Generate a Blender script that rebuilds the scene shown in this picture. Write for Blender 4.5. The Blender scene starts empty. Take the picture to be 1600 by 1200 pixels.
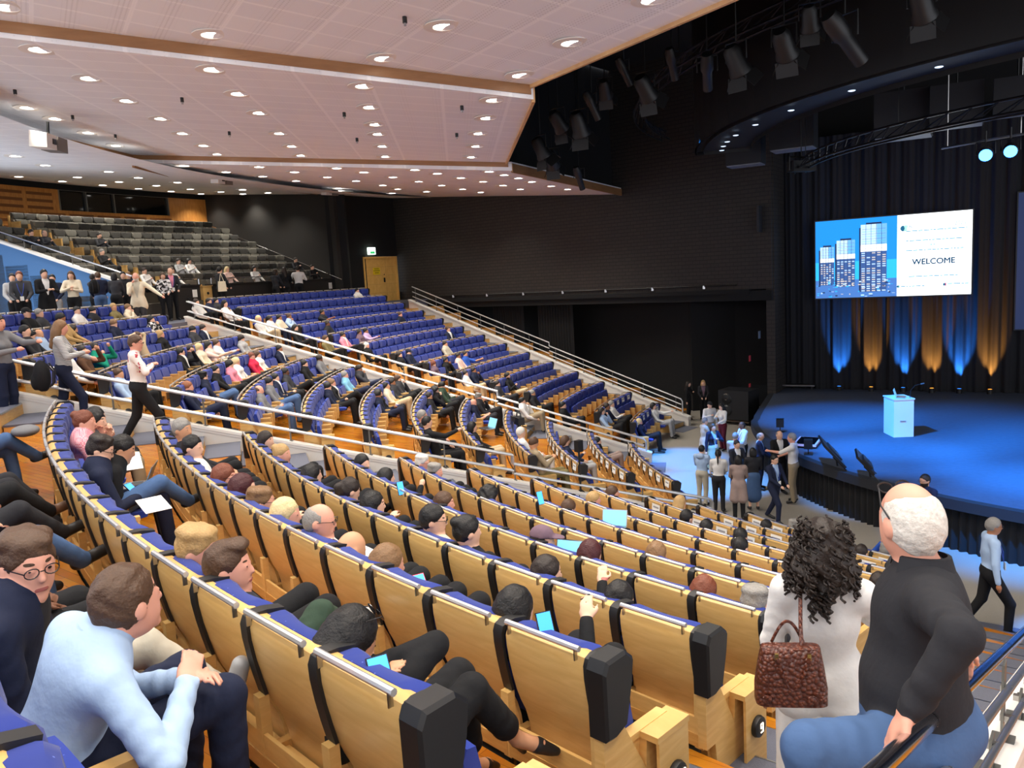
import bpy, math, random
import numpy as np
from math import sin, cos, pi, radians, hypot, atan2, sqrt, degrees
from mathutils import Matrix, Vector

random.seed(7)
RNG = np.random.default_rng(11)
SC = bpy.context.scene
COL = SC.collection

# ------------------------------------------------------------------ camera
# World: origin = centre of the seating arcs, z = 0 on the arena floor.
CAM = np.array([-17.483, -20.566, 5.74])
FPX, PITCH, ROLL = 1249.2, 0.1354, 0.0566
_c, _s, _cr, _sr = cos(PITCH), sin(PITCH), cos(ROLL), sin(ROLL)
FWD = np.array([0, _c, -_s]); UP0 = np.array([0, _s, _c]); RT0 = np.array([1.0, 0, 0])
RT = _cr * RT0 - _sr * UP0; UP = _sr * RT0 + _cr * UP0
cam_d = bpy.data.cameras.new('camera'); cam_o = bpy.data.objects.new('camera', cam_d); COL.objects.link(cam_o)
cam_d.sensor_width = 36.0; cam_d.lens = FPX / 1600 * 36.0; cam_d.clip_end = 300; cam_d.clip_start = 0.05
M4 = Matrix.Identity(4)
for i in range(3):
    M4[i][0] = RT[i]; M4[i][1] = UP[i]; M4[i][2] = -FWD[i]; M4[i][3] = CAM[i]
cam_o.matrix_world = M4
SC.camera = cam_o

# ------------------------------------------------------------------ world, exposure
W = bpy.data.worlds.new('world'); SC.world = W; W.use_nodes = True
W.node_tree.nodes['Background'].inputs[0].default_value = (0.90, 0.93, 1.0, 1)
W.node_tree.nodes['Background'].inputs[1].default_value = 1.7  # neutral ambient fill, added to brighten the ceiling through the open sides
SC.view_settings.view_transform = 'Standard'; SC.view_settings.look = 'None'
SC.view_settings.gamma = 1.0; SC.view_settings.use_curve_mapping = False
SC.view_settings.exposure = 0.22
SC.cycles.max_bounces = 7; SC.cycles.diffuse_bounces = 4; SC.cycles.glossy_bounces = 2
SC.cycles.transmission_bounces = 4; SC.cycles.caustics_reflective = False; SC.cycles.caustics_refractive = False
SC.cycles.use_denoising = True; SC.cycles.sample_clamp_indirect = 4.0
SC.cycles.use_adaptive_sampling = True; SC.cycles.adaptive_threshold = 0.02
DOWN_P = 225.0          # power of one ceiling downlight

# ------------------------------------------------------------------ hall geometry (polar about the stage)
R0, DR, SEAT_W = 25.514, 1.1124, 0.55
def RR(k): return R0 - DR * k
def ztop(k): return 5.74 - (1.3233 + 0.3505 * k - 0.0005 * k * k)
BAR = 1.03                      # top rail above its row floor
def zf(k): return ztop(k) - BAR
def kR(r): return (R0 - r) / DR
def pol(r, ph): a = radians(ph); return np.array([r * cos(a), r * sin(a)])
def line(a, b):
    a = radians(a); return np.array([cos(a), sin(a)]), np.array([-sin(a), cos(a)]), b
def lpt(L, t, off=0.0):
    d, n, b = L; return d * t + n * (b + off)
def phi_line(a, b, r): return a + degrees(b / r)
WALL2 = line(198.33, -1.0); WALL3 = line(167.0, 0.25); WALL4 = line(138.5, 1.4); WALL1 = line(232.25, -1.74)
BLOCKS = {
    'near': (lambda r: phi_line(203.86, 0.05, r), lambda r: phi_line(234.38, -3.91, r)),
    'middle': (lambda r: phi_line(171.41, 1.21, r), lambda r: phi_line(198.33, -1.34, r)),
    'far': (lambda r: phi_line(141.65, 2.13, r), lambda r: phi_line(166.0, -0.5, r)),
}
def at(px, py, depth=None, z=None, r=None, near=False):
    """world point seen at a photo pixel, by forward depth, by height or by radius about the stage"""
    v = FWD + RT * ((px - 800) / FPX) + UP * ((600 - py) / FPX)
    if depth is not None: t = depth
    elif z is not None: t = (z - CAM[2]) / v[2]
    else:
        a = v[0] ** 2 + v[1] ** 2; b = CAM[0] * v[0] + CAM[1] * v[1]; c = CAM[0] ** 2 + CAM[1] ** 2 - r * r
        q = sqrt(max(b * b - a * c, 0)); t = (-b + q) / a
        if near and -b - q > 0: t = (-b - q) / a
    return CAM + v * t
def proj(P):
    q = np.asarray(P, float) - CAM; d = q @ FWD
    return 800 + FPX * (q @ RT) / d, 600 - FPX * (q @ UP) / d, d

# ------------------------------------------------------------------ materials
_mats = {}
def srgb(r, g, b):
    f = lambda c: (c / 255) / 12.92 if c / 255 <= 0.04045 else ((c / 255 + 0.055) / 1.055) ** 2.4
    return (f(r), f(g), f(b), 1)
def mat(name, rgb=(128, 128, 128), rough=0.6, metal=0.0, emit=None, es=0.0, nz=0.0, nscale=30.0, bump=0.0, spec=0.5, sheen=0.0):
    """principled material; nz mixes a little procedural noise into the colour, bump adds relief"""
    if name in _mats: return _mats[name]
    m = bpy.data.materials.new(name); m.use_nodes = True; nt = m.node_tree; b = nt.nodes['Principled BSDF']
    col = srgb(*rgb)
    b.inputs['Base Color'].default_value = col; b.inputs['Roughness'].default_value = rough
    b.inputs['Metallic'].default_value = metal; b.inputs['Specular IOR Level'].default_value = spec
    if sheen: b.inputs['Sheen Weight'].default_value = sheen
    if emit:
        b.inputs['Emission Color'].default_value = srgb(*emit); b.inputs['Emission Strength'].default_value = es
    if nz or bump:
        tc = nt.nodes.new('ShaderNodeTexCoord'); no = nt.nodes.new('ShaderNodeTexNoise')
        no.inputs['Scale'].default_value = nscale; no.inputs['Detail'].default_value = 3
        nt.links.new(tc.outputs['Object'], no.inputs['Vector'])
        if nz:
            mx = nt.nodes.new('ShaderNodeMix'); mx.data_type = 'RGBA'
            nt.links.new(no.outputs['Fac'], mx.inputs['Factor'])
            mx.inputs[6].default_value = tuple(c * (1 - nz) for c in col[:3]) + (1,)
            mx.inputs[7].default_value = tuple(min(1, c * (1 + nz)) for c in col[:3]) + (1,)
            nt.links.new(mx.outputs[2], b.inputs['Base Color'])
        if bump:
            bp = nt.nodes.new('ShaderNodeBump'); bp.inputs['Strength'].default_value = bump; bp.inputs['Distance'].default_value = 0.01
            nt.links.new(no.outputs['Fac'], bp.inputs['Height']); nt.links.new(bp.outputs['Normal'], b.inputs['Normal'])
    _mats[name] = m; return m
def nodes_mat(name, rough=0.5):
    m = bpy.data.materials.new(name); m.use_nodes = True; _mats[name] = m
    b = m.node_tree.nodes['Principled BSDF']; b.inputs['Roughness'].default_value = rough
    return m, m.node_tree, b
def ramp(nt, stops):
    r = nt.nodes.new('ShaderNodeValToRGB'); e = r.color_ramp.elements
    while len(e) < len(stops): e.new(0.5)
    for el, (p, c) in zip(e, stops): el.position = p; el.color = srgb(*c)
    return r
def wood(name, c1, c2, scale=(3, 3, 30), rough=0.35, coord='Object', tint=0.0):
    m, nt, b = nodes_mat(name, rough)
    tc = nt.nodes.new('ShaderNodeTexCoord'); mp = nt.nodes.new('ShaderNodeMapping'); mp.inputs['Scale'].default_value = scale
    n = nt.nodes.new('ShaderNodeTexNoise'); n.inputs['Scale'].default_value = 2.0; n.inputs['Detail'].default_value = 5; n.inputs['Distortion'].default_value = 0.6
    nt.links.new(tc.outputs[coord], mp.inputs[0]); nt.links.new(mp.outputs[0], n.inputs['Vector'])
    r = ramp(nt, [(0.3, c1), (0.7, c2)]); nt.links.new(n.outputs['Fac'], r.inputs[0])
    out = r.outputs[0]
    if tint:     # each copy of a panel is cut from a slightly different sheet
        oi = nt.nodes.new('ShaderNodeObjectInfo'); mm = nt.nodes.new('ShaderNodeMapRange')
        mm.inputs[3].default_value = 1 - tint; mm.inputs[4].default_value = 1 + tint * 0.5
        nt.links.new(oi.outputs['Random'], mm.inputs[0])
        hs = nt.nodes.new('ShaderNodeHueSaturation'); nt.links.new(mm.outputs[0], hs.inputs['Value']); nt.links.new(out, hs.inputs['Color']); out = hs.outputs[0]
    nt.links.new(out, b.inputs['Base Color'])
    return m
BIRCH = wood('birch_plywood', (214, 168, 98), (229, 187, 118), (2.0, 2.0, 14), 0.32, tint=0.08)
BIRCH_DK = wood('birch_edge', (198, 148, 80), (214, 168, 98), (3, 3, 20), 0.4)
OAKWALL = wood('oak_wall', (176, 112, 46), (200, 138, 66), (6, 6, 1.2), 0.45)
def parquet():
    m, nt, b = nodes_mat('parquet', 0.22)
    tc = nt.nodes.new('ShaderNodeTexCoord'); mp = nt.nodes.new('ShaderNodeMapping'); mp.inputs['Rotation'].default_value = (0, 0, radians(38))
    br = nt.nodes.new('ShaderNodeTexBrick'); br.inputs['Scale'].default_value = 1.0; br.inputs['Brick Width'].default_value = 0.9; br.inputs['Row Height'].default_value = 0.075
    br.inputs['Mortar Size'].default_value = 0.0015; br.inputs['Color1'].default_value = srgb(204, 132, 36); br.inputs['Color2'].default_value = srgb(180, 106, 22); br.inputs['Mortar'].default_value = srgb(120, 70, 20)
    n = nt.nodes.new('ShaderNodeTexNoise'); n.inputs['Scale'].default_value = 5; n.inputs['Detail'].default_value = 4
    mx = nt.nodes.new('ShaderNodeMix'); mx.data_type = 'RGBA'; mx.blend_type = 'MULTIPLY'; mx.inputs['Factor'].default_value = 0.35
    nt.links.new(tc.outputs['Object'], mp.inputs[0]); nt.links.new(mp.outputs[0], br.inputs['Vector']); nt.links.new(tc.outputs['Object'], n.inputs['Vector'])
    nt.links.new(br.outputs['Color'], mx.inputs[6]); nt.links.new(n.outputs['Color'], mx.inputs[7]); nt.links.new(mx.outputs[2], b.inputs['Base Color'])
    return m
PARQUET = parquet()
def fabric(name, c, dots=True):
    m, nt, b = nodes_mat(name, 0.9); b.inputs['Sheen Weight'].default_value = 0.15; b.inputs['Specular IOR Level'].default_value = 0.2
    tc = nt.nodes.new('ShaderNodeTexCoord'); v = nt.nodes.new('ShaderNodeTexVoronoi'); v.inputs['Scale'].default_value = 26
    nt.links.new(tc.outputs['Object'], v.inputs['Vector'])
    r = ramp(nt, [(0.06, tuple(min(255, x + 70) for x in c)), (0.10, c)]); nt.links.new(v.outputs['Distance'], r.inputs[0])
    nt.links.new(r.outputs[0], b.inputs['Base Color']); return m
BLUE = fabric('blue_upholstery', (38, 58, 146)); BLUE_SHADED = fabric('blue_headrest_shaded', (33, 50, 130))  # headrest blue is the same fabric, darkened for its shading
GREY = mat('grey_upholstery', (104, 101, 92), 0.9, nz=0.15, nscale=40); GREY_DK = mat('charcoal_upholstery', (62, 60, 56), 0.9, nz=0.15, nscale=40)
GREY_LT = mat('grey_seat_shell', (126, 120, 108), 0.8)
BLACK = mat('black_plastic', (24, 24, 25), 0.42); STRAP = mat('black_strap', (28, 27, 27), 0.5)
STEEL = mat('brushed_steel', (176, 174, 172), 0.28, 1.0); CHROME = mat('chrome', (205, 205, 208), 0.15, 1.0)
RAILM = mat('bright_rail_steel', (228, 227, 225), 0.34, 0.8); POSTM = mat('grey_post_steel', (120, 120, 116), 0.4, 0.7)
WHITEP = mat('white_parapet_paint', (226, 221, 212), 0.55, nz=0.03, nscale=3); LEDGE = mat('white_ledge_paint', (236, 232, 224), 0.4)
CARPET = mat('blue_grey_carpet', (92, 94, 106), 0.95, nz=0.25, nscale=120, bump=0.2)
GREYFLOOR = mat('arena_carpet', (150, 143, 132), 0.95, nz=0.12, nscale=90, bump=0.15)
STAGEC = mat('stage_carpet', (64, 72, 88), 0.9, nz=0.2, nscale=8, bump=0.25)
SKIRT = mat('black_stage_skirt', (20, 20, 22), 0.95); DARK = mat('dark_void_paint', (13, 13, 14), 0.9)
TRIMW = wood('ceiling_trim_wood', (196, 152, 104), (212, 170, 120), (2, 2, 2), 0.5); BANDW = wood('ceiling_step_wood', (142, 100, 62), (156, 112, 72), (1, 1, 6), 0.5)
PAPER = mat('white_paper', (236, 234, 228), 0.8); GLASSB = mat('black_glass', (8, 9, 11), 0.08)
def brickwall():
    m, nt, b = nodes_mat('black_acoustic_wall', 0.75)
    tc = nt.nodes.new('ShaderNodeTexCoord'); mp = nt.nodes.new('ShaderNodeMapping'); mp.inputs['Rotation'].default_value = (radians(90), 0, radians(41.4))
    sx = nt.nodes.new('ShaderNodeSeparateXYZ'); cb = nt.nodes.new('ShaderNodeCombineXYZ')
    ad = nt.nodes.new('ShaderNodeMath'); ad.operation = 'SUBTRACT'
    nt.links.new(tc.outputs['Object'], sx.inputs[0]); nt.links.new(sx.outputs[0], ad.inputs[0]); nt.links.new(sx.outputs[1], ad.inputs[1])
    nt.links.new(ad.outputs[0], cb.inputs[0]); nt.links.new(sx.outputs[2], cb.inputs[1])
    br = nt.nodes.new('ShaderNodeTexBrick'); br.inputs['Scale'].default_value = 1; br.inputs['Brick Width'].default_value = 0.42; br.inputs['Row Height'].default_value = 0.14
    br.inputs['Mortar Size'].default_value = 0.018; br.inputs['Color1'].default_value = srgb(50, 44, 39); br.inputs['Color2'].default_value = srgb(44, 39, 35); br.inputs['Mortar'].default_value = srgb(30, 27, 25)
    nt.links.new(cb.outputs[0], br.inputs['Vector']); nt.links.new(br.outputs['Color'], b.inputs['Base Color'])
    return m
BRICK = brickwall()
def ceil_mat(name, rotdeg, perf):
    m, nt, b = nodes_mat(name, 0.8)
    tc = nt.nodes.new('ShaderNodeTexCoord'); mp = nt.nodes.new('ShaderNodeMapping'); mp.inputs['Rotation'].default_value = (0, 0, radians(-rotdeg))
    br = nt.nodes.new('ShaderNodeTexBrick'); br.offset = 0.0; br.inputs['Scale'].default_value = 1; br.inputs['Brick Width'].default_value = 1.25; br.inputs['Row Height'].default_value = 0.62
    br.inputs['Mortar Size'].default_value = 0.035; br.inputs['Mortar Smooth'].default_value = 0.3
    br.inputs['Color1'].default_value = srgb(238, 238, 240); br.inputs['Color2'].default_value = srgb(233, 233, 236); br.inputs['Mortar'].default_value = srgb(246, 246, 247)
    nt.links.new(tc.outputs['Object'], mp.inputs[0]); nt.links.new(mp.outputs[0], br.inputs['Vector'])
    v = nt.nodes.new('ShaderNodeTexVoronoi'); v.inputs['Scale'].default_value = 16; v.inputs['Randomness'].default_value = 0.0
    nt.links.new(mp.outputs[0], v.inputs['Vector'])
    r = ramp(nt, [(0.16, (150, 144, 138)), (0.26, (255, 255, 255))]); nt.links.new(v.outputs['Distance'], r.inputs[0])
    mx = nt.nodes.new('ShaderNodeMix'); mx.data_type = 'RGBA'; mx.blend_type = 'MULTIPLY'; mx.inputs['Factor'].default_value = perf
    nt.links.new(br.outputs['Color'], mx.inputs[6]); nt.links.new(r.outputs[0], mx.inputs[7]); nt.links.new(mx.outputs[2], b.inputs['Base Color'])
    return m

# ------------------------------------------------------------------ mesh helpers
class MB:
    """collects shapes with materials, links them as ONE mesh object"""
    def __init__(s): s.v = []; s.f = []; s.m = []; s.mats = []
    def mi(s, m):
        if m not in s.mats: s.mats.append(m)
        return s.mats.index(m)
    def add(s, vs, fs, m):
        o = len(s.v); i = s.mi(m); s.v += [tuple(float(c) for c in p) for p in vs]
        for f in fs: s.f.append(tuple(o + q for q in f)); s.m.append(i)
    def box(s, c, d, m, rz=0.0, X=None):
        h = np.array(d) / 2; vs = []
        for x in (-1, 1):
            for y in (-1, 1):
                for z in (-1, 1):
                    p = np.array([x, y, z]) * h
                    if X is not None: p = X @ p
                    elif rz: p = np.array([p[0] * cos(rz) - p[1] * sin(rz), p[0] * sin(rz) + p[1] * cos(rz), p[2]])
                    vs.append(p + c)
        s.add(vs, [(0, 1, 3, 2), (4, 6, 7, 5), (0, 4, 5, 1), (2, 3, 7, 6), (0, 2, 6, 4), (1, 5, 7, 3)], m); return s
    def loft(s, loops, m, cap=True, closed=True, wrap=False):
        n = len(loops[0]); vs = [p for L in loops for p in L]; fs = []; N = len(loops)
        for i in range(N if wrap else N - 1):
            for j in range(n if closed else n - 1):
                a = i * n + j; b = i * n + (j + 1) % n; k = (i + 1) % N
                fs.append((a, b, k * n + (j + 1) % n, k * n + j))
        if cap and closed and not wrap: fs += [tuple(range(n))[::-1], tuple(range((N - 1) * n, N * n))]
        s.add(vs, fs, m); return s
    def tube(s, pts, r, m, n=8, cap=True, r2=None):
        pts = [np.array(p, float) for p in pts]; loops = []; ref = None
        for i, p in enumerate(pts):
            d = pts[min(i + 1, len(pts) - 1)] - pts[max(i - 1, 0)]; d = d / (np.linalg.norm(d) + 1e-9)
            if ref is None: ref = np.array([0, 0, 1.0]) if abs(d[2]) < 0.9 else np.array([1.0, 0, 0])
            u = np.cross(d, ref); u /= np.linalg.norm(u) + 1e-9; w = np.cross(u, d); ref = w
            rr = r if r2 is None else r + (r2 - r) * i / (len(pts) - 1)
            loops.append([p + rr * (cos(2 * pi * j / n) * u + sin(2 * pi * j / n) * w) for j in range(n)])
        return s.loft(loops, m, cap)
    def lathe(s, prof, m, c=(0, 0, 0), n=20, X=None):
        loops = []
        for j in range(n):
            a = 2 * pi * j / n; L = []
            for r, z in prof:
                p = np.array([r * cos(a), r * sin(a), z])
                if X is not None: p = X @ p
                L.append(p + np.array(c))
            loops.append(L)
        return s.loft(loops, m, cap=False, closed=False, wrap=True)
    def build(s, name, parent=None, smooth=False, kind=None):
        me = bpy.data.meshes.new(name); me.from_pydata(s.v, [], s.f)
        for m in s.mats: me.materials.append(m)
        me.polygons.foreach_set('material_index', s.m)
        if smooth: me.polygons.foreach_set('use_smooth', [True] * len(s.f))
        me.update()
        if smooth:
            try: me.set_sharp_from_angle(angle=radians(40))
            except Exception: pass
        o = bpy.data.objects.new(name, me); COL.objects.link(o)
        if parent is not None: o.parent = parent
        if kind: o['kind'] = kind
        return o
def tag(o, label, cat, group=None, kind=None):
    o['label'] = label; o['category'] = cat
    if group: o['group'] = group
    if kind: o['kind'] = kind
    return o
def thing(name, loc, rz=0.0, label=None, cat=None, group=None):
    o = bpy.data.objects.new(name, None); COL.objects.link(o); o.empty_display_size = 0.1
    o.location = tuple(float(c) for c in loc); o.rotation_euler = (0, 0, rz)
    if label: tag(o, label, cat, group)
    return o
def dup(o, loc, rz, label, group=None):
    r = o.copy(); COL.objects.link(r); r.location = tuple(float(c) for c in loc); r.rotation_euler = (0, 0, rz); r['label'] = label
    if group: r['group'] = group
    for ch in o.children:
        c = ch.copy(); COL.objects.link(c); c.parent = r
        for g in ch.children:
            d = g.copy(); COL.objects.link(d); d.parent = c
    return r
def at_loc(mb, name, loc, label, cat, group=None, smooth=False):
    """a one-mesh thing whose shape was collected around its own base"""
    o = mb.build(name, None, smooth); o.location = tuple(float(c) for c in loc); return tag(o, label, cat, group)
ORD = 'first second third fourth fifth sixth seventh eighth ninth tenth eleventh twelfth thirteenth fourteenth fifteenth sixteenth seventeenth eighteenth nineteenth twentieth'.split()
def nth(i):
    if i < 20: return ORD[i]
    t, u = divmod(i + 1, 10); T = {2: 'twent', 3: 'thirt', 4: 'fort'}[t]
    return T + 'ieth' if u == 0 else T + 'y-' + ORD[u - 1]
def spot(name, loc, target, power, rgb, size, blend=0.5, rad=0.1, parent=None):
    l = bpy.data.lights.new(name, 'SPOT'); l.energy = power; l.color = rgb; l.spot_size = radians(size); l.spot_blend = blend; l.shadow_soft_size = rad
    o = bpy.data.objects.new(name, l); COL.objects.link(o); o.location = tuple(float(c) for c in loc)
    d = Vector(tuple(float(c) for c in (np.array(target) - np.array(loc)))); o.rotation_euler = d.to_track_quat('-Z', 'Y').to_euler()
    if parent is not None:
        o.parent = parent; o.matrix_parent_inverse = parent.matrix_basis.inverted()
    return o
# ================================================================== THE SETTING
RIS = 0.03                      # riser stands just behind the seat backs
def arc_slab(mb, r0, r1, p0, p1, zt, zb, m, step=2.0, mside=None):
    """annular sector from radius r0 (outer) to r1 (inner), top zt, bottom zb; inner face is the visible edge"""
    n = max(1, int(abs(p1 - p0) / step)); ph = np.linspace(p0, p1, n + 1); V = []; F = []
    for a in ph:
        o = pol(r0, a); i = pol(r1, a); V += [(o[0], o[1], zt), (i[0], i[1], zt), (i[0], i[1], zb), (o[0], o[1], zb)]
    top = []; side = []
    for j in range(n):
        a = 4 * j; b = a + 4
        top.append((a, a + 1, b + 1, b)); side += [(a + 1, a + 2, b + 2, b + 1), (a + 3, a, b, b + 3)]
    side += [(0, 3, 2, 1), (4 * n, 4 * n + 1, 4 * n + 2, 4 * n + 3)]
    mb.add(V, top, m); mb.add(V, side, mside or m)
fl = MB()
for k in range(-3, 11):
    arc_slab(fl, RR(k) + RIS, (RR(k + 1) + RIS) if k < 10 else 13.9, 137.8, 246, zf(k), -0.3 if k > 6 else zf(k) - 1.2, PARQUET, mside=BIRCH_DK)
fl.build('floor', kind='structure')
ZC = 4.80                       # cross aisle behind the blue seats
fl = MB(); arc_slab(fl, 33.0, RR(-3) + RIS, 137.5, 246, ZC, 3.0, CARPET); fl.build('floor', kind='structure')
fl = MB(); ang = np.linspace(110, 262, 40)
pts = [pol(14.6, a) for a in ang] + [pol(6.0, a) for a in ang[::-1]]
fl.add([(p[0], p[1], -0.06) for p in pts], [(i, i + 1, 78 - i, 79 - i) for i in range(39)], GREYFLOOR)
q = [(-15, 6), (-9, 4), (-4, 12), (-9, 16), (-26, 28), (-32, 22)]; fl.add([(x, y, -0.064) for x, y in q], [(0, 1, 2, 3, 4, 5)], GREYFLOOR)
fl.build('floor', kind='structure')

def slope_z(r): return ztop(kR(r)) - 0.97
def band(mb, L, t0, t1, o0, o1, h0, h1, m, n=30):
    """a wall strip along an aisle line: from offset o0 to o1, heights h0..h1 above the rake"""
    loops = []
    for t in np.linspace(t0, t1, n + 1):
        z = slope_z(hypot(*lpt(L, t))); a = lpt(L, t, o0); b = lpt(L, t, o1)
        loops.append([(a[0], a[1], z + h0), (b[0], b[1], z + h0), (b[0], b[1], z + h1), (a[0], a[1], z + h1)])
    mb.loft(loops, m)
def t_of_k(L, k): return sqrt(RR(k) ** 2 - L[2] ** 2)
PAR = [(WALL2, -2.75, 10.75, 0.45, 'wall_middle_aisle'), (WALL3, -3.1, 10.6, 0.45, 'wall_far_aisle'), (WALL4, -2.6, 10.6, 0.50, 'wall_side_aisle'), (WALL1, -1.2, 10.9, 0.78, 'wall_centre_aisle')]
for L, k0, k1, h, nm in PAR:
    mb = MB(); t0, t1 = t_of_k(L, k0), t_of_k(L, k1); sg = -1 if L is not WALL1 else 1
    band(mb, L, t0, t1, 0, sg * 0.16, -0.02, h - 0.05, WHITEP); band(mb, L, t0 + .02, t1 - .02, sg * 0.03, sg * 0.14, -0.55, -0.02, CARPET)
    band(mb, L, t0 + .01, t1 - .01, -sg * 0.035, sg * 0.2, h - 0.05, h, LEDGE); band(mb, L, t0, t1, -sg * 0.015, 0, h - 0.10, h - 0.05, LEDGE)
    mb.build(nm, kind='structure')
def railing(L, k0, kc, k1, h, hi, lo, pitch, label, off, pair, mtube=RAILM, r=0.026, ptop=0):
    """tubular rail on a parapet: the rails step down beyond row kc; posts stand on the ledge"""
    t0, tc, t1 = t_of_k(L, k0), t_of_k(L, kc), t_of_k(L, k1); p = lpt(L, (t0 + t1) / 2, off)
    root = thing('railing', (0, 0, 0), 0, label, 'railing')
    P = lambda t, o, hh: np.array([*lpt(L, t, o), slope_z(hypot(*lpt(L, t))) + h + hh])
    for hts, ta, tb, last in ((hi, t0, tc, False), (lo, tc, t1, True)):
        for j, hh in enumerate(hts):
            for o in ((off - 0.045, off + 0.045) if pair else (off,)):
                mb = MB(); pp = [P(t, o, hh) for t in np.linspace(ta, tb, 8)]
                if not last and j == 0: pp.append(P(tb, o, lo[0]))
                if last and j == 0: pp += [P(tb - 0.06, o, hh - 0.07), P(tb - 0.06, o, 0)]
                mb.tube(pp, r if j == 0 else r * 0.85, mtube, 8); mb.build('handrail' if j == 0 else 'middle_rail', root, True)
    n = int(abs(t1 - t0) / pitch)
    for i in range(n + 1):
        t = t0 - (t0 - t1) * (i + 0.15) / (n + 0.3); top = (hi if t > tc else lo)[0]
        mb = MB(); mb.tube([P(t, off, 0), P(t, off, top)], 0.016, POSTM, 6); b = P(t, off, 0.004); mb.box(b, (0.08, 0.08, 0.012), POSTM); mb.build('post', root)
    return root
railing(WALL2, -2.6, 6.6, 10.7, 0.45, (0.52, 0.20), (0.34, 0.14), 1.45, 'long double chrome railing on the white parapet beside the woman in the floral blouse', -0.08, True)
railing(WALL3, -3.0, 6.4, 10.4, 0.45, (0.52, 0.20), (0.34, 0.14), 1.45, 'double chrome railing on the white parapet before the far seating block', -0.08, True)
NRM = mat('railing_grey_tube', (150, 152, 156), .3, .8)
def near_railing():
    L, h, off = WALL1, .78, .08; t0, t1 = t_of_k(L, -1.0), t_of_k(L, 10.5); root = thing('railing', (0, 0, 0), 0, 'chrome railing on flat grey posts that the man in black leans on', 'railing')
    P = lambda t, o, hh: np.array([*lpt(L, t, o), slope_z(hypot(*lpt(L, t))) + h + hh])
    for nm, o, hh, r, m in (('handrail', off, .42, .025, CHROME), ('middle_rail', off + .05, .27, .019, NRM), ('lower_rail', off + .07, .12, .016, NRM)):
        for a in np.linspace(t0, t1, 7)[:-1]:
            b = a + (t1 - t0) / 6; mb = MB(); mb.tube([P(a, o, hh), P(b - (.012 if b > a else -.012), o, hh)], r, m, 12); mb.build(nm, root, True)
    az = atan2(L[0][1], L[0][0])
    for i, t in enumerate(np.arange(t0 - .12, t1, -.62)):
        tall = i % 2 == 0; mb = MB(); hh = .40 if tall else .16; c = P(t, off + (.028 if tall else .05), hh / 2); mb.box(c, (.085, .012, hh), POSTM, az); mb.box(P(t, off + .03, .006), (.10, .10, .012), POSTM, az)
        mb.box(P(t, off + .045, .12), (.03, .06, .03), STEEL, az); 
        if tall: mb.box(P(t, off + .04, .27), (.03, .05, .03), STEEL, az)
        mb.build('post', root)
near_railing()
railing(WALL4, -2.4, 4.9, 10.3, 0.50, (0.66, 0.42, 0.20), (0.52, 0.32, 0.14), 1.3, 'three-bar steel railing on the parapet below the black side wall', -0.08, False)
# carpeted half steps and landings of the aisles
def aisle_steps(L, w, sg, k0, k1, name):
    mb = MB()
    for k in range(k0, k1 + 1):
        t = t_of_k(L, k) + RIS; d, n, b = L; mid = lpt(L, t - 0.26, sg * w / 2 + sg * 0.02)
        a = atan2(d[1], d[0])
        zt = zf(k) + 0.175
        mb.box((mid[0], mid[1], zt - 0.012), (0.52, w, 0.03), CARPET, a); mb.box((mid[0], mid[1], zf(k) + 0.07), (0.50, w - 0.01, 0.15), BIRCH_DK, a)
        m2 = lpt(L, t - 0.26 - 0.56, sg * w / 2 + sg * 0.02); mb.box((m2[0], m2[1], zf(k) + 0.006), (0.58, w, 0.016), CARPET, a)
        e = lpt(L, t - 0.523, sg * w / 2 + sg * 0.02); mb.box((e[0], e[1], zt - 0.005), (0.012, w, 0.022), STEEL, a)
        e = lpt(L, t - 1.112, sg * w / 2 + sg * 0.02); mb.box((e[0], e[1], zf(k) + 0.002), (0.012, w, 0.022), STEEL, a)
    mb.build(name, kind='structure')
aisle_steps(WALL2, 1.25, 1, -2, 10, 'floor_aisle_steps'); aisle_steps(WALL3, 1.2, 1, -2, 10, 'floor_aisle_steps')
aisle_steps(WALL4, 1.1, 1, -2, 10, 'floor_aisle_steps'); aisle_steps(WALL1, 1.75, -1, -1, 10, 'floor_aisle_steps')

# ---- ceiling: three flat panels and the outer ring, stepping down at wooden bands
SL = 0.097
def panel(name, poly, z0, mid, mm, ang):
    h = radians(13.5); m = radians(mid)
    def zz(p): return z0 + SL / cos(h) * (p[0] * cos(m) + p[1] * sin(m) - 17.6 * cos(h))
    mb = MB(); V = [(p[0], p[1], zz(p)) for p in poly]; n = len(poly)
    mb.add(V + [(x, y, z + 0.25) for x, y, z in V], [tuple(range(n)), tuple(range(n, 2 * n))[::-1]] + [(i, i + n, (i + 1) % n + n, (i + 1) % n) for i in range(n)], mm)
    mb.build(name, kind='structure'); return zz
PA = [pol(17.6, 197), pol(17.6, 224), pol(17.6, 252), pol(31, 252), pol(31, 224), pol(30.0, 197)]
PB = [pol(17.55, 170), pol(17.55, 197), pol(30.0, 197), pol(29.9, 180), pol(29.3, 170)]
PC = [pol(17.3, 137.5), pol(17.4, 170), pol(29.2, 170), pol(30.6, 163), pol(30.9, 157), pol(31.2, 150), pol(31.4, 144), pol(31.6, 137.5)]
PO = [pol(28, 136.5), pol(28.0, 163), pol(28.0, 170), pol(28.5, 197), pol(42, 197), pol(41, 170), pol(42, 157), pol(42, 144), pol(41, 136.5)]
zA = panel('ceiling', PA, 9.2, 210.5, ceil_mat('ceiling_tiles_perforated', 210.5, 0.35), 0)
zB = panel('ceiling', PB, 8.95, 183.5, ceil_mat('ceiling_tiles_middle', 183.5, 0.12), 0)
zC = panel('ceiling', PC, 8.72, 156.5, ceil_mat('ceiling_tiles_far', 156.5, 0.0), 0)
PCT = ceil_mat('ceiling_tiles_back', 160, 0.0)
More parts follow.
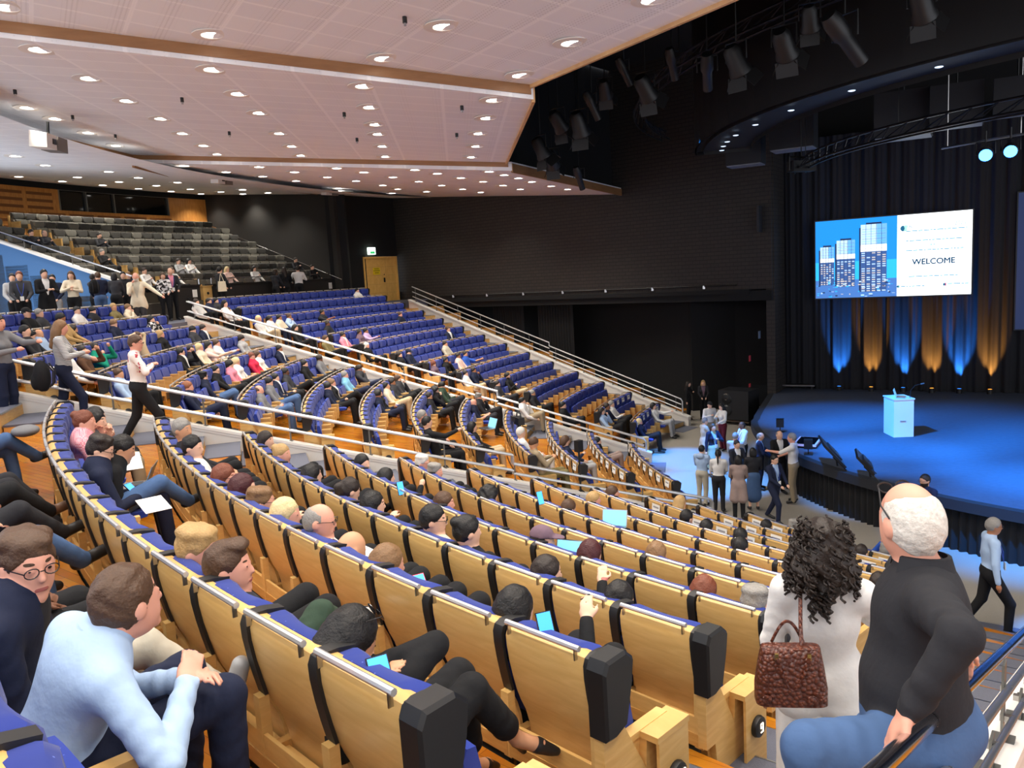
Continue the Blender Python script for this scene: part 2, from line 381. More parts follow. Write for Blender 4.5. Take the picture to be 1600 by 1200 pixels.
def zO(p): return 8.62 + SL * (hypot(p[0], p[1]) - 17.6)
mb = MB(); ph = np.linspace(136.5, 197, 25)
V = [(*pol(28, a), zO(pol(28, a))) for a in ph] + [(*pol(42, a), zO(pol(42, a))) for a in ph]
mb.add(V, [(i, i + 1, i + 26, i + 25) for i in range(24)], PCT)
mb.build('ceiling', kind='structure')
def ctrim(name, pts, zfun, h, m, out=0.0, up=0.03):
    """a wooden edge strip hanging h below a panel edge"""
    mb = MB()
    for a, b in zip(pts[:-1], pts[1:]):
        d = (b - a) / np.linalg.norm(b - a); n = np.array([-d[1], d[0]]) * 0.03; V = []
        for p in (a, b):
            for o in (-1, 1): V += [(p[0] + o * n[0], p[1] + o * n[1], zfun(p) + up), (p[0] + o * n[0], p[1] + o * n[1], zfun(p) - h)]
        mb.add(V, [(0, 1, 3, 2), (4, 6, 7, 5), (0, 4, 5, 1), (2, 3, 7, 6), (0, 2, 6, 4), (1, 5, 7, 3)], m)
    return mb.build(name, kind='structure')
ctrim('trim_1', [pol(17.6, 197), pol(30.0, 197)], zA, 0.17, BANDW); ctrim('trim_2', [pol(17.6, 196.8), pol(30.0, 196.8)], zA, 0.05, TRIMW)
ctrim('trim_3', [pol(17.5, 170), pol(29.3, 170)], zB, 0.13, BANDW)
ctrim('trim_4', [pol(29.3, 170), pol(29.9, 180), pol(30.0, 197)], zB, 0.26, BANDW); ctrim('trim_5', [pol(29.25, 170.2), pol(30.6, 163), pol(30.9, 157), pol(31.2, 150), pol(31.4, 144)], zC, 0.16, BANDW)
ctrim('trim_6', [pol(17.6, 252), pol(17.6, 224), pol(17.6, 197)], zA, 0.06, TRIMW, up=0.3); ctrim('trim_7', [pol(17.55, 197), pol(17.55, 170)], zB, 0.05, TRIMW, up=0.3); ctrim('trim_8', [pol(17.4, 170), pol(17.3, 137.5)], zC, 0.05, BANDW, up=0.2)
# ---- walls
def wall(name, a, b, z0, z1, m, th=0.2, kind='structure'):
    a, b = np.array(a, float), np.array(b, float); d = (b - a) / np.linalg.norm(b - a); c = (a + b) / 2
    mb = MB(); mb.box((c[0], c[1], (z0 + z1) / 2), (np.linalg.norm(b - a), th, z1 - z0), m, atan2(d[1], d[0])); return mb.build(name, kind=kind)
LW = line(138.6, -0.45)
wall('wall_left', lpt(LW, 31.6), lpt(LW, 11.2), 4.75, 13.5, BRICK)
wall('wall_left', lpt(LW, 31.6), lpt(LW, 11.2), 4.35, 4.70, DARK, 0.25)
wall('wall_left_recess', lpt(line(138.6, -4.5), 31), (-10.2, 11.15), -0.2, 4.8, DARK); wall('wall_left_recess', (-10.3, 11.1), (-5.9, 11.4), -0.2, 13.5, DARK)
wall('wall_left_recess', lpt(line(138.6, -4.6), 31), lpt(LW, 30.9, .2), -0.2, 5.2, DARK)
wall('wall_left_soffit', lpt(line(138.6, -2.5), 31.2), lpt(line(138.6, -2.5), 12.0), 4.6, 4.75, DARK, 4.6)
# proscenium flank left of the stage
wall('wall_proscenium', lpt(LW, 11.3), (-7.0, 9.6), -0.1, 13.5, BRICK, 0.3)
# upper side wall, corner column and door recess
LU = line(146.0, 0.0)
wall('wall_upper_left', lpt(LU, 42), lpt(LU, 30.3), 4.6, 11.5, mat('dark_upper_wall', (32, 29, 26), .85, nz=.1, nscale=20))
wall('wall_column', lpt(LU, 30.9), lpt(LU, 30.2, -0.5), 4.6, 11.5, DARK, 0.5)
wall('wall_door_recess', lpt(LU, 31.0, -0.1), (-23.0, 20.9), 7.02, 11.5, DARK, 0.3)
wall('wall_door_recess', lpt(LU, 31.0, -0.1), (-24.38, 18.98), 4.6, 7.1, DARK, 0.3)
# back wall of oak panels round a control booth window
BWR = 39.6
def back(name, p0, p1, z0, z1, m, r=BWR, th=0.25):
    mb = MB(); arc_slab(mb, r + th, r, p0, p1, z1, z0, m, 1.0); return mb.build(name, kind='structure')
zb0, zb1 = 9.62, 10.50
back('wall_back', 146, 176, 8.0, zb0, OAKWALL); back('wall_back', 157.7, 176, zb0, zb1, OAKWALL); back('wall_back', 146, 149.3, zb0, zb1, OAKWALL); back('wall_back', 146, 176, zb1, 11.6, DARK, BWR + 0.02)
sl = MB()
for a in np.arange(158.2, 175, 2.05):
    for z in np.arange(8.75, 10.4, 0.29): arc_slab(sl, BWR + 0.01, BWR - 0.012, a, a + 1.75, z + 0.12, z, mat('oak_slot_shadow_gap', (120, 70, 24), 0.6), 2)
for a in np.arange(149.2, 157.5, 2.05): arc_slab(sl, BWR + 0.01, BWR - 0.012, a, a + 1.75, 9.48, 9.36, mat('oak_slot_shadow_gap'), 2)
sl.build('wall_back_slats', kind='structure')
win = MB(); arc_slab(win, BWR + 0.18, BWR + 0.1, 149.3, 157.7, zb1, zb0, GLASSB, 1.0); w = win.build('window_1', kind='structure')
fr = MB()
for a in (149.3, 153.6, 155.7, 157.65): arc_slab(fr, BWR + 0.12, BWR - 0.02, a, a + 0.09, zb1, zb0, POSTM)
arc_slab(fr, BWR + .12, BWR - .02, 149.3, 157.7, zb1, zb1 - 0.03, POSTM, 1); fr.build('window_frame', w)
# vomitory wall under the upper block (blue), its white stringer and rail
LV = line(168.0, 0.0)
def vz(r): return 6.32 + 0.36 * (r - 31.4)
mb = MB(); V = []
for r in np.linspace(30.8, 41, 12):
    a = lpt(LV, r); b = lpt(LV, r, -0.15); V.append([(a[0], a[1], 4.6), (b[0], b[1], 4.6), (b[0], b[1], vz(r)), (a[0], a[1], vz(r))])
mb.loft(V, mat('petrol_blue_wall', (70, 112, 160), 0.8, nz=0.08, nscale=60)); mb.build('wall_vomitory', kind='structure')
mb = MB(); V = []
for r in np.linspace(30.75, 41, 12):
    a = lpt(LV, r, 0.04); b = lpt(LV, r, -0.18); V.append([(a[0], a[1], vz(r)), (b[0], b[1], vz(r)), (b[0], b[1], vz(r) + 0.09), (a[0], a[1], vz(r) + 0.09)])
mb.loft(V, LEDGE); mb.build('trim_9', kind='structure')
wall('wall_vomitory_end', lpt(LV, 40.6), lpt(LV, 38, 9), 4.6, 11, mat('petrol_blue_wall'))
t = thing('railing', (0, 0, 0), 0, 'thin steel handrail sloping along the edge of the upper grey seating', 'railing')
mb = MB(); mb.tube([(*lpt(LV, r, -0.05), vz(r) + 0.38) for r in (30.6, 33, 36, 39, 40.5)], 0.025, CHROME); mb.build('handrail', t, True)
for r in np.arange(31, 40.5, 1.8): mb = MB(); mb.tube([(*lpt(LV, r, -0.05), vz(r) + 0.08), (*lpt(LV, r, -0.05), vz(r) + 0.37)], 0.014, POSTM, 6); mb.build('post', t)
t = thing('railing', (0, 0, 0), 0, 'thin steel handrail on the black wall beside the upper grey seats', 'railing')
mb = MB(); mb.tube([(*lpt(LU, r, 0.2), 5.95 + 0.345 * (r - 30)) for r in (30.1, 33, 36, 39.2)], 0.025, CHROME); mb.build('handrail', t, True)
# upper tier floor
mb = MB()
def gR(i): return 31.6 + 0.95 * i
def gz(i): return 6.42 + 0.39 * i - 0.97
for i in range(8): arc_slab(mb, (gR(i) + 0.1) if i < 7 else 40, gR(i - 1) + 0.1, 146, 168, gz(i), 4.7, mat('upper_tier_carpet', (84, 78, 68), 0.95))
mb.build('floor', kind='structure')
# ---- dark stage house
wall('wall_stage_back', (-9.5, 11.8), (12, -0.5), 0.9, 13.5, DARK)
mb = MB(); V = [pol(17.7, a) for a in np.linspace(136, 262, 20)] + [(12, -14), (14, 8), (-2, 16), (-8, 16)]
mb.add([(x, y, 13.4) for x, y in V], [tuple(range(len(V)))], DARK); mb.build('ceiling_stage_house', kind='structure')
V = [pol(17.75, a) for a in np.linspace(136, 262, 20)]; mb = MB()
mb.loft([[(x, y, 9.02 if i < 6 else 9.3), (x * 1.01, y * 1.01, 9.02 if i < 6 else 9.3), (x * 1.01, y * 1.01, 13.5), (x, y, 13.5)] for i, (x, y) in enumerate(V)], DARK); mb.build('wall_bulkhead', kind='structure')
wall('wall_light_block', (12, -0.4), (12, -14), -0.1, 13.5, DARK)  # unseen wall, added to keep ambient light off the curtain
# stage, its lip and pleated skirt
SR = 10.62
edge = [pol(SR, a) for a in np.linspace(262, 164, 60)] + [np.array(p) for p in ((-10.02, 3.3), (-9.86, 3.75), (-9.66, 4.2), (-9.45, 4.7), (-7.3, 9.6))]
backl = [(12.0, -0.2)]
mb = MB(); n = len(edge); V = [(p[0], p[1], 1.0) for p in edge] + [(12, -0.8, 1.0), (12, -14, 1.0)]
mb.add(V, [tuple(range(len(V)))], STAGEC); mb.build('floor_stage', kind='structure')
lip = MB(); LIPM = mat('stage_edge_band', (30, 32, 38), 0.8)
lip.loft([[(p[0] * s, p[1] * s, z) for s, z in ((1.0, 1.004), (1.018, 1.004), (1.018, 0.80), (1.0, 0.80))] for p in edge], LIPM); lip.build('trim_10', kind='structure')
sk = MB(); L0 = []; m_ = 0
P_ = []
for a, b in zip(edge[:-1], edge[1:]):
    for u in np.linspace(0, 1, max(2, int(np.linalg.norm(b - a) / 0.03)), endpoint=False): P_.append(a + (b - a) * u)
P_.append(edge[-1])
for i, p in enumerate(P_):
    w = 1.0 + 0.0045 * sin(i * 1.1) ; L0.append([(p[0] * w, p[1] * w, -0.06), (p[0] * (1 + (w - 1) * 0.4), p[1] * (1 + (w - 1) * 0.4), 0.8)])
sk.loft(L0, SKIRT, cap=False, closed=False); sk.build('stage_skirt', smooth=True, kind='structure')
# backdrop curtain with pleats
CP0 = np.array([-7.6, 9.05]); CD = np.array([cos(radians(-31)), sin(radians(-31))]); CN = np.array([CD[1], -CD[0]])
def cpt(s, off=0.0): return CP0 + CD * s + CN * off
ct = MB(); L0 = []
for i in range(1100):
    s = i * 0.02; o = 0.05 * sin(s * 13.0 + 1.2 * sin(s * 1.7)) + 0.025 * sin(s * 31 + 2)
    p = cpt(s, o); L0.append([(p[0], p[1], 1.0), (p[0], p[1], 4), (p[0], p[1], 9.9)])
ct.loft(L0, mat('black_velvet_curtain', (26, 26, 30), 0.9), cap=False, closed=False)
tag(ct.build('stage_curtain', smooth=True), 'black pleated backdrop curtain washed by blue and amber uplights', 'curtain')
for j, (s0, s1) in enumerate(((25.0, 23.2), (22.3, 20.4))):
    cu = MB(); L0 = []
    for i in range(90):
        t_ = s0 + (s1 - s0) * i / 89; p = lpt(line(138.6, -0.9), t_, 0.06 * sin(i * 0.9)); L0.append([(p[0], p[1], 0.6), (p[0], p[1], 4.4)])
    cu.loft(L0, mat('side_wall_curtain', (26, 25, 26), 0.9), cap=False, closed=False)
    tag(cu.build('side_curtain', smooth=True), ('narrow black curtain in the side wall recess, nearer the wooden door', 'narrow black curtain in the side wall recess, nearer the stage')[j], 'curtain')
# ================================================================== SEATS
HW = SEAT_W / 2
def seat_meshes(cush, head, shell, steel=True):
    """part name -> MB, in a seat's own frame: origin on the row floor under the top rail, +y towards the stage, x along the row"""
    P = {}
    # plywood back shell: rolls over at the top, swells, then curls forward above the pocket
    pr = [(.055, .985), (.02, .99), (-.008, .978), (-.02, .95), (-.018, .90), (-.006, .82), (.012, .74), (.032, .67), (.055, .61), (.085, .55), (.105, .48), (.115, .40), (.12, .30)]
    th = 0.016; loop = pr + [(y + th * 1.0, z - (0.012 if i < 3 else -0.004)) for i, (y, z) in list(enumerate(pr))[::-1]]
    mb = MB(); mb.loft([[(x, y, z) for y, z in loop] for x in np.linspace(-HW + .03, HW - .03, 6)], shell); P['back_shell'] = mb
    # lower pocket: a ledge board, a base board and the grey plinth
    mb = MB(); mb.box((0, 0.0, .46), (SEAT_W - .05, .018, .10), BIRCH if shell is BIRCH else shell); mb.box((0, .05, .41), (SEAT_W - .05, .10, .016), BIRCH if shell is BIRCH else shell); mb.box((0, -.004, .383), (SEAT_W, .02, .07), BIRCH_DK if shell is BIRCH else shell)
    mb.box((0, .06, .20), (SEAT_W - .04, .10, .36), POSTM if shell is BIRCH else shell); P['pocket'] = mb
    # upright with the black wrap strap, centred on the joint to the next seat
    mb = MB(); mb.box((HW, .01, .50), (.052, .045, .32), BIRCH if shell is BIRCH else shell); mb.box((HW, .10, .22), (.045, .12, .44), BIRCH_DK); P['upright'] = mb
    st = [(.13, .968), (.135, .985), (.06, .999), (.015, 1.0), (-.02, .986), (-.034, .955), (-.032, .90), (-.02, .82), (-.004, .74), (.014, .665), (.03, .665), (.012, .74), (-.004, .82), (-.014, .90), (-.012, .945), (.0, .968), (.05, .975)]
    mb = MB(); mb.loft([[(x, y, z) for y, z in st] for x in (HW - .03, HW + .03)], STRAP); P['strap'] = mb
    if steel:
        mb = MB(); mb.tube([(-HW + .05, -.032, 1.022), (HW - .05, -.032, 1.022)], .0135, RAILM, 8)
        for x in (-HW + .07, HW - .07): mb.box((x, -.034, .995), (.006, .02, .05), STEEL)
        P['grab_bar'] = mb
    # headrest pad, hollowed in the middle with rounded lower corners
    mb = MB(); L = []
    for x in np.linspace(-HW + .022, HW - .022, 13):
        u = abs(x) / (HW - .022); yf = .125 + .05 * u ** 2 - .04 * max(0, u - .82) / .18; zb = .735 + .075 * max(0, (u - .55) / .45) ** 2; zt = .99 - .012 * u ** 4
        L.append([(x, y, z) for y, z in ((.02, zt - .03), (.04, zt), (yf - .03, zt - .004), (yf, zt - .03), (yf + .012, (zt + zb) / 2), (yf + .004, zb + .03), (yf - .03, zb), (.03, zb + .01))])
    mb.loft(L, head); P['headrest'] = mb
    mb = MB(); L = []
    for x in np.linspace(-HW + .03, HW - .03, 7):
        u = abs(x) / (HW - .03); d = .022 * u ** 2
        L.append([(x, y + d * (y > .08), z) for y, z in ((.03, .77), (.10, .77), (.135, .68), (.165, .56), (.175, .46), (.15, .44), (.09, .60))])
    mb.loft(L, cush); P['back_cushion'] = mb
    def pan(prof):
        m = MB(); L = []
        for x in np.linspace(-HW + .035, HW - .035, 7):
            u = abs(x) / (HW - .035); L.append([(x, y, z - .012 * u ** 3 * (z > .45)) for y, z in prof])
        m.loft(L, cush); return m
    P['seat_pan_up'] = pan([(.20, .42), (.23, .55), (.215, .70), (.235, .735), (.275, .73), (.31, .58), (.305, .45), (.27, .405)])
    P['seat_pan'] = pan([(.16, .40), (.17, .455), (.40, .475), (.60, .47), (.645, .445), (.63, .41), (.40, .385)])
    mb = MB(); mb.box((HW, .315, .39), (.04, .31, .30), BIRCH); mb.box((HW, .315, .548), (.060, .35, .03), BIRCH); mb.box((HW, .474, .43), (.058, .018, .24), BIRCH); P['armrest'] = mb
    for mb in P.values(): mb.v = [(x, y, z * BAR / .97) for x, y, z in mb.v]
    return P
SMOOTH = ('headrest', 'back_cushion', 'seat_pan_up', 'seat_pan', 'grab_bar', 'back_shell', 'strap')
BLUE_P = seat_meshes(BLUE, BLUE_SHADED, BIRCH); 
def proto(P, name, cat, up=True):
    root = thing(name, (0, 0, -50), 0, 'x', cat)
    for k, mb in P.items():
        if k == ('seat_pan' if up else 'seat_pan_up'): continue
        mb.build('seat_pan' if k.startswith('seat_pan') else k, root, k in SMOOTH)
    return root
def drop(o):
    for c in list(o.children): bpy.data.objects.remove(c)
    bpy.data.objects.remove(o)
PU = proto(BLUE_P, 'auditorium_chair', 'seat', True); PD = proto(BLUE_P, 'auditorium_chair', 'seat', False)
def row_seats(block, k):
    lo, hi = BLOCKS[block][0](RR(k)), BLOCKS[block][1](RR(k))
    if block == 'near' and k == -1: lo += .6; hi += .6
    arc = radians(hi - lo) * RR(k); n = max(1, int(round(arc / SEAT_W)))
    return [lo + (hi - lo) * (i + .5) / n for i in range(n)], lo, hi
OCC = set()        # (block, row, index) filled by the people table
def seat_at(block, r, ph):
    """nearest seat to a polar position"""
    k = int(round(kR(r))); k = max(-3, min(10, k)); S, _, _ = row_seats(block, k); i = int(np.argmin([abs(a - ph) for a in S])); return k, i, S[i]
def place_seats():
    cand = []
    for block, k0 in (('near', -1), ('middle', -3), ('far', -3)):
        for k in range(k0, 11):
            S, lo, hi = row_seats(block, k)
            for i, ph in enumerate(S):
                p = pol(RR(k), ph); x, y, d = proj((p[0], p[1], ztop(k) - .2))
                if d < .4 or not ((-330 if block == 'near' else -70) < x < 1680 and -60 < y < 1600): continue
                if block == 'near' and d > 3 and x > 1330 and y > 960: continue
                cand.append((d, block, k, i, ph, len(S)))
    cand.sort(); rest = []
    for n, (d, block, k, i, ph, N) in enumerate(cand):
        p = pol(RR(k), ph); occ = (block, k, i) in OCC
        if n < 300:
            far = {'near': 'centre aisle', 'middle': 'double chrome railing', 'far': 'white parapet'}[block]
            lab = 'blue birch-backed seat, %s from %s, %s row from stage, %s block' % (nth(N - 1 - i), far, nth(10 - k), block)
            dup(PD if occ else PU, (p[0], p[1], zf(k)), radians(ph) + pi / 2, lab, 'blue seats of the %s block' % block)
        else: rest.append((block, k, i, ph, occ))
    V = []; F = []; MI = []; mats = []; off = 0
    for block, k, i, ph, occ in rest:
        p = pol(RR(k), ph); a = radians(ph) + pi / 2; ca, sa = cos(a), sin(a)
        for nm, mb in BLUE_P.items():
            if nm == ('seat_pan_up' if occ else 'seat_pan') or nm in ('pocket', 'upright'): continue
            v = np.array(mb.v); w = np.stack([v[:, 0] * ca - v[:, 1] * sa + p[0], v[:, 0] * sa + v[:, 1] * ca + p[1], v[:, 2] + zf(k)], 1)
            for m in mb.mats:
                if m not in mats: mats.append(m)
            V.append(w); F += [tuple(off + q for q in f) for f in mb.f]; MI += [mats.index(mb.mats[q]) for q in mb.m]; off += len(v)
    if V:
        mb = MB(); mb.v = [tuple(q) for q in np.concatenate(V)]; mb.f = F; mb.m = MI; mb.mats = mats
        o = mb.build('auditorium_chair_rows', smooth=True); tag(o, 'remaining rows of blue tip-up seats further up the middle and far blocks', 'seats', None, 'stuff')
    drop(PU); drop(PD)
# ---- row ends: wooden side panel, black cap, armrest box, row light
def end_meshes(sg):
    P = {}
    prof = [(-.03, .36), (-.03, .66), (.0, .70), (.10, .69), (.27, .40), (.28, .53), (.50, .54), (.515, .50), (.50, .06), (.46, .02), (.10, .02), (.06, .36)]
    mb = MB(); mb.loft([[(sg * x, y, z) for y, z in prof] for x in (.0, .055)], BIRCH); P['side_panel'] = mb
    cap = [(-.04, .66), (-.045, .955), (-.02, 1.0), (.11, 1.005), (.165, .96), (.15, .86), (.10, .68), (.02, .655)]
    mb = MB(); mb.loft([[(sg * x, y, z) for y, z in cap] for x in (-.012, .0, .075)] + [[(sg * .088, .06 + (y - .06) * .9, .83 + (z - .83) * .92) for y, z in cap]], BLACK); P['black_cap'] = mb
    mb = MB(); mb.box((sg * .06, .40, .545), (.13, .26, .03), BIRCH); mb.box((sg * .06, .515, .41), (.12, .02, .25), BIRCH); mb.box((sg * .115, .40, .30), (.016, .24, .48), BIRCH); P['armrest'] = mb
    for mb in P.values(): mb.v = [(x, y, z * BAR / .97) for x, y, z in mb.v]
    return P
def lamp_mesh(sg):
    mb = MB(); X = np.array([[0, 0, sg * 1.0], [0, 1, 0], [-sg * 1.0, 0, 0]])
    mb.lathe([(0, .0), (.062, .0), (.066, .012), (.06, .03), (.045, .036), (0, .036)], BLACK, (sg * .121, .40, .36), 20, X); return mb
DIG = {'9': [(0, 2, 1, 2), (0, 2, 0, 1), (0, 1, 1, 1), (1, 2, 1, 0), (0, 0, 1, 0)], '1': [(.5, 2, .5, 0), (.2, 1.7, .5, 2)], '0': [(0, 2, 1, 2), (1, 2, 1, 0), (1, 0, 0, 0), (0, 0, 0, 2)], '8': [(0, 2, 1, 2), (1, 2, 1, 0), (1, 0, 0, 0), (0, 0, 0, 2), (0, 1, 1, 1)], '7': [(0, 2, 1, 2), (1, 2, .4, 0)]}
def digits(txt, s=.026, r=.0035):
    mb = MB(); g = mat('lit_row_number', (255, 240, 215), emit=(255, 232, 200), es=3.0); w = len(txt) * s * 1.5
    for q, chh in enumerate(txt):
        for a, b, c, d in DIG[chh]:
            f = lambda u, v: (.1585, .40 + (u * s + q * s * 1.5 - w / 2 + s * .25), .36 + (v - 1) * s)
            mb.tube([f(a, b), f(c, d)], r, g, 5)
    return mb
EP = {sg: end_meshes(sg) for sg in (1, -1)}
def place_ends():
    protos = {}
    for block, k0, k1 in (('near', -1, 10), ('middle', -3, 10), ('far', -3, 10)):
        for k in range(k0, k1 + 1):
            S, lo, hi = row_seats(block, k)
            for sg, ph in ((1, hi), (-1, lo)):
                p = pol(RR(k), ph); x, y, d = proj((p[0], p[1], ztop(k) - .2))
                if d < .4 or not (-60 < x < 1660 and -60 < y < 1300) or (block == 'near' and sg > 0 and k > 3): continue
                side = {('near', 1): 'centre aisle', ('near', -1): 'parapet', ('middle', 1): 'railing', ('middle', -1): 'stair', ('far', 1): 'railing', ('far', -1): 'side wall'}[(block, sg)]
                lab = 'birch row end with black cap, %s row from stage, %s block, %s side' % (nth(10 - k), block, side)
                loc = (p[0], p[1], zf(k)); rz = radians(ph) + pi / 2
                if block == 'near' and sg > 0 and k in (1, 2):
                    t = thing('row_end_unit', loc, rz, 'birch row end with black cap and lit %s on its armrest, centre aisle' % ('number ten', 'number nine')[k - 1], 'row end')
                    for n, mb in EP[1].items(): mb.build(n, t)
                    l = lamp_mesh(1).build('number_lamp', t, True); digits(('10', '9')[k - 1]).build('row_number', l)
                elif sg not in protos:
                    t = protos[sg] = thing('row_end_unit', loc, rz, lab, 'row end', 'row end panels')
                    for n, mb in EP[sg].items(): mb.build(n, t)
                    if sg > 0: lamp_mesh(1).build('number_lamp', t, True)
                else: dup(protos[sg], loc, rz, lab, 'row end panels')
# ---- grey upper tier
def grey_meshes():
    A = seat_meshes(GREY, GREY_DK, GREY_LT, False)
    for k in ('pocket', 'upright', 'strap'): A.pop(k)
    return A
def place_grey():
    A = grey_meshes(); B = seat_meshes(GREY, GREY, GREY_LT, False)
    for k in ('pocket', 'upright', 'strap'): B.pop(k)
    ga = proto(A, 'upper_tier_chair', 'seat'); gb = proto(B, 'upper_tier_chair', 'seat')
    for i in range(8):
        r = gR(i); w = degrees(SEAT_W / r)
        right = list(np.arange(163.0 - w / 2, 147.2, -w)); left = list(np.arange(165.0 + w / 2, 167.7, w))
        for side, L in (('right', right), ('left', left)):
            for j, ph in enumerate(L):
                if i == 0 and side == 'left': continue
                p = pol(r, ph); al = (j + i) % 3 != 0
                lab = '%s upper-tier seat, %s from the stair toward the %s, %s grey row up' % ('charcoal-topped' if al else 'plain grey', nth(j), {'right': 'black wall', 'left': 'blue wall'}[side], nth(i))
                dup(ga if al else gb, (p[0], p[1], gz(i)), radians(ph) + pi / 2, lab, 'grey upper tier seats')
    drop(ga); drop(gb)
    e = MB(); e.box((0, .31, .45), (.07, .40, .40), BIRCH); e.box((0, .31, .66), (.10, .42, .03), BIRCH); e.box((0, .0, .55), (.05, .08, .75), BIRCH)
    first = None
    for i in range(8):
        for side, ph in (('right', 163.05), ('left', 164.9)):
            if side == 'left' and i == 0: continue
            p = pol(gR(i), ph); lab = 'wooden armrest end on the %s side of the upper stair, %s grey row up' % ({'right': 'black wall', 'left': 'blue wall'}[side], nth(i))
            if first is None: first = e.build('row_end_pedestal'); tag(first, lab, 'armrest', 'upper tier row ends'); o = first
            else: o = first.copy(); COL.objects.link(o); o['label'] = lab
            o.location = (p[0], p[1], gz(i)); o.rotation_euler = (0, 0, radians(ph) + pi / 2)
# ---- black desk fronts before the grey tier
def place_desks():
    DK = mat('black_desk_front', (34, 30, 28), 0.6)
    for p0, p1, lab in ((161.0, 163.9, 'short black desk front with a white notice beside the wooden armrest cabinet'), (145.9, 159.7, 'long black desk front with a steel rail across the upper walkway'), (179.6, 184.5, 'black desk block at the blue wall end of the walkway')):
        t = thing('desk', (*pol(30.75, (p0 + p1) / 2), ZC), 0, lab, 'desk'); t.rotation_euler = (0, 0, 0)
        o = Vector(t.location); mb = MB(); arc_slab(mb, 30.95, 30.75, p0, p1, ZC + 1.2, ZC, DK); arc_slab(mb, 31.1, 30.7, p0, p1, ZC + 1.25, ZC + 1.2, DK); 
        mb.v = [(x - o.x, y - o.y, z - o.z) for x, y, z in mb.v]; mb.build('desk_front', t)
        mb = MB(); pts = [(*pol(30.78, a), ZC + 1.46) for a in np.linspace(p0, p1, 16)]; pts = [(*pol(30.78, p0), ZC + 1.25)] + pts + [(*pol(30.78, p1), ZC + 1.25)]
        mb.tube([(x - o.x, y - o.y, z - o.z) for x, y, z in pts], .02, CHROME, 6); mb.build('handrail', t, True)
        for a in ((p0 + .6,) if p0 > 160 else (146.5,)):
            mb = MB(); arc_slab(mb, 30.76, 30.742, a - .25, a + .25, ZC + 1.06, ZC + .78, PAPER); mb.v = [(x - o.x, y - o.y, z - o.z) for x, y, z in mb.v]
            if p0 < 179: mb.build('notice', t)
    t = thing('row_end_cabinet', (*pol(30.9, 160.35), ZC), radians(160.35 + 90), 'pale wooden armrest cabinet standing between two black desk fronts', 'cabinet')
    mb = MB(); mb.box((0, 0, .58), (.5, .4, 1.16), BIRCH); mb.build('cabinet_body', t); mb = MB(); mb.box((0, 0, 1.175), (.56, .46, .03), BIRCH); mb.build('cabinet_top', t)
    mb = MB(); mb.lathe([(0, 0), (.05, 0), (.05, .03), (0, .03)], BLACK, (0.0, .2, .9), 14, np.array([[1, 0, 0], [0, 0, 1], [0, -1, 0.]])); mb.build('number_lamp', t)
# ================================================================== CEILING FITTINGS AND LAMPS
LA = [(25.87,198.51),(23.08,198.5),(19.89,203.81),(20.37,198.4),(17.9,211.25),(17.9,204.76),(17.95,198.65)]
LB = [(25.74,195.91),(23.13,195.78),(25.45,191.74),(22.86,191.26),(20.6,195.73),(25.31,187.48),(22.72,186.69),(27.97,184.11),(27.96,181.6),(20.36,190.7),(25.23,183.23),(22.82,180.41),(28.15,177.78),(20.28,185.47),(28.58,173.64),(25.46,178.86),(20.33,182.0),(25.74,174.65),(23.1,175.55),(26.13,171.2),(20.51,176.96),(23.47,171.5),(20.88,172.0),(18.19,195.76),(17.96,190.36),(17.94,184.52),(18.02,178.7),(18.35,172.88)]
LC = [(29.6,146.6),(27.9,143.4),(27.96,168.73),(25.34,169.0),(22.78,169.2),(20.34,169.2),(18.1,169.0),(27.81,164.4),(25.02,165.21),(22.43,166.0),(19.99,166.0),(17.9,165.5),(30.0,161.01),(27.49,160.97),(24.86,160.94),(22.2,161.58),(19.75,161.64),(17.75,162.0),(30.25,156.81),(27.4,157.06),(24.64,157.36),(22.13,157.01),(19.56,157.38),(17.75,157.6),(24.83,152.65),(22.15,152.63),(19.57,152.62),(17.8,151.68),(28.38,149.25),(25.58,148.23),(22.42,147.82),(19.85,147.38),(17.9,146.85),(25.23,144.94),(22.78,143.48)]  # the first two downlights are added to brighten the wooden door
LO = [(32.62,169.42),(37.85,162.53),(37.83,159.53),(34.98,162.6),(31.8,173.5),(31.6,166.47),(37.72,156.68),(34.9,159.43),(32.16,162.71),(38.0,153.5),(34.83,156.4),(32.05,159.33),(38.17,150.61),(35.08,153.02),(38.66,147.47),(35.25,149.95),(32.28,152.49),(35.74,147.2),(33.05,148.6)]
LENS = mat('downlight_lens', (255, 250, 240), emit=(255, 250, 242), es=16.0)
RIMM = mat('downlight_rim', (232, 226, 218), 0.5)
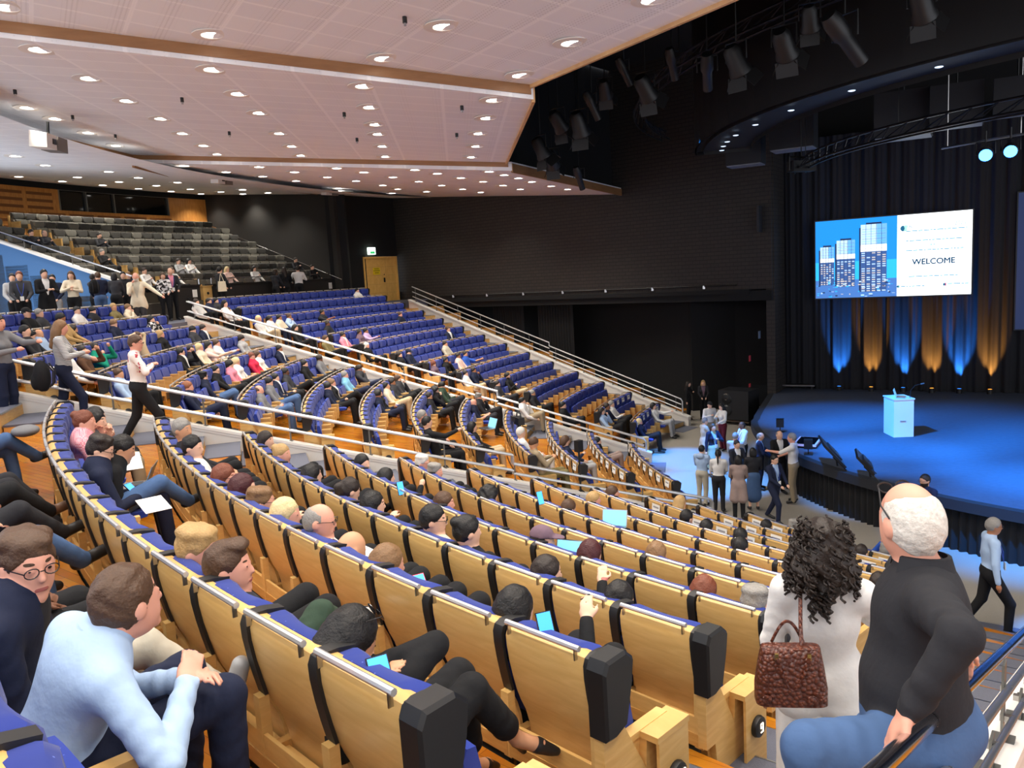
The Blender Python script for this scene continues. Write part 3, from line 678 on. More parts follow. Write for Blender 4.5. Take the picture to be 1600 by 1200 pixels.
def place_lamps():
    root0 = thing('downlight', (0, 0, 0), 0, 'x', 'ceiling lamp')
    mb = MB(); mb.lathe([(.155, .02), (.30, .012), (.305, -.004), (.17, -.012), (.155, .0)], RIMM, n=24); mb.build('rim', root0, True)
    mb = MB(); mb.lathe([(0, .004), (.155, .002)], LENS, n=24); mb.build('lens', root0)
    sets = [('ceiling panel over the near block', LA, zA, 1.0), ('middle ceiling panel', LB, zB, 1.0), ('far ceiling panel', LC, zC, 1.0), ('ceiling strip above the grey seats', LO, zO, 1.15)]
    for nm, L, zfun, pw in sets:
        L = sorted(L)
        for i, (r, ph) in enumerate(L):
            p = pol(r, ph); z = zfun(p) - .006
            o = dup(root0, (p[0], p[1], z), 0, 'round recessed downlight, %s out from the stage in the %s' % (nth(i), nm), 'downlights of the ' + nm)
            spot('downlight_or_fill_beam', (p[0], p[1], z - .05), (p[0], p[1], z - 5), DOWN_P * pw, (1.0, .94, .84), 118, .7, .14, o)
    drop(root0)
    for q in ((30.0, 177), (29.8, 183), (33.5, 174), (36, 172), (33, 180)): p = pol(*q); spot('downlight_or_fill_beam', (p[0], p[1], 9.6), (p[0], p[1], 4), DOWN_P * 1.2, (1.0, .94, .84), 118, .7, .14)  # unseen spots without fittings, added to brighten the blue wall and walkway
    # the same lamps go on over the seats behind and beside the viewer
    for r in (18.0, 20.4, 23.0, 25.7, 28.4):
        for ph in (207, 212, 217, 222, 227, 232):
            if (r, ph) in ((18.0, 212), (20.4, 207)) : continue
            p = pol(r, ph); z = zA(p) - .06
            if -20 < proj((p[0], p[1], z))[0] < 1620 and -20 < proj((p[0], p[1], z))[1] < 1200 and proj((p[0], p[1], z))[2] > 0: continue
            spot('downlight_or_fill_beam', (p[0], p[1], z), (p[0], p[1], z - 5), DOWN_P * 1.0, (1.0, .94, .84), 118, .7, .14)
    # ceiling sensors (tiny dark nozzles)
    for i, q in enumerate(((1264, 52, 'A'), (1026, 195, 'A'), (325, 110, 'A'), (568, 305, 'B'), (1075, 351, 'B'), (1115, 431, 'B'), (226, 360, 'B'), (46, 280, 'B'), (1443, 330, 'B'), (1427, 416, 'B'), (360, 420, 'B'), (716, 411, 'B'))):
        r0 = at(q[0] / 2, q[1] / 2, depth=1); v = r0 - CAM; t = 5.0
        for _ in range(60):
            P = CAM + v * t; zz = (zA if q[2] == 'A' else zB)(P); t += (zz - P[2]) / (abs(v[2]) + .3)
        P = CAM + v * t; mb = MB(); mb.tube([(0, 0, 0), (0, 0, -.09)], .035, BLACK, 8); mb.tube([(0, 0, -.08), (0, 0, -.13)], .02, STEEL, 6)
        at_loc(mb, 'sprinkler_head', (P[0], P[1], P[2]), 'tiny dark sprinkler head, %s of those on the pale ceiling' % ('nearest to the top edge' if i == 0 else nth(i)), 'sprinkler', 'sprinkler heads on the ceiling')
    # white ceiling loudspeakers hung from the wooden step
    for i, (px, py, lab) in enumerate(((75, 222, 'pair of white loudspeakers on a black bracket under the ceiling step, by the blue wall'), (346, 281, 'white loudspeaker pair hung from the ceiling step above the grey seats'), (515, 300, 'white loudspeaker pair hung where the ceiling step nears the side wall'))):
        P = at(px, py, r=(27.9, 29.2, 29.6)[i]); z = P[2]; t = thing('loudspeaker', P, atan2(-P[1], -P[0]) - pi / 2, lab, 'loudspeaker')
        s = (1.0, .85, .8)[i]
        for nm, x, mm in (('speaker_box', -.26, mat('speaker_grey', (118, 112, 106), .6)), ('speaker_box', .26, mat('speaker_white', (222, 216, 208), .6))):
            mb = MB(); pr = [(-.2, -.16), (.2, -.2), (.22, .12), (-.16, .2)]; mb.loft([[(x * s + dx * s, y * s, zz * s) for y, zz in pr] for dx in (-.22, .22)], mm); mb.build(nm, t)
        mb = MB(); mb.tube([(0, 0, -.15 * s), (0, .05, .45)], .035, BLACK, 6); mb.box((0, 0, 0), (.2, .06, .06), BLACK); mb.build('bracket', t)
        mb = MB(); mb.box((.16 * s, .22 * s, -.03), (.14 * s, .03, .12 * s), BLACK); mb.build('horn', t)
# ================================================================== STAGE AND ITS EQUIPMENT
SA = radians(-33); SX = np.array([cos(SA), sin(SA), 0.0]); SN = np.array([SX[1], -SX[0], 0.0])      # screen axis, and its normal to the audience
def flat(mb, o, x0, z0, x1, z1, d, m, sk=0.0):
    """a printed or lit patch on a screen whose lower corner is o"""
    c = lambda x, z: o + SX * x + SN * d + np.array([0, 0, z]); mb.add([c(x0, z0), c(x1, z0), c(x1, z1 + sk), c(x0, z1)], [(0, 1, 2, 3)], m)
def text(txt, o, x, z, size, m, name, parent, d=.012, align='CENTER', bold=0.0):
    c = bpy.data.curves.new(name, 'FONT'); c.body = txt; c.size = size; c.align_x = align; c.extrude = 0.001; c.offset = bold; c.materials.append(m)
    t = bpy.data.objects.new(name, c); COL.objects.link(t); p = o + SX * x + SN * d + np.array([0, 0, z]); t.location = tuple(p)
    B = Matrix.Identity(4)
    for i in range(3): B[i][0] = SX[i]; B[i][1] = (0, 0, 1)[i]; B[i][2] = SN[i]; B[i][3] = p[i]
    t.matrix_world = B; bpy.context.view_layer.update()
    me = bpy.data.meshes.new_from_object(t.evaluated_get(bpy.context.evaluated_depsgraph_get())); n = bpy.data.objects.new(name, me); COL.objects.link(n); n.matrix_world = B; bpy.data.objects.remove(t); n.name = name; n.parent = parent; n.matrix_parent_inverse = parent.matrix_basis.inverted(); return n
def lit(name, rgb, s): return mat(name, rgb, .5, emit=rgb, es=s)
def stage_screen():
    W_, H_ = 4.80, 2.68; o = np.array([-6.51, 7.97, 4.30]); t = thing('projection_screen', (0, 0, 0), 0, 'lit projection screen with a city tower picture and a welcome slide, above the stage', 'screen')
    mb = MB(); X = np.stack([SX, SN, [0, 0, 1]], 1); c = o + SX * W_ / 2 + np.array([0, 0, H_ / 2]) - SN * .05; mb.box(c, (W_ + .08, .08, H_ + .08), BLACK, X=X); mb.build('frame', t)
    mb = MB(); flat(mb, o, 0, 0, W_ * .545, H_, .004, lit('slide_sky', (22, 132, 214), 1.15)); B = lit('slide_building', (58, 92, 150), .9); HL = lit('slide_bright', (186, 216, 246), 1.05); CY = lit('slide_cyan', (40, 170, 235), 1.2)
    GD = lit('slide_ground', (70, 120, 190), .95); AM = lit('slide_warm', (196, 186, 176), 1.1); DKB = lit('slide_dark', (28, 50, 92), .7)
    flat(mb, o, 0, 0, W_ * .545, .62, .005, GD); flat(mb, o, .0, .55, W_ * .545, 1.25, .0046, CY)
    r = random.Random(4)
    for (x0, x1, h0, h1) in ((.16, .62, .45, 1.78), (.70, 1.30, .38, 1.98), (1.48, 2.30, .18, 2.46)):
        w = x1 - x0; flat(mb, o, x0, h0, x1, h1, .006, B); flat(mb, o, x0, h0 + (h1 - h0) * .62, x1, h1, .0065, HL); flat(mb, o, x0 + w * .2, h1, x1 - w * .2, h1 + .06, .0065, DKB); flat(mb, o, x0 - .05, h0, x0, h1 - .1, .006, DKB)
        for i in range(1, 5): flat(mb, o, x0 + w * i / 5 - .006, h0, x0 + w * i / 5 + .006, h1, .007, DKB)
        for i in range(9): z = h0 + (h1 - h0) * (.64 + .036 * i); flat(mb, o, x0 + w * .05, z, x1 - w * .05, z + .008, .0072, CY if i % 2 else B)
        flat(mb, o, x0 + w * .62, h0 + (h1 - h0) * .62, x1, h1, .0068, lit('slide_glass', (110, 176, 232), 1.0)); flat(mb, o, x0, h0 + (h1 - h0) * .6, x1, h0 + (h1 - h0) * .7, .0069, lit('slide_glow', (240, 246, 240), 1.4))
        n = int((h1 - h0) * .6 / .075)
        for i in range(n):
            for j in range(5):
                if r.random() < .8: flat(mb, o, x0 + w * (j + .18) / 5, h0 + .02 + i * .075, x0 + w * (j + .82) / 5, h0 + .055 + i * .075, .0075, AM if r.random() < .5 else HL)
    for i in range(60): x = r.uniform(0, 2.5); z = r.uniform(.02, .6); flat(mb, o, x, z, x + r.uniform(.03, .12), z + r.uniform(.01, .05), .008, r.choice([HL, DKB, CY, AM]))
    mb.build('slide_picture', t)
    mb = MB(); WH = lit('slide_white', (244, 252, 255), 1.9); flat(mb, o, W_ * .545, 0, W_, H_, .004, WH); mb.build('slide_page', t)
    TXT = mat('slide_text', (30, 84, 120), .8, emit=(30, 84, 120), es=.5); FA = lit('slide_faint_text', (120, 180, 205), .75)
    [text('WELCOME', o, W_ * .772 + q, 1.03 + w, .26, TXT, 'welcome_text', t) for q, w in ((-.008, 0), (0, .008), (.008, 0), (0, -.008))]; text('HCII', o, W_ * .635, 2.24, .15, TXT, 'title_text', t); text('2025', o, W_ * .93, 2.24, .17, lit('slide_grey_text', (80, 130, 155), .7), 'year_text', t)
    mb = MB()
    for z, a, b in ((2.12, .60, .97), (1.80, .60, .95), (1.64, .75, .78), (1.48, .60, .95), (.62, .62, .92), (.30, .57, .72), (.34, .86, .985)):
        x = a * W_
        while x < b * W_: w = r.uniform(.05, .2); flat(mb, o, x, z, min(x + w, b * W_), z + .035, .006, FA); x += w + .03
    mb.build('small_print', t)
    mb = MB(); E1 = lit('slide_emblem', (24, 96, 130), .9); E2 = lit('slide_emblem_light', (150, 205, 190), 1.2); RD = lit('slide_emblem_red', (170, 70, 110), 1.0)
    for x, z, s, m2 in ((W_ * .585, 2.24, .10, E2), (W_ * .555, .32, .05, E2), (W_ * .842, .34, .05, RD)):
        c2 = lambda a, q: o + SX * (x + s * q * cos(a)) + SN * .009 + np.array([0, 0, z + s * q * sin(a)])
        mb.add([c2(a, 1) for a in np.linspace(pi / 2, 3 * pi / 2, 12)] + [c2(0, .35)], [tuple(range(13))], E1); flat(mb, o, x + .01, z - s, x + s, z + s, .0085, m2)
    mb.build('emblems', t)
    o2 = np.array([-1.22, 5.05, 3.10]); t = thing('projection_screen', (0, 0, 0), 0, 'dim blue edge of a second larger projection screen beside the backdrop', 'screen')
    mb = MB(); c = o2 + SX * 3.5 + np.array([0, 0, 2.15]) - SN * .05; mb.box(c, (7.08, .08, 4.38), BLACK, X=X); mb.build('frame', t); mb = MB(); flat(mb, o2, 0, 0, 7, 4.3, .004, mat('blue_glow_cloth', (74, 84, 112), .9, emit=(40, 62, 120), es=.22)); mb.build('screen_cloth', t)  # blue stage light on white cloth put into its colour and faint glow
def stage_props():
    # lectern
    t = thing('lectern', (-7.38, .08, 1.0), radians(-4), 'white box lectern with a laptop on the blue-lit stage', 'lectern'); LW_ = mat('lectern_white', (222, 220, 220), .5)
    mb = MB(); mb.box((0, 0, .49), (.50, .66, .98), LW_); mb.build('cabinet', t); mb = MB(); mb.box((0, 0, .995), (.54, .70, .03), LW_); mb.build('top', t)
    mb = MB(); mb.box((-.02, -.335, .42), (.14, .012, .025), STEEL); mb.build('pull_handle', t)
    t = thing('laptop', (-7.36, .0, 2.012), radians(60), 'open laptop on the white lectern', 'laptop'); mb = MB(); mb.box((0, 0, .008), (.32, .22, .015), STEEL); mb.build('keyboard', t)
    mb = MB(); mb.box((0, .14, .11), (.32, .01, .21), lit('laptop_glow', (120, 190, 240), .6), X=rotm('x', -18)); mb.build('screen', t)
    t = thing('microphone', (-7.2, -.15, 2.012), 0, 'thin gooseneck microphone on the lectern', 'microphone'); mb = MB(); mb.tube([(0, 0, 0), (.02, 0, .2), (.1, -.05, .32), (.22, -.1, .36)], .008, BLACK, 6); mb.build('gooseneck', t, True); mb = MB(); mb.tube([(.22, -.1, .36), (.3, -.13, .38)], .016, STEEL, 8); mb.build('capsule', t)
    # foldback monitors at the stage lip
    for loc, rz, w, lab in (((-10.25, -2.72, 1.0), radians(75), 1.15, 'big black prompter display tilted back at the stage lip, seen from behind'), ((-9.98, -3.80, 1.0), radians(69), .85, 'smaller black prompter display at the stage lip beside the big one')):
        t = thing('prompter_display', loc, rz, lab, 'monitor'); X = rotm('x', -42)
        mb = MB(); mb.box((0, .02, .34), (w, .05, w * .58), BLACK, X=X); mb.box((0, -.03, .34), (w * .6, .05, w * .3), mat('dark_plastic_back', (34, 36, 40), .5), X=X); mb.build('display', t)
        mb = MB(); mb.tube([(0, -.1, .0), (0, -.05, .36)], .02, BLACK, 6); mb.tube([(-w * .35, -.24, .0), (-w * .35, .05, .3)], .012, BLACK, 6); mb.tube([(w * .35, -.24, .0), (w * .35, .05, .3)], .012, BLACK, 6); mb.build('stand', t)
    for (px, py, lab) in ((1219, 667, 'small black box loudspeaker on the stage corner'), (1263, 702, 'small black box loudspeaker on a short stand at the stage lip')):
        P = at(px, py + 8, z=1.0); t = thing('loudspeaker', P, radians(160), lab, 'loudspeaker'); mb = MB(); mb.box((0, 0, .26), (.2, .2, .22), BLACK); mb.build('speaker_box', t); mb = MB(); mb.tube([(0, 0, 0), (0, 0, .16)], .015, BLACK, 6); mb.box((0, 0, .008), (.2, .2, .015), BLACK); mb.build('stand', t)
    P = at(1262, 690, z=1.08); t = thing('display_monitor', P, radians(150), 'flat display lying face up with a pale pink rim on the stage edge', 'monitor'); mb = MB(); mb.box((0, 0, 0), (.55, .95, .05), mat('pale_rim', (226, 176, 176), .4)); mb.build('rim', t); mb = MB(); mb.box((0, 0, .012), (.46, .86, .04), GLASSB); mb.build('screen', t); mb = MB(); mb.box((0, 0, -.05), (.3, .5, .06), BLACK); mb.build('stand', t)
    # loudspeaker stack on a dolly, stage side
    t = thing('subwoofer', (-9.3, 8.05, 0), radians(-42), 'large black loudspeaker cabinet on a dolly beside the stage', 'loudspeaker'); SB = mat('speaker_cloth', (26, 26, 30), .7)
    mb = MB(); mb.box((0, 0, .66), (1.15, .9, 1.05), SB); mb.build('cabinet', t); mb = MB(); mb.box((0, 0, .08), (1.2, .95, .05), mat('dolly_wood', (70, 56, 42), .7)); mb.build('dolly', t)
    for x in (-.5, .5):
        for y in (-.36, .36): mb = MB(); mb.lathe([(0, -.02), (.05, -.02), (.05, .02), (0, .02)], BLACK, (x, y, .05), 10, rotm('x', 90)); mb.build('wheel', t)
    for z in (.45, .88): mb = MB(); mb.lathe([(.20, .0), (.16, -.03), (.05, -.05), (0, -.03)], BLACK, (-.25, -.455, z), 18, rotm('x', -90)); mb.build('speaker_cone', t)
    # low bench and boxes upstage
    P = at(1240, 608, z=1.0); t = thing('bench', P, radians(-28), 'low bench with a pale metal edge at the rear corner of the stage', 'bench'); mb = MB(); mb.box((0, 0, .16), (1.5, .35, .04), BLACK); mb.box((0, -.18, .16), (1.5, .02, .05), STEEL); mb.build('bench_slab', t)
    for x in (-.65, .65): mb = MB(); mb.box((x, 0, .07), (.05, .3, .14), BLACK); mb.build('leg', t)
    # signs on the proscenium flank
    a0 = np.array([-8.48, 7.47]); a1 = np.array([-7.0, 9.6]); ud = (a1 - a0) / np.linalg.norm(a1 - a0); fn = np.array([-ud[1], ud[0]]); fr = atan2(ud[1], ud[0])
    def onflank(px, py):
        v = at(px, py, depth=1.0) - CAM; n3 = np.array([fn[0], fn[1], 0]); q = np.array([*(a0 + fn * .17), 0]); return CAM + v * (((q - CAM) @ n3) / (v @ n3))
    RED = mat('red_sign', (176, 40, 48), .6); 
    for px, py, w, hh, mm, nm, lab in ((1172, 560, .17, .20, RED, 'fire_sign', 'small red and white fire equipment sign on the black wall'), (1172, 602, .16, .12, RED, 'fire_alarm', 'red fire alarm box low on the black wall by the loudspeaker'), (1187, 523, .2, .26, mat('bluish_panel', (96, 110, 130), .5), 'control_panel', 'small grey control panel mounted on the black wall'), (1208, 581, .15, .15, PAPER, 'wall_plate', 'small square white plate on the black wall near the curtain')):
        P = onflank(px, py); t = thing(nm, P, fr, lab, nm.replace('_', ' ')); mb = MB(); mb.box((0, .01, 0), (w, .02, hh), mm); mb.build('plate', t)
        if mm is RED: mb = MB(); mb.box((0, .022, 0), (w * .35, .01, hh * .7), PAPER); mb.build('pictogram', t)
        else: mb = MB(); mb.box((0, .022, -.02), (w * .4, .01, hh * .35), mat('panel_dark', (50, 54, 60), .4)); mb.build('switch', t)
    P = onflank(1190, 342); t = thing('wall_loudspeaker', P, fr, 'perforated grey loudspeaker grille high on the black wall', 'loudspeaker'); mb = MB(); mb.box((0, .04, 0), (.62, .08, .9), mat('dark_grille', (34, 34, 38), .7)); mb.build('cabinet', t)
    mb = MB(); [mb.box((-.26 + i * .052, .085, -.4 + j * .053), (.014, .006, .014), mat('grille_hole', (76, 78, 84), .5)) for i in range(11) for j in range(16)]; mb.build('grille', t)
    # technician desk below the side wall
    L_ = line(138.6, -2.2); P = np.array([*lpt(L_, 16.9), -.06]); az = radians(138.6); t = thing('technician_desk', P, az, 'black technician desk with two dark displays behind the sloping parapet', 'desk')
    mb = MB(); mb.box((0, 0, .72), (2.2, .7, .06), BLACK); mb.box((0, .3, .36), (2.2, .05, .7), BLACK); mb.box((-1.05, 0, .36), (.05, .6, .7), BLACK); mb.box((1.05, 0, .36), (.05, .6, .7), BLACK); mb.build('desk_body', t)
    for x, lab in ((-.55, 'dark computer display on the technician desk, with a white tag'), (.45, 'dark computer display on the technician desk, next to the seated man')):
        q = np.array([x * cos(az), x * sin(az)]); t = thing('computer_display', (P[0] + q[0], P[1] + q[1], .69), az, lab, 'monitor'); mb = MB(); mb.box((0, 0, .52), (.85, .05, .52), mat('display_back', (30, 32, 38), .4)); mb.box((0, 0, .785), (.85, .07, .02), STEEL); mb.build('display', t); mb = MB(); mb.box((0, 0, .13), (.06, .05, .26), BLACK); mb.box((0, 0, .01), (.3, .2, .02), BLACK); mb.build('stand', t)
        if x < 0: mb = MB(); mb.box((-.3, .03, .45), (.08, .01, .07), PAPER); mb.build('tag', t)
def stage_lights():
    HB = mat('header_black', (15, 15, 18), .6); mb = MB(); arc_slab(mb, 12.25, 12.0, 163, 262, 13.3, 8.9, HB, 3); arc_slab(mb, 12.2, 10.7, 163, 262, 9.0, 8.9, HB, 3); mb.build('wall_stage_header', kind='structure')
    for i, ph in enumerate((166, 170, 174, 179, 186, 194, 203, 212)):
        p = pol(11.5, ph); mb = MB(); mb.lathe([(0, 0), (.05, 0), (.07, .008), (.07, .014)], mat('header_lamp', (220, 235, 255), .5, emit=(210, 230, 255), es=1.2), n=12); at_loc(mb, 'header_lamp', (p[0], p[1], 8.892), 'pinpoint lamp under the black stage header, %s from the side wall' % nth(i), 'lamp', 'header pinpoint lamps')
    # box trusses
    for (a, b, lab) in (((13.6, 150, 9.9), (13.6, 232, 9.9), 'curved black lighting bar carrying the theatre lanterns under the dark roof'), ((9.2, 160, 8.2), (9.2, 236, 8.2), 'black box truss with fittings hanging over the front of the stage')):
        t = thing('lighting_truss', (0, 0, 0), 0, lab, 'truss'); ph = np.linspace(a[1], b[1], 26)
        for dr, dz in ((0, 0), (.3, 0), (.15, .28)): mb = MB(); mb.tube([(*pol(a[0] + dr, q), a[2] + dz) for q in ph], .028, mat('truss_black', (30, 31, 36), .35, .6), 6); mb.build('chord', t, True)
        mb = MB()
        for q0, q1 in zip(ph[:-1], ph[1:]): mb.tube([(*pol(a[0], q0), a[2]), (*pol(a[0] + .15, q1), a[2] + .28)], .014, mat('truss_black'), 4); mb.tube([(*pol(a[0] + .3, q0), a[2]), (*pol(a[0] + .15, q1), a[2] + .28)], .014, mat('truss_black'), 4)
        mb.build('lattice', t)
        for q in (a[1] + 10, (a[1] + b[1]) / 2, b[1] - 10): mb = MB(); mb.tube([(*pol(a[0] + .15, q), a[2] + .28), (*pol(a[0] + .15, q), 13.3)], .012, BLACK, 4); mb.build('hanger', t)
    # theatre lanterns with barn doors
    LB_ = mat('lantern_black', (13, 13, 15), .5); BD = mat('lantern_barn_door', (30, 29, 30), .5, .3)
    def lantern(px, py, dep, yaw, tilt, s, kind, lab):
        P = at(px, py, depth=dep); t = thing('stage_lantern', P, yaw, lab, 'stage lamp', 'lanterns under the dark roof'); X = rotm('x', tilt); s *= .85
        mb = MB(); prof = [(0, -.26), (.10, -.26), (.15, -.18), (.16, .1), (.19, .18), (.19, .22), (.0, .22)] if kind == 'f' else [(0, -.4), (.1, -.4), (.13, -.3), (.13, -.05), (.1, .0), (.1, .42), (.0, .42)]
        mb.lathe([(r * s, z * s) for r, z in prof], LB_, n=14, X=X @ rotm('x', -90)); mb.build('lamp_body', t, True)
        mb = MB(); mb.tube([X @ np.array([-.2 * s, 0, 0]), (-.2 * s, 0, .3 * s), (.2 * s, 0, .3 * s), X @ np.array([.2 * s, 0, 0])], .015, BLACK, 5); mb.tube([(0, 0, .3 * s), (0, 0, 13.42 - P[2])], .014, BLACK, 5); mb.build('yoke', t)
        if kind == 'f':
            for k, (c, d, ax, an) in enumerate((((0, .32, -.2), (.36, .24, .008), 'x', -35), ((0, .32, .2), (.36, .24, .008), 'x', 35), ((.2, .32, 0), (.008, .24, .34), 'z', -35), ((-.2, .32, 0), (.008, .24, .34), 'z', 35))):
                mb = MB(); mb.box(X @ (np.array(c) * s), np.array(d) * s, BD, X=X @ rotm(ax, an)); mb.build('barn_door', t)
        return t
    tow = radians(232)
    Ls = [(1320, 60, 11.5, 'e', 1.3, 'long profile lantern high over the front seats'), (1265, 30, 12, 'f', .9, 'small lantern tucked behind the profile lantern'), (1225, 70, 13, 'f', 1.2, 'barn-door lantern with a wide lower flap'), (1150, 95, 14, 'f', 1.25, 'barn-door lantern next along the bar'), (1105, 112, 15, 'e', 1.1, 'slim profile lantern pointing down to the stage'), (1050, 100, 15.5, 'e', .9, 'slim lantern of a pair on the bar'), (1008, 138, 16.5, 'f', 1.3, 'barn-door lantern near the ceiling corner'), (975, 112, 17, 'e', .9, 'narrow lantern against the ceiling corner'), (945, 140, 17.5, 'f', 1.0, 'half-hidden lantern with a pale flap'), (905, 195, 19, 'f', 1.4, 'broad lantern with a tan flap lower down'), (872, 190, 20, 'f', 1.3, 'broad lantern behind the tan-flapped one'), (845, 232, 22, 'f', 1.4, 'lantern close to the far ceiling edge'), (862, 250, 23, 'f', 1.3, 'lantern low by the far ceiling edge'), (905, 278, 25, 'e', 1.1, 'slim lantern at the far end of the bar'), (1440, 8, 11, 'f', 1.1, 'lantern cut by the top of the photo above the stage'), (925, 165, 18.5, 'e', 1.0, 'slim lantern between two broad ones')]
    for i, (px, py, d, k, s, lab) in enumerate(Ls): lantern(px, py, d, tow - pi / 2 + radians((i * 37) % 50 - 25 + 180), -40 - (i * 13) % 25, s, k, lab)
    # hung line-array loudspeakers
    for px, py, d, s, lab in ((1412, 180, 21, 1.5, 'large hung black loudspeaker with a blue-lit underside'), (1240, 205, 24, 1.4, 'hung black loudspeaker cluster over the stage edge'), (1495, 165, 20, 1.3, 'tall hung black loudspeaker above the projection screens'), (1165, 235, 25, 1.2, 'hung black loudspeaker beside the header end'), (1590, 150, 19, 1.1, 'hung black loudspeaker above the second screen')):
        P = at(px, py, depth=d); t = thing('hung_loudspeaker', P, radians(150), lab, 'loudspeaker', 'loudspeakers hung over the stage'); mb = MB(); mb.box((0, 0, 0), (s * .9, s * .6, s * .75), mat('speaker_cloth', (26, 26, 30), .7)); mb.build('cabinet', t); mb = MB(); mb.box((0, 0, -s * .39), (s * .86, s * .56, .03), mat('array_base', (120, 124, 134), .5)); mb.build('base_plate', t); mb = MB(); mb.tube([(0, 0, s * .37), (0, 0, 13.3 - P[2])], .02, BLACK, 5); mb.build('hanger', t)
    P = at(1252, 260, depth=22); t = thing('moving_head', P, radians(200), 'silver-edged moving head lamp hanging in front of the dark drape', 'stage lamp'); mb = MB(); mb.box((0, 0, 0), (.75, .3, .28), LB_); mb.build('lamp_body', t); mb = MB(); mb.box((0, -.16, .0), (.6, .02, .16), STEEL); mb.build('front_plate', t); mb = MB(); mb.tube([(-.4, 0, -.1), (-.4, 0, .25), (.4, 0, .25), (.4, 0, -.1)], .03, BLACK, 6); mb.tube([(0, 0, .25), (0, 0, 13.3 - P[2])], .015, BLACK, 5); mb.build('yoke', t)
    # lit blue moving heads
    for px, py, lab in ((1540, 241, 'bright blue stage lamp on the overhead bar, of the two the one beside the speaker'), (1579, 235, 'bright blue stage lamp on the overhead bar, of the two the one farther along')):
        P = at(px, py, depth=19.5); v = CAM - P; t = thing('blue_stage_lamp', P, atan2(v[1], v[0]) - pi / 2, lab, 'stage lamp'); X = rotm('x', -18)
        mb = MB(); mb.lathe([(0, -.3), (.12, -.3), (.17, -.1), (.17, .1), (.145, .12)], LB_, n=16, X=X @ rotm('x', -90)); mb.build('lamp_body', t, True); mb = MB(); mb.lathe([(0, .115), (.145, .115)], mat('blue_lens', (60, 140, 255), .3, emit=(60, 140, 255), es=9), n=16, X=X @ rotm('x', -90)); mb.build('lens', t)
        mb = MB(); mb.tube([(-.2, 0, 0), (-.2, 0, .28), (.2, 0, .28), (.2, 0, 0)], .02, BLACK, 5); mb.tube([(0, 0, .28), (0, 0, .55)], .02, BLACK, 5); mb.build('yoke', t)
    t = thing('lighting_bar', (0, 0, 0), 0, 'overhead bar carrying the two bright blue stage lamps', 'truss'); mb = MB(); A_, B_ = at(1470, 232, depth=19.7), at(1680, 195, depth=19.3); mb.tube([A_, B_], .035, STEEL, 6); mb.build('bar', t)
    for f in (.05, .6): Q = A_ + (B_ - A_) * f; mb = MB(); mb.tube([Q, (Q[0], Q[1], 13.3)], .015, STEEL, 5); mb.build('hanger', t)
    # blue stage wash and pools on the arena floor
    BL = (.02, .28, 1.0)
    for i, (src, tgt, pw, sz) in enumerate((((14.5, 196, 9.8), (-7.2, .2, 1), 5200, 34), ((14.5, 216, 9.8), (-4.8, -3.6, 1), 6500, 38), ((12.9, 176, 9.6), (-8.2, 3.0, 1), 2600, 30), ((14.5, 226, 9.8), (-7.6, -6.0, 1), 4200, 30), ((13.2, 205, 9.8), (-8.8, -2.2, 1), 3400, 26))):
        spot('stage_wash', (*pol(src[0], src[1]), src[2]), tgt, pw * 4.2, BL, sz, .8, .1)
    for src, tgt, pw, sz in (((13.2, 186, 9.8), (-12.3, .3, 0), 4300, 20), ((13.4, 166, 9.6), (-12.5, 3.2, 0), 3600, 17), ((15, 224, 9.8), (-9.2, -9.7, 0), 4800, 13)): spot('floor_wash', (*pol(src[0], src[1]), src[2]), tgt, pw * 4.0, (.03, .28, 1.0), sz * 1.15, .75, .05)
    # curtain uplights
    for i, (px, c) in enumerate(((1311, 'b'), (1361, 'a'), (1411, 'b'), (1456, 'a'), (1499, 'b'), (1547, 'a'))):
        v = at(px, 600, depth=1) - CAM; n3 = np.array([CN[0], CN[1], 0]); q = np.array([*(CP0 + CN * .30), 0]); P = CAM + v * (((q - CAM) @ n3) / (v @ n3)); P[2] = 1.0
        t = thing('floor_uplight', P, SA, '%s uplight on the stage floor at the curtain foot, %s along from the flank' % (('blue', 'amber')[c == 'a'], nth(i)), 'stage lamp', 'curtain uplights'); mb = MB(); mb.lathe([(0, 0), (.09, 0), (.09, .14), (.08, .16), (.07, .15)], BLACK, n=12); mb.build('lamp_body', t); mb = MB(); mb.lathe([(0, .15), (.07, .15)], lit('uplight_' + c, (40, 120, 255) if c == 'b' else (255, 150, 50), 4), n=12); mb.build('lens', t)
        spot('uplight_beam', (P[0], P[1], 1.18), (P[0] - CN[0] * .52, P[1] - CN[1] * .52, 3.4), 2600 if c == 'b' else 1250, (.03, .25, 1.0) if c == 'b' else (1.0, .42, .08), 40, .9, .03)
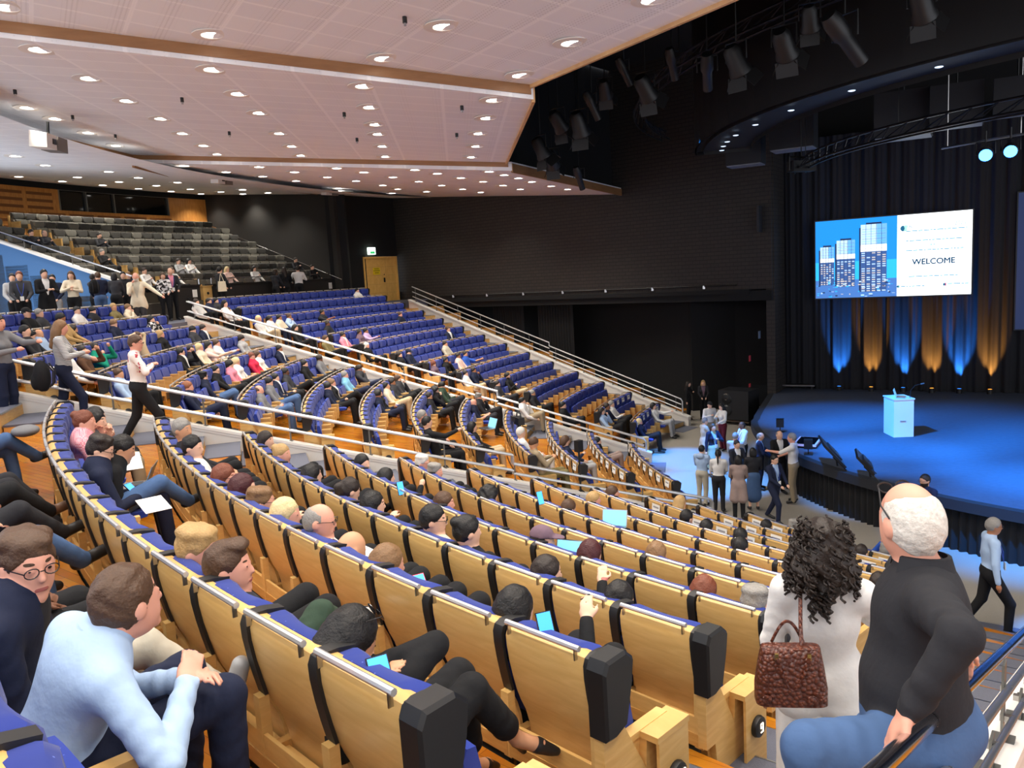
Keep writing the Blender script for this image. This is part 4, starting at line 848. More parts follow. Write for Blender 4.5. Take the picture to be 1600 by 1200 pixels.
def doors_and_signs():
    a, b = np.array([-24.55, 18.93]), np.array([-23.2, 20.6]); u = (b - a) / np.linalg.norm(b - a); rz = atan2(u[1], u[0]); c = (a + b) / 2; n = np.array([u[1], -u[0]]); n = n if n @ (-c) > 0 else -n; w = np.linalg.norm(b - a); c = c + n * .2
    s = 1 if np.allclose(n, [-sin(rz), cos(rz)], atol=.1) else -1
    t = thing('door_1', (c[0], c[1], ZC), rz); t['kind'] = 'structure'
    mb = MB(); mb.box((0, 0, 1.06), (w, .08, 2.12), OAKDOOR); [mb.box((0, s * .042, z), (w - .1, .006, .012), BIRCH_DK) for z in (.42, .85, 1.28, 1.7)]; mb.box((.32 * w * .5, s * .042, 1.06), (.012, .006, 2.1), BIRCH_DK); mb.build('door_leaf', t, kind='structure')
    mb = MB(); [mb.box((x, s * .03, 1.08), (.09, .14, 2.2), OAKDOOR) for x in (-w / 2 + .0, w / 2 - .0)]; mb.box((0, s * .03, 2.16), (w + .09, .14, .09), OAKDOOR); mb.build('door_frame', t, kind='structure')
    mb = MB(); mb.box((.2, s * .07, 1.05), (.07, .05, .22), BLACK); mb.box((.2, s * .07, 1.32), (.03, .03, .05), BLACK); mb.build('door_handle', t, kind='structure')
    Q = c + n * .06 + u * (-.28); t = thing('door_notice', (Q[0], Q[1], ZC + 1.5), rz, 'yellow paper notice with three lines of dark print on the wooden door', 'notice'); mb = MB(); mb.box((0, 0, 0), (.46, .008, .34), mat('yellow_paper', (238, 206, 20), .7)); mb.build('sheet', t)
    mb = MB(); [mb.box((0, s * .006, z), (w2, .004, .03), mat('dark_print', (90, 76, 20), .8)) for z, w2 in ((.11, .30), (.02, .40), (-.08, .26))]; mb.build('print', t)
    Q = c + n * .1 + u * (-.55); t = thing('exit_sign', (Q[0], Q[1], ZC + 2.48), rz, 'lit white and green exit sign above the wooden door', 'exit sign'); mb = MB(); mb.box((0, 0, 0), (.44, .10, .34), mat('exit_white', (236, 255, 240), .5, emit=(225, 250, 232), es=3.2)); mb.build('sign_box', t); mb = MB(); mb.box((.02, s * .055, -.08), (.30, .006, .12), mat('exit_green', (40, 170, 90), .5, emit=(60, 190, 110), es=1.0)); mb.build('pictogram', t)
    # rail of fittings along the side wall
    t = thing('conduit_rail', (0, 0, 0), 0, 'thin dark conduit rail with small fixings along the black side wall', 'rail'); mb = MB(); mb.tube([(*lpt(LW, q, .16), 4.92) for q in np.linspace(28, 12.5, 12)], .03, BLACK, 6); mb.build('rail', t)
    for q in np.arange(27, 13, -2.2): mb = MB(); mb.box((*lpt(LW, q, .16), 4.88), (.08, .08, .12), STEEL); mb.build('clamp', t)
OAKDOOR = wood('door_veneer', (228, 176, 90), (240, 192, 108), (4, 4, 2), .35)
# ================================================================== PEOPLE: one continuous surface per body, grown from a distance field
class Field:
    def __init__(s, lo, hi, h):
        s.h = h; s.lo = np.array(lo, float); n = np.ceil((np.array(hi) - s.lo) / h).astype(int) + 1; s.n = n
        s.D = np.full(n, 0.3, np.float32); s.L = np.zeros(n, np.int16); s.pr = []
        s.ax = [s.lo[i] + h * np.arange(n[i]) for i in range(3)]
    def block(s, lo, hi, pad):
        a = np.maximum(((np.array(lo) - pad - s.lo) / s.h).astype(int), 0); b = np.minimum(((np.array(hi) + pad - s.lo) / s.h).astype(int) + 2, s.n)
        if (b <= a).any(): return None, None
        sl = tuple(slice(a[i], b[i]) for i in range(3)); g = np.meshgrid(*[s.ax[i][sl[i]] for i in range(3)], indexing='ij')
        return sl, np.stack(g, -1)
    def put(s, sl, d, m, k):
        D = s.D[sl]; L = s.L[sl]; L[d < D] = m
        if k > 0:
            hh = np.maximum(k - np.abs(D - d), 0) / k; s.D[sl] = np.minimum(D, d) - hh * hh * k * 0.25
        else: s.D[sl] = np.minimum(D, d)
    def cone(s, a, b, ra, rb, m, k=0.03, fold=0.0):
        a = np.array(a, float); b = np.array(b, float); r = max(ra, rb); s.pr.append((0, a, b, ra, rb, m))
        sl, P = s.block(np.minimum(a, b) - r, np.maximum(a, b) + r, 0.04 + k)
        if sl is None: return
        ab = b - a; q = P - a; L2 = ab @ ab + 1e-9; t = np.clip((q @ ab) / L2, 0, 1)
        d = np.sqrt(((q - t[..., None] * ab) ** 2).sum(-1)) - (ra + (rb - ra) * t)
        if fold:
            u = ab / sqrt(L2); w = np.cross(u, [0.3, 0.5, 0.81]); w /= np.linalg.norm(w)
            e = P @ u; f = P @ w; d = d - fold * (np.sin(e * 95 + 3 * np.sin(f * 38)) * 0.6 + np.sin(e * 52 - f * 60) * 0.5) * (0.35 + 0.65 * np.exp(-((t - .95) / .35) ** 2))
        s.put(sl, d.astype(np.float32), m, k)
    def ell(s, c, r, m, k=0.03, X=None, sub=False, noise=0.0, nf=60.0):
        c = np.array(c, float); r = np.array(r, float); R_ = r.max()
        if not sub: s.pr.append((1, c, r, X, 0, m))
        sl, P = s.block(c - R_, c + R_, 0.04 + k)
        if sl is None: return
        q = P - c
        if X is not None: q = q @ X
        k0 = np.sqrt(((q / r) ** 2).sum(-1)); k1 = np.sqrt(((q / r ** 2) ** 2).sum(-1)) + 1e-6; d = k0 * (k0 - 1) / k1
        if noise: d = d - noise * (np.sin(q[..., 0] * nf + 2 * np.sin(q[..., 2] * nf * .7)) * np.sin(q[..., 1] * nf + 1.3 * np.sin(q[..., 2] * nf * .5)) + .5 * np.sin(q[..., 2] * nf * 1.3 + q[..., 0] * nf))
        if sub:
            D = s.D[sl]; hh = np.maximum(k - np.abs(D + d), 0) / max(k, 1e-6); s.D[sl] = np.maximum(D, -d) + hh * hh * k * .25
        else: s.put(sl, d.astype(np.float32), m, k)
    def label(s, P):
        best = np.full(len(P), 9.0); lab = np.zeros(len(P), np.int32)
        for t, a, b, c, d, m in s.pr:
            if t == 0: ab = b - a; q = P - a; u = np.clip((q @ ab) / (ab @ ab + 1e-9), 0, 1); e = np.sqrt(((q - u[:, None] * ab) ** 2).sum(1)) - (c + (d - c) * u)
            else:
                q = P - a
                if c is not None: q = q @ c
                k0 = np.sqrt(((q / b) ** 2).sum(1)); e = k0 * (k0 - 1) / (np.sqrt(((q / b ** 2) ** 2).sum(1)) + 1e-6)
            w = e < best; best[w] = e[w]; lab[w] = m
        return lab
    def clip(s, f):
        g = np.stack(np.meshgrid(*s.ax, indexing='ij'), -1); s.D = np.maximum(s.D, f(g).astype(np.float32))
    def mesh(s, mats, name, parent, relabel=None, smooth_it=1):
        D = s.D; D[0], D[-1], D[:, 0], D[:, -1], D[:, :, 0], D[:, :, -1] = .3, .3, .3, .3, .3, .3
        I = D < 0; n = s.n
        cnt = np.zeros(n - 1, np.int8)
        for dx in (0, 1):
            for dy in (0, 1):
                for dz in (0, 1): cnt += I[dx:n[0] - 1 + dx, dy:n[1] - 1 + dy, dz:n[2] - 1 + dz]
        act = (cnt > 0) & (cnt < 8); idx = np.full(n - 1, -1, np.int32); ids = np.argwhere(act); idx[act] = np.arange(len(ids))
        if len(ids) == 0: return None
        acc = np.zeros((len(ids), 3)); w = np.zeros(len(ids))
        i0, j0, k0 = ids.T
        C = {(dx, dy, dz): D[i0 + dx, j0 + dy, k0 + dz] for dx in (0, 1) for dy in (0, 1) for dz in (0, 1)}
        for a in C:
            for ax in range(3):
                if a[ax] == 0:
                    b = list(a); b[ax] = 1; va, vb = C[a], C[tuple(b)]; cr = (va < 0) != (vb < 0)
                    t = np.where(cr, va / np.where(cr, va - vb, 1), 0); p = np.zeros((len(ids), 3)) + np.array(a); p[:, ax] += t
                    acc[cr] += p[cr]; w[cr] += 1
        V = s.lo + (ids + acc / w[:, None]) * s.h; F = []
        for ax in range(3):
            sl0 = [slice(None)] * 3; sl1 = [slice(None)] * 3; sl0[ax] = slice(0, -1); sl1[ax] = slice(1, None)
            A, B = I[tuple(sl0)], I[tuple(sl1)]; E = np.argwhere(A != B); 
            u, v = (ax + 1) % 3, (ax + 2) % 3
            ok = (E[:, u] > 0) & (E[:, v] > 0); E = E[ok]; fl = A[tuple(E.T)]
            q = []
            for du, dv in ((-1, -1), (0, -1), (0, 0), (-1, 0)):
                e = E.copy(); e[:, u] += du; e[:, v] += dv; q.append(idx[tuple(e.T)])
            Q = np.stack(q, 1); Q[~fl] = Q[~fl][:, ::-1]; F.append(Q)
        F = np.concatenate(F); F = F[(F >= 0).all(1)]
        for _ in range(smooth_it):
            S = np.zeros_like(V); c = np.zeros(len(V))
            for a, b in ((0, 1), (1, 2), (2, 3), (3, 0)):
                np.add.at(S, F[:, a], V[F[:, b]]); np.add.at(c, F[:, a], 1); np.add.at(S, F[:, b], V[F[:, a]]); np.add.at(c, F[:, b], 1)
            V = V * .5 + .5 * S / np.maximum(c, 1)[:, None]
        ctr = V[F].mean(1); g = np.clip(np.round((ctr - s.lo) / s.h).astype(int), 0, n - 1); lab = s.L[tuple(g.T)].astype(np.int32)
        if len(mats) > 1: lab = s.label(ctr)
        if relabel is not None: lab = relabel(ctr, lab)
        if len(mats) > 1:      # straighten the seams between skin and clothes
            E = np.concatenate([F[:, [a, (a + 1) % 4]] for a in range(4)]); fi = np.tile(np.arange(len(F)), 4); E.sort(1); key = E[:, 0].astype(np.int64) * len(V) + E[:, 1]; od = np.argsort(key, kind='stable'); k_ = key[od]
            same = np.flatnonzero(k_[1:] == k_[:-1]); e1, e2 = od[same], od[same + 1]; bd = lab[fi[e1]] != lab[fi[e2]]; B = E[e1[bd]]
            for _ in range(6):
                S = np.zeros_like(V); c = np.zeros(len(V)); np.add.at(S, B[:, 0], V[B[:, 1]]); np.add.at(S, B[:, 1], V[B[:, 0]]); np.add.at(c, B[:, 0], 1); np.add.at(c, B[:, 1], 1)
                w = c > 1; V[w] = V[w] * .5 + .5 * S[w] / c[w][:, None]
        me = bpy.data.meshes.new(name); me.vertices.add(len(V)); me.vertices.foreach_set('co', V.astype(np.float32).ravel())
        me.loops.add(len(F) * 4); me.loops.foreach_set('vertex_index', F.ravel().astype(np.int32)); me.polygons.add(len(F))
        me.polygons.foreach_set('loop_start', np.arange(len(F), dtype=np.int32) * 4); me.polygons.foreach_set('loop_total', np.full(len(F), 4, np.int32))
        for m in mats: me.materials.append(m)
        me.polygons.foreach_set('material_index', lab.astype(np.int32)); me.polygons.foreach_set('use_smooth', [True] * len(F)); me.update(calc_edges=True)
        o = bpy.data.objects.new(name, me); COL.objects.link(o); o.parent = parent; return o

CN_ = {'black': (26, 26, 28), 'navy': (30, 36, 58), 'dgrey': (58, 58, 62), 'grey': (118, 118, 120), 'lgrey': (168, 168, 168), 'white': (226, 224, 220), 'cream': (222, 208, 182), 'beige': (190, 168, 134), 'tan': (176, 142, 92), 'brown': (92, 64, 46),
       'lblue': (168, 192, 222), 'sky': (128, 186, 216), 'blue': (46, 84, 170), 'denim': (72, 98, 138), 'teal': (22, 140, 112), 'green': (52, 70, 56), 'olive': (120, 108, 70), 'pink': (224, 138, 156), 'red': (206, 44, 74), 'lilac': (188, 160, 196), 'mauve': (110, 88, 100), 'taupe': (150, 130, 122), 'mint': (160, 184, 164), 'khaki': (150, 134, 108), 'dred': (90, 26, 40), 'blush': (228, 196, 184), 'stone': (186, 178, 160), 'charcoal': (40, 40, 44)}
HC_ = {'black': (20, 17, 16), 'dark': (38, 28, 22), 'brown': (78, 54, 36), 'lbrown': (124, 92, 60), 'red': (112, 58, 36), 'wine': (66, 22, 24), 'blond': (176, 142, 92), 'pale': (214, 190, 140), 'grey': (136, 132, 126), 'white': (212, 206, 196), 'ginger': (140, 84, 52)}
SK_ = {'l': (226, 178, 150), 'm': (206, 152, 116), 'p': (222, 160, 136), 'd': (112, 74, 54), 'b': (164, 112, 80)}
def pattern(c):
    m, nt, b = nodes_mat('cloth_' + c, .85); tc = nt.nodes.new('ShaderNodeTexCoord')
    if c == 'stripe':
        w = nt.nodes.new('ShaderNodeTexWave'); w.bands_direction = 'Z'; w.inputs['Scale'].default_value = 14; w.inputs['Distortion'].default_value = .6; nt.links.new(tc.outputs['Object'], w.inputs['Vector']); r = ramp(nt, [(.35, (96, 98, 104)), (.5, (206, 204, 200))]); nt.links.new(w.outputs['Fac'], r.inputs[0])
    elif c == 'check':
        w = nt.nodes.new('ShaderNodeTexChecker'); w.inputs['Scale'].default_value = 70; w.inputs['Color1'].default_value = srgb(226, 120, 136); w.inputs['Color2'].default_value = srgb(240, 186, 190); nt.links.new(tc.outputs['Object'], w.inputs['Vector']); nt.links.new(w.outputs['Color'], b.inputs['Base Color']); return m
    else:
        w = nt.nodes.new('ShaderNodeTexNoise'); w.inputs['Scale'].default_value = 9 if c == 'floral' else 14; nt.links.new(tc.outputs['Object'], w.inputs['Vector'])
        r = ramp(nt, [(.58, (232, 226, 218)), (.62, (178, 62, 72)), (.72, (150, 40, 52))] if c == 'floral' else [(.46, (28, 28, 30)), (.52, (224, 222, 220))]); nt.links.new(w.outputs['Fac'], r.inputs[0])
    nt.links.new(r.outputs[0], b.inputs['Base Color']); return m
def cloth(c): return _mats.get('cloth_' + c) or pattern(c) if c in ('stripe', 'floral', 'bw', 'check') else mat('cloth_' + c, CN_[c], 0.85, nz=0.08, nscale=16, bump=0.55, spec=0.25)
def hairm(c): return mat('hair_' + c, HC_[c], 0.5, nz=0.3, nscale=90, bump=0.5, spec=0.4)
def skinm(c): return mat('skin_' + c, SK_[c], 0.5, nz=0.05, nscale=25, spec=0.35)
EYE = mat('eye_dark', (30, 22, 20), 0.2); LIP = mat('lips', (170, 92, 84), 0.45); SPECS = mat('spectacle_frame', (26, 24, 26), 0.3)
def rotm(ax, deg):
    a = radians(deg); c, s = cos(a), sin(a)
    return np.array({'x': [[1, 0, 0], [0, c, -s], [0, s, c]], 'y': [[c, 0, s], [0, 1, 0], [-s, 0, c]], 'z': [[c, -s, 0], [s, c, 0], [0, 0, 1]]}[ax])
def ik(S, T, l1, l2, pole):
    S, T = np.array(S, float), np.array(T, float); d = T - S; L = np.linalg.norm(d)
    if L > (l1 + l2) * .995: T = S + d / L * (l1 + l2) * .995; d = T - S; L = np.linalg.norm(d)
    a = (l1 * l1 - l2 * l2 + L * L) / (2 * L); hgt = sqrt(max(l1 * l1 - a * a, 0)); u = d / L; p = np.array(pole, float); p = p - (p @ u) * u; p /= np.linalg.norm(p) + 1e-9
    return S + u * a + p * hgt, T
# hand targets in the chest frame (x outward, y forward, z up from the shoulder line) and elbow poles
ARM = {'down': ((.09, .02, -.54), (.4, -.9, 0)), 'lap': ((-.06, .30, -.40), (.7, -.5, -.5)), 'knee': ((.0, .42, -.42), (.8, -.3, -.4)), 'phone': ((-.10, .30, -.22), (.6, -.3, -.8)), 'chin': ((-.11, .17, .015), (.35, .2, -1)), 'rest': ((.10, .34, -.32), (.6, -.7, -.3)), 'up': ((-.06, .02, .26), (1, .1, .2)), 'raise': ((.02, .24, .14), (.6, 0, -.8)), 'fwd': ((-.03, .50, -.12), (.5, -.2, -.9)), 'cross': ((-.22, .20, -.22), (.9, .1, -.5)), 'clasp': ((-.15, .33, -.36), (.8, -.2, -.5)), 'hip': ((.02, .02, -.46), (1, -.5, 0)), 'back': ((.0, -.16, -.44), (.7, -.8, 0)), 'pocket': ((.03, .10, -.46), (.8, -.8, 0)), 'chest': ((-.12, .22, -.16), (.8, -.1, -.6)), 'hold': ((-.05, .36, -.06), (.5, -.2, -.9)), 'rail': ((.42, .18, -.34), (.3, -.7, -.3))}
def person(loc, facing, label, h=.022, pose='sit', hair='short', hc='dark', skin='l', top='navy', bot='black', arms=('lap', 'lap'), hy=0.0, hp=8.0, lean=-12.0, legs='sit', inner=None, sleeve='long', shoe='black', scale=1.0, fat=1.0, female=False, glasses=False, beard=None, skirt=False, coat=0.0, fold=0.0, group=None, hood=False, lany=None, cap=None, slump=0.0, sx=0.0, head=None, hipy=.27, hipz=.50, SHL=.475, armlen=1.0, heels=False):
    root = thing('person', loc, facing, label, 'person', group); root.scale = (scale,) * 3
    mats = [skinm(skin), cloth(top), cloth(bot), mat('shoe_' + shoe, CN_[shoe], .45), cloth(inner or top), EYE, LIP, hairm(hc)]
    SKN, TOP, BOT, SHO, INN, EY, LP, HR = range(8)
    fing = h <= .0125
    hip = np.array([0, hipy, hipz]) if pose == 'sit' else np.array([0, 0, .93])
    X = rotm('z', sx) @ rotm('x', -lean)
    if head is not None:      # bend the trunk so the head comes where it is
        v = np.array(head, float) - hip; lean = degrees(atan2(v[1], hypot(v[0], v[2]))); X = rotm('y', degrees(atan2(v[0], v[2]))) @ rotm('x', -lean) @ rotm('z', sx); SHL = min(.52, max(.34, np.linalg.norm(v) - .178))
    up = lambda x, y, z: hip + X @ np.array([x, y, z])
    sw = .165 if female else .185
    ch = lambda z: up(0, 0, z)
    neck = up(0, .005, SHL + .04); headc = up(0, .03 + slump, SHL + .178 - slump * .3)
    Hm = rotm('z', hy) @ rotm('x', -hp)
    hd = lambda x, y, z: headc + Hm @ np.array([x, y, z])
    # extents
    T = {}
    for sd, a in ((-1, arms[0]), (1, arms[1])):
        S = up(sd * sw, 0, SHL - .015)
        if isinstance(a, str): q, pl = ARM[a]; tg = S + X @ np.array([q[0] * sd, q[1], q[2]]); pl = X @ np.array([pl[0] * sd, pl[1], pl[2]])
        elif len(a) == 3:
            q = (np.asarray(a[0], float) - np.asarray(loc, float)) / scale; cf, sf = cos(-facing), sin(-facing); tg = np.array([q[0] * cf - q[1] * sf, q[0] * sf + q[1] * cf, q[2]]); pl = np.array(a[1], float)
        else: tg, pl = np.array(a[0], float), np.array(a[1], float)
        E, Wt = ik(S, tg, .285 * armlen, .255 * armlen, pl); T[sd] = (S, E, Wt)
    leg = {}
    for sd in (-1, 1):
        Hj = hip + np.array([sd * .09, 0, -.03 if pose == 'sit' else -.04])
        if pose == 'sit':
            K = np.array([sd * .12, .74, .56]); A = np.array([sd * .13, .78, .10]); ft = np.array([sd * .15, .92, .05])
            if legs == 'cross' and sd == 1: K = np.array([.03, .74, .66]); A = np.array([-.14, .98, .42]); ft = np.array([-.19, 1.14, .44])
            if legs == 'cross' and sd == -1: K = np.array([-.10, .74, .55])
            if legs == 'tuck': A = np.array([sd * .10, .66, .10]); ft = np.array([sd * .11, .80, .05])
            if legs == 'out': K = np.array([sd * .13, .76, .53]); A = np.array([sd * .14, 1.08, .12]); ft = np.array([sd * .16, 1.18, .17])
            if isinstance(legs, dict): K, A, ft = (np.array(v, float) for v in legs[sd])
        else:
            K = np.array([sd * .095, .03, .49]); A = np.array([sd * .10, -.02, .09]); ft = np.array([sd * .13, .12, .045])
            if legs == 'walk': K += np.array([0, sd * .15 + .05, 0]); A += np.array([0, sd * .26 - .03, .02 if sd < 0 else 0]); ft += np.array([0, sd * .24, 0])
            if isinstance(legs, dict): K, A, ft = (np.array(v, float) for v in legs[sd])
        leg[sd] = (Hj, K, A, ft)
    pts = [headc + .2, headc - .2, hip - .24, hip + .24] + [q for v in T.values() for q in v] + [q for v in leg.values() for q in v]
    lo = np.min(pts, 0) - .16; hi = np.max(pts, 0) + .16; lo[2] = max(lo[2], -.06); hi[2] += .02
    F = Field(lo, hi, h); f2 = fat
    # torso
    F.ell(hip + np.array([0, -.01, .0]), (.165 * (1.05 if female else 1), .125 * f2, .12), BOT, .05)
    F.ell(up(0, .01 + .03 * (fat - 1), .12), ((.14 if female else .158) * (.5 + .5 * fat), .108 * fat, .16), TOP, .06, X)
    F.ell(up(0, .0, .31), (.158 if female else .182, .118 * (.6 + .4 * fat), .18), TOP, .06, X)
    F.cone(up(-sw + .03, -.005, SHL - .03), up(sw - .03, -.005, SHL - .03), .068, .068, TOP, .05)
    [F.cone(neck - X @ np.array([0, .01, .02]), up(sd * (sw - .03), -.01, SHL - .005), .05, .052, TOP, .04) for sd in (-1, 1)]
    if female: [F.ell(up(sd * .07, .085, .30), (.062, .05, .06), TOP, .04, X) for sd in (-1, 1)]
    F.cone(up(0, -.02, SHL + .0), neck, .075, .058, INN if inner else TOP, .03)
    if coat: [F.cone(up(sd * .08, -.01, .05), np.array([sd * .10, hip[1] - .02, hip[2] - coat]), .105 * f2, .115 + coat * .06, TOP, .05) for sd in (-1, 1)]
    if hood: F.ell(up(0, -.10, SHL + .02), (.12, .07, .08), TOP, .03, X)
    # legs
    for sd, (Hj, K, A, ft) in leg.items():
        if skirt and pose != 'sit': continue
        F.cone(Hj, K, .098 * (.6 + .4 * fat), .07, BOT, .035, fold * .8); F.cone(K, A if not heels else K + (A - K) * .72, .067, .054 if not heels else .06, BOT, .02, fold)
    if skirt and pose != 'sit':
        F.cone(hip, np.array([0, 0, .42]), .16, .21, BOT, .05)
        for sd in (-1, 1): F.cone(leg[sd][1], leg[sd][2], .052, .036, SKN, .01)
    for sd, (Hj, K, A, ft) in leg.items():
        if heels:
            d = (ft - A) / np.linalg.norm(ft - A); dn = (A - K) / np.linalg.norm(A - K); hl = A + dn * .045 - d * .03
            F.cone(K + (A - K) * .6, A, .04, .031, SKN, .01); F.cone(A, A + (ft - A) * .75 + dn * .01, .034, .03, SKN, .015); F.cone(hl, ft + dn * .035, .022, .024, SHO, .01); F.cone(hl, hl + dn * .075, .02, .015, SHO, .008); F.cone(A + (ft - A) * .65 + dn * .015, ft + d * .03 + dn * .03, .036, .02, SHO, .01); F.cone(A - d * .036 - dn * .02, A + d * .036 - dn * .03, .012, .012, SHO, .0)
            continue
        F.cone(A + (A - K) * .04, ft, .042, .036, SHO, .015); F.cone(A, A - np.array([0, .03, .02]), .042, .04, SHO, .015)
    # arms
    for sd, (S, E, Wt) in T.items():
        F.cone(S, E, .062 * (.7 + .3 * fat), .05, TOP, .03, fold); mid = E + (Wt - E) * .12
        if sleeve == 'long': F.cone(E, Wt, .05, .037, TOP, .015, fold)
        else: F.cone(E, Wt, .040, .027, SKN, .012)
        d = (Wt - E) / np.linalg.norm(Wt - E); palm = Wt + d * .055
        F.cone(Wt - d * .02, Wt + d * .02, .027, .026, SKN, .01)
        if not fing: F.ell(palm + d * .02, (.036, .036, .036), SKN, .02); F.cone(palm, palm + d * .06 + np.array([0, 0, -.012]), .03, .018, SKN, .015)
        else:
            side = np.cross(d, X[:, 2]); side /= np.linalg.norm(side) + 1e-9; nrm = np.cross(side, d); side = side * -sd
            XX = np.stack([side, d, nrm], 1); F.ell(palm, (.040, .05, .018), SKN, .012, XX)
            for i, (o, l) in enumerate(((-.028, .065), (-.010, .078), (.009, .073), (.027, .058))):
                b = palm + side * o + d * .035; m_ = b + d * l * .55 - nrm * l * .12; F.cone(b, m_, .0095, .009, SKN, .006); F.cone(m_, m_ + d * l * .38 - nrm * l * .42, .009, .0075, SKN, .004)
            b = palm - side * .032 - d * .02; m_ = b - side * .022 + d * .03 - nrm * .01; F.cone(b, m_, .012, .0105, SKN, .008); F.cone(m_, m_ + d * .03 - nrm * .006, .0105, .008, SKN, .004)
    # neck and head
    F.cone(neck - X @ np.array([0, 0, .03]), hd(0, -.02, -.06), .052, .05, SKN, .012)
    F.ell(headc, (.076, .097, .112), SKN, .02, Hm); F.ell(hd(0, .028, -.058), (.056, .064, .062), SKN, .03, Hm)
    F.cone(hd(0, .090, .012), hd(0, .106, -.022), .008, .0125, SKN, .012); [F.ell(hd(sd * .078, -.008, -.012), (.011, .024, .032), SKN, .008, Hm) for sd in (-1, 1)]
    if fing:
        for sd in (-1, 1): F.ell(hd(sd * .031, .10, .012), (.017, .016, .012), SKN, .015, Hm, sub=True); F.ell(hd(sd * .031, .084, .010), (.0125, .0125, .0125), SKN, .002, Hm)
        F.ell(hd(0, .092, -.062), (.024, .012, .009), SKN, .008, Hm); F.ell(hd(0, .078, -.098), (.022, .02, .018), SKN, .02, Hm)
    def relabel(c, lab):
        q = (c - headc) @ Hm
        if inner:
            t = (c - hip) @ X; m = (lab == TOP) & (t[:, 1] > .03) & (np.abs(t[:, 0]) < .012 + .075 * np.clip((t[:, 2] - .12) / .36, 0, 1)) & (t[:, 2] > .10); lab = np.where(m, INN, lab)
        if h <= .017:
            sk = lab == SKN; ey = sk & (q[:, 1] > .06) & (np.hypot(np.abs(q[:, 0]) - .031, (q[:, 2] - .010) * 1.7) < max(.0105, h * .7)); lab = np.where(ey, EY, lab)
            lab = np.where(sk & (q[:, 1] > .065) & (np.abs(np.abs(q[:, 0]) - .032) < .02) & (np.abs(q[:, 2] - .034) < max(.005, h * .4)), HR, lab)
            lab = np.where(sk & (q[:, 1] > .07) & (np.abs(q[:, 0]) < .025) & (np.abs(q[:, 2] + .062) < max(.007, h * .45)), LP, lab)
        if coat: lab = np.where((lab == BOT) & (c[:, 2] > hip[2] - coat), TOP, lab)
        if beard: lab = np.where((lab == SKN) & (q[:, 2] < -.035) & (q[:, 2] > -.13) & (q[:, 1] > .0) & ~((np.abs(q[:, 0]) < .02) & (np.abs(q[:, 2] + .062) < .007)) & (np.linalg.norm(q, axis=1) < .16), HR, lab)
        return lab
    body = F.mesh(mats, 'body', root, relabel)
    make_hair(root, hair, hc, headc, Hm, up, h, SHL, X, cap)
    if glasses:
        mb = MB()
        for sd in (-1, 1): mb.tube([hd(sd * .033 + .024 * cos(t), .107 - .004 * abs(cos(t)), .01 + .018 * sin(t)) for t in np.linspace(0, 2 * pi, 15)], max(.0022, h * .12), SPECS, 5); mb.tube([hd(sd * .057, .103, .014), hd(sd * .08, .04, .014), hd(sd * .082, -.01, .005)], max(.0022, h * .12), SPECS, 5)
        mb.tube([hd(-.009, .112, .014), hd(.009, .112, .014)], max(.0022, h * .12), SPECS, 5); mb.build('glasses', root)
    if lany:
        mb = MB(); lm = mat('lanyard_ribbon', (40, 70, 160), .6); r = max(.006, h * .3); q0 = up(0, .165 * fat, .14)
        for sd in (-1, 1): mb.tube([up(sd * .06, -.02, SHL + .06), up(sd * .075, .075, SHL - .02), up(sd * .05, .14, .30), q0], r, lm, 5)
        mb.build('lanyard', root, True); mb = MB(); mb.box(q0 + X @ np.array([0, .012, -.06]), (.085, .008, .11), PAPER, X=X); mb.build('badge', root)
    return root, T, headc, Hm, (lambda x, y, z: up(x, y, z + SHL - .475) if z > .4 else up(x, y, z))
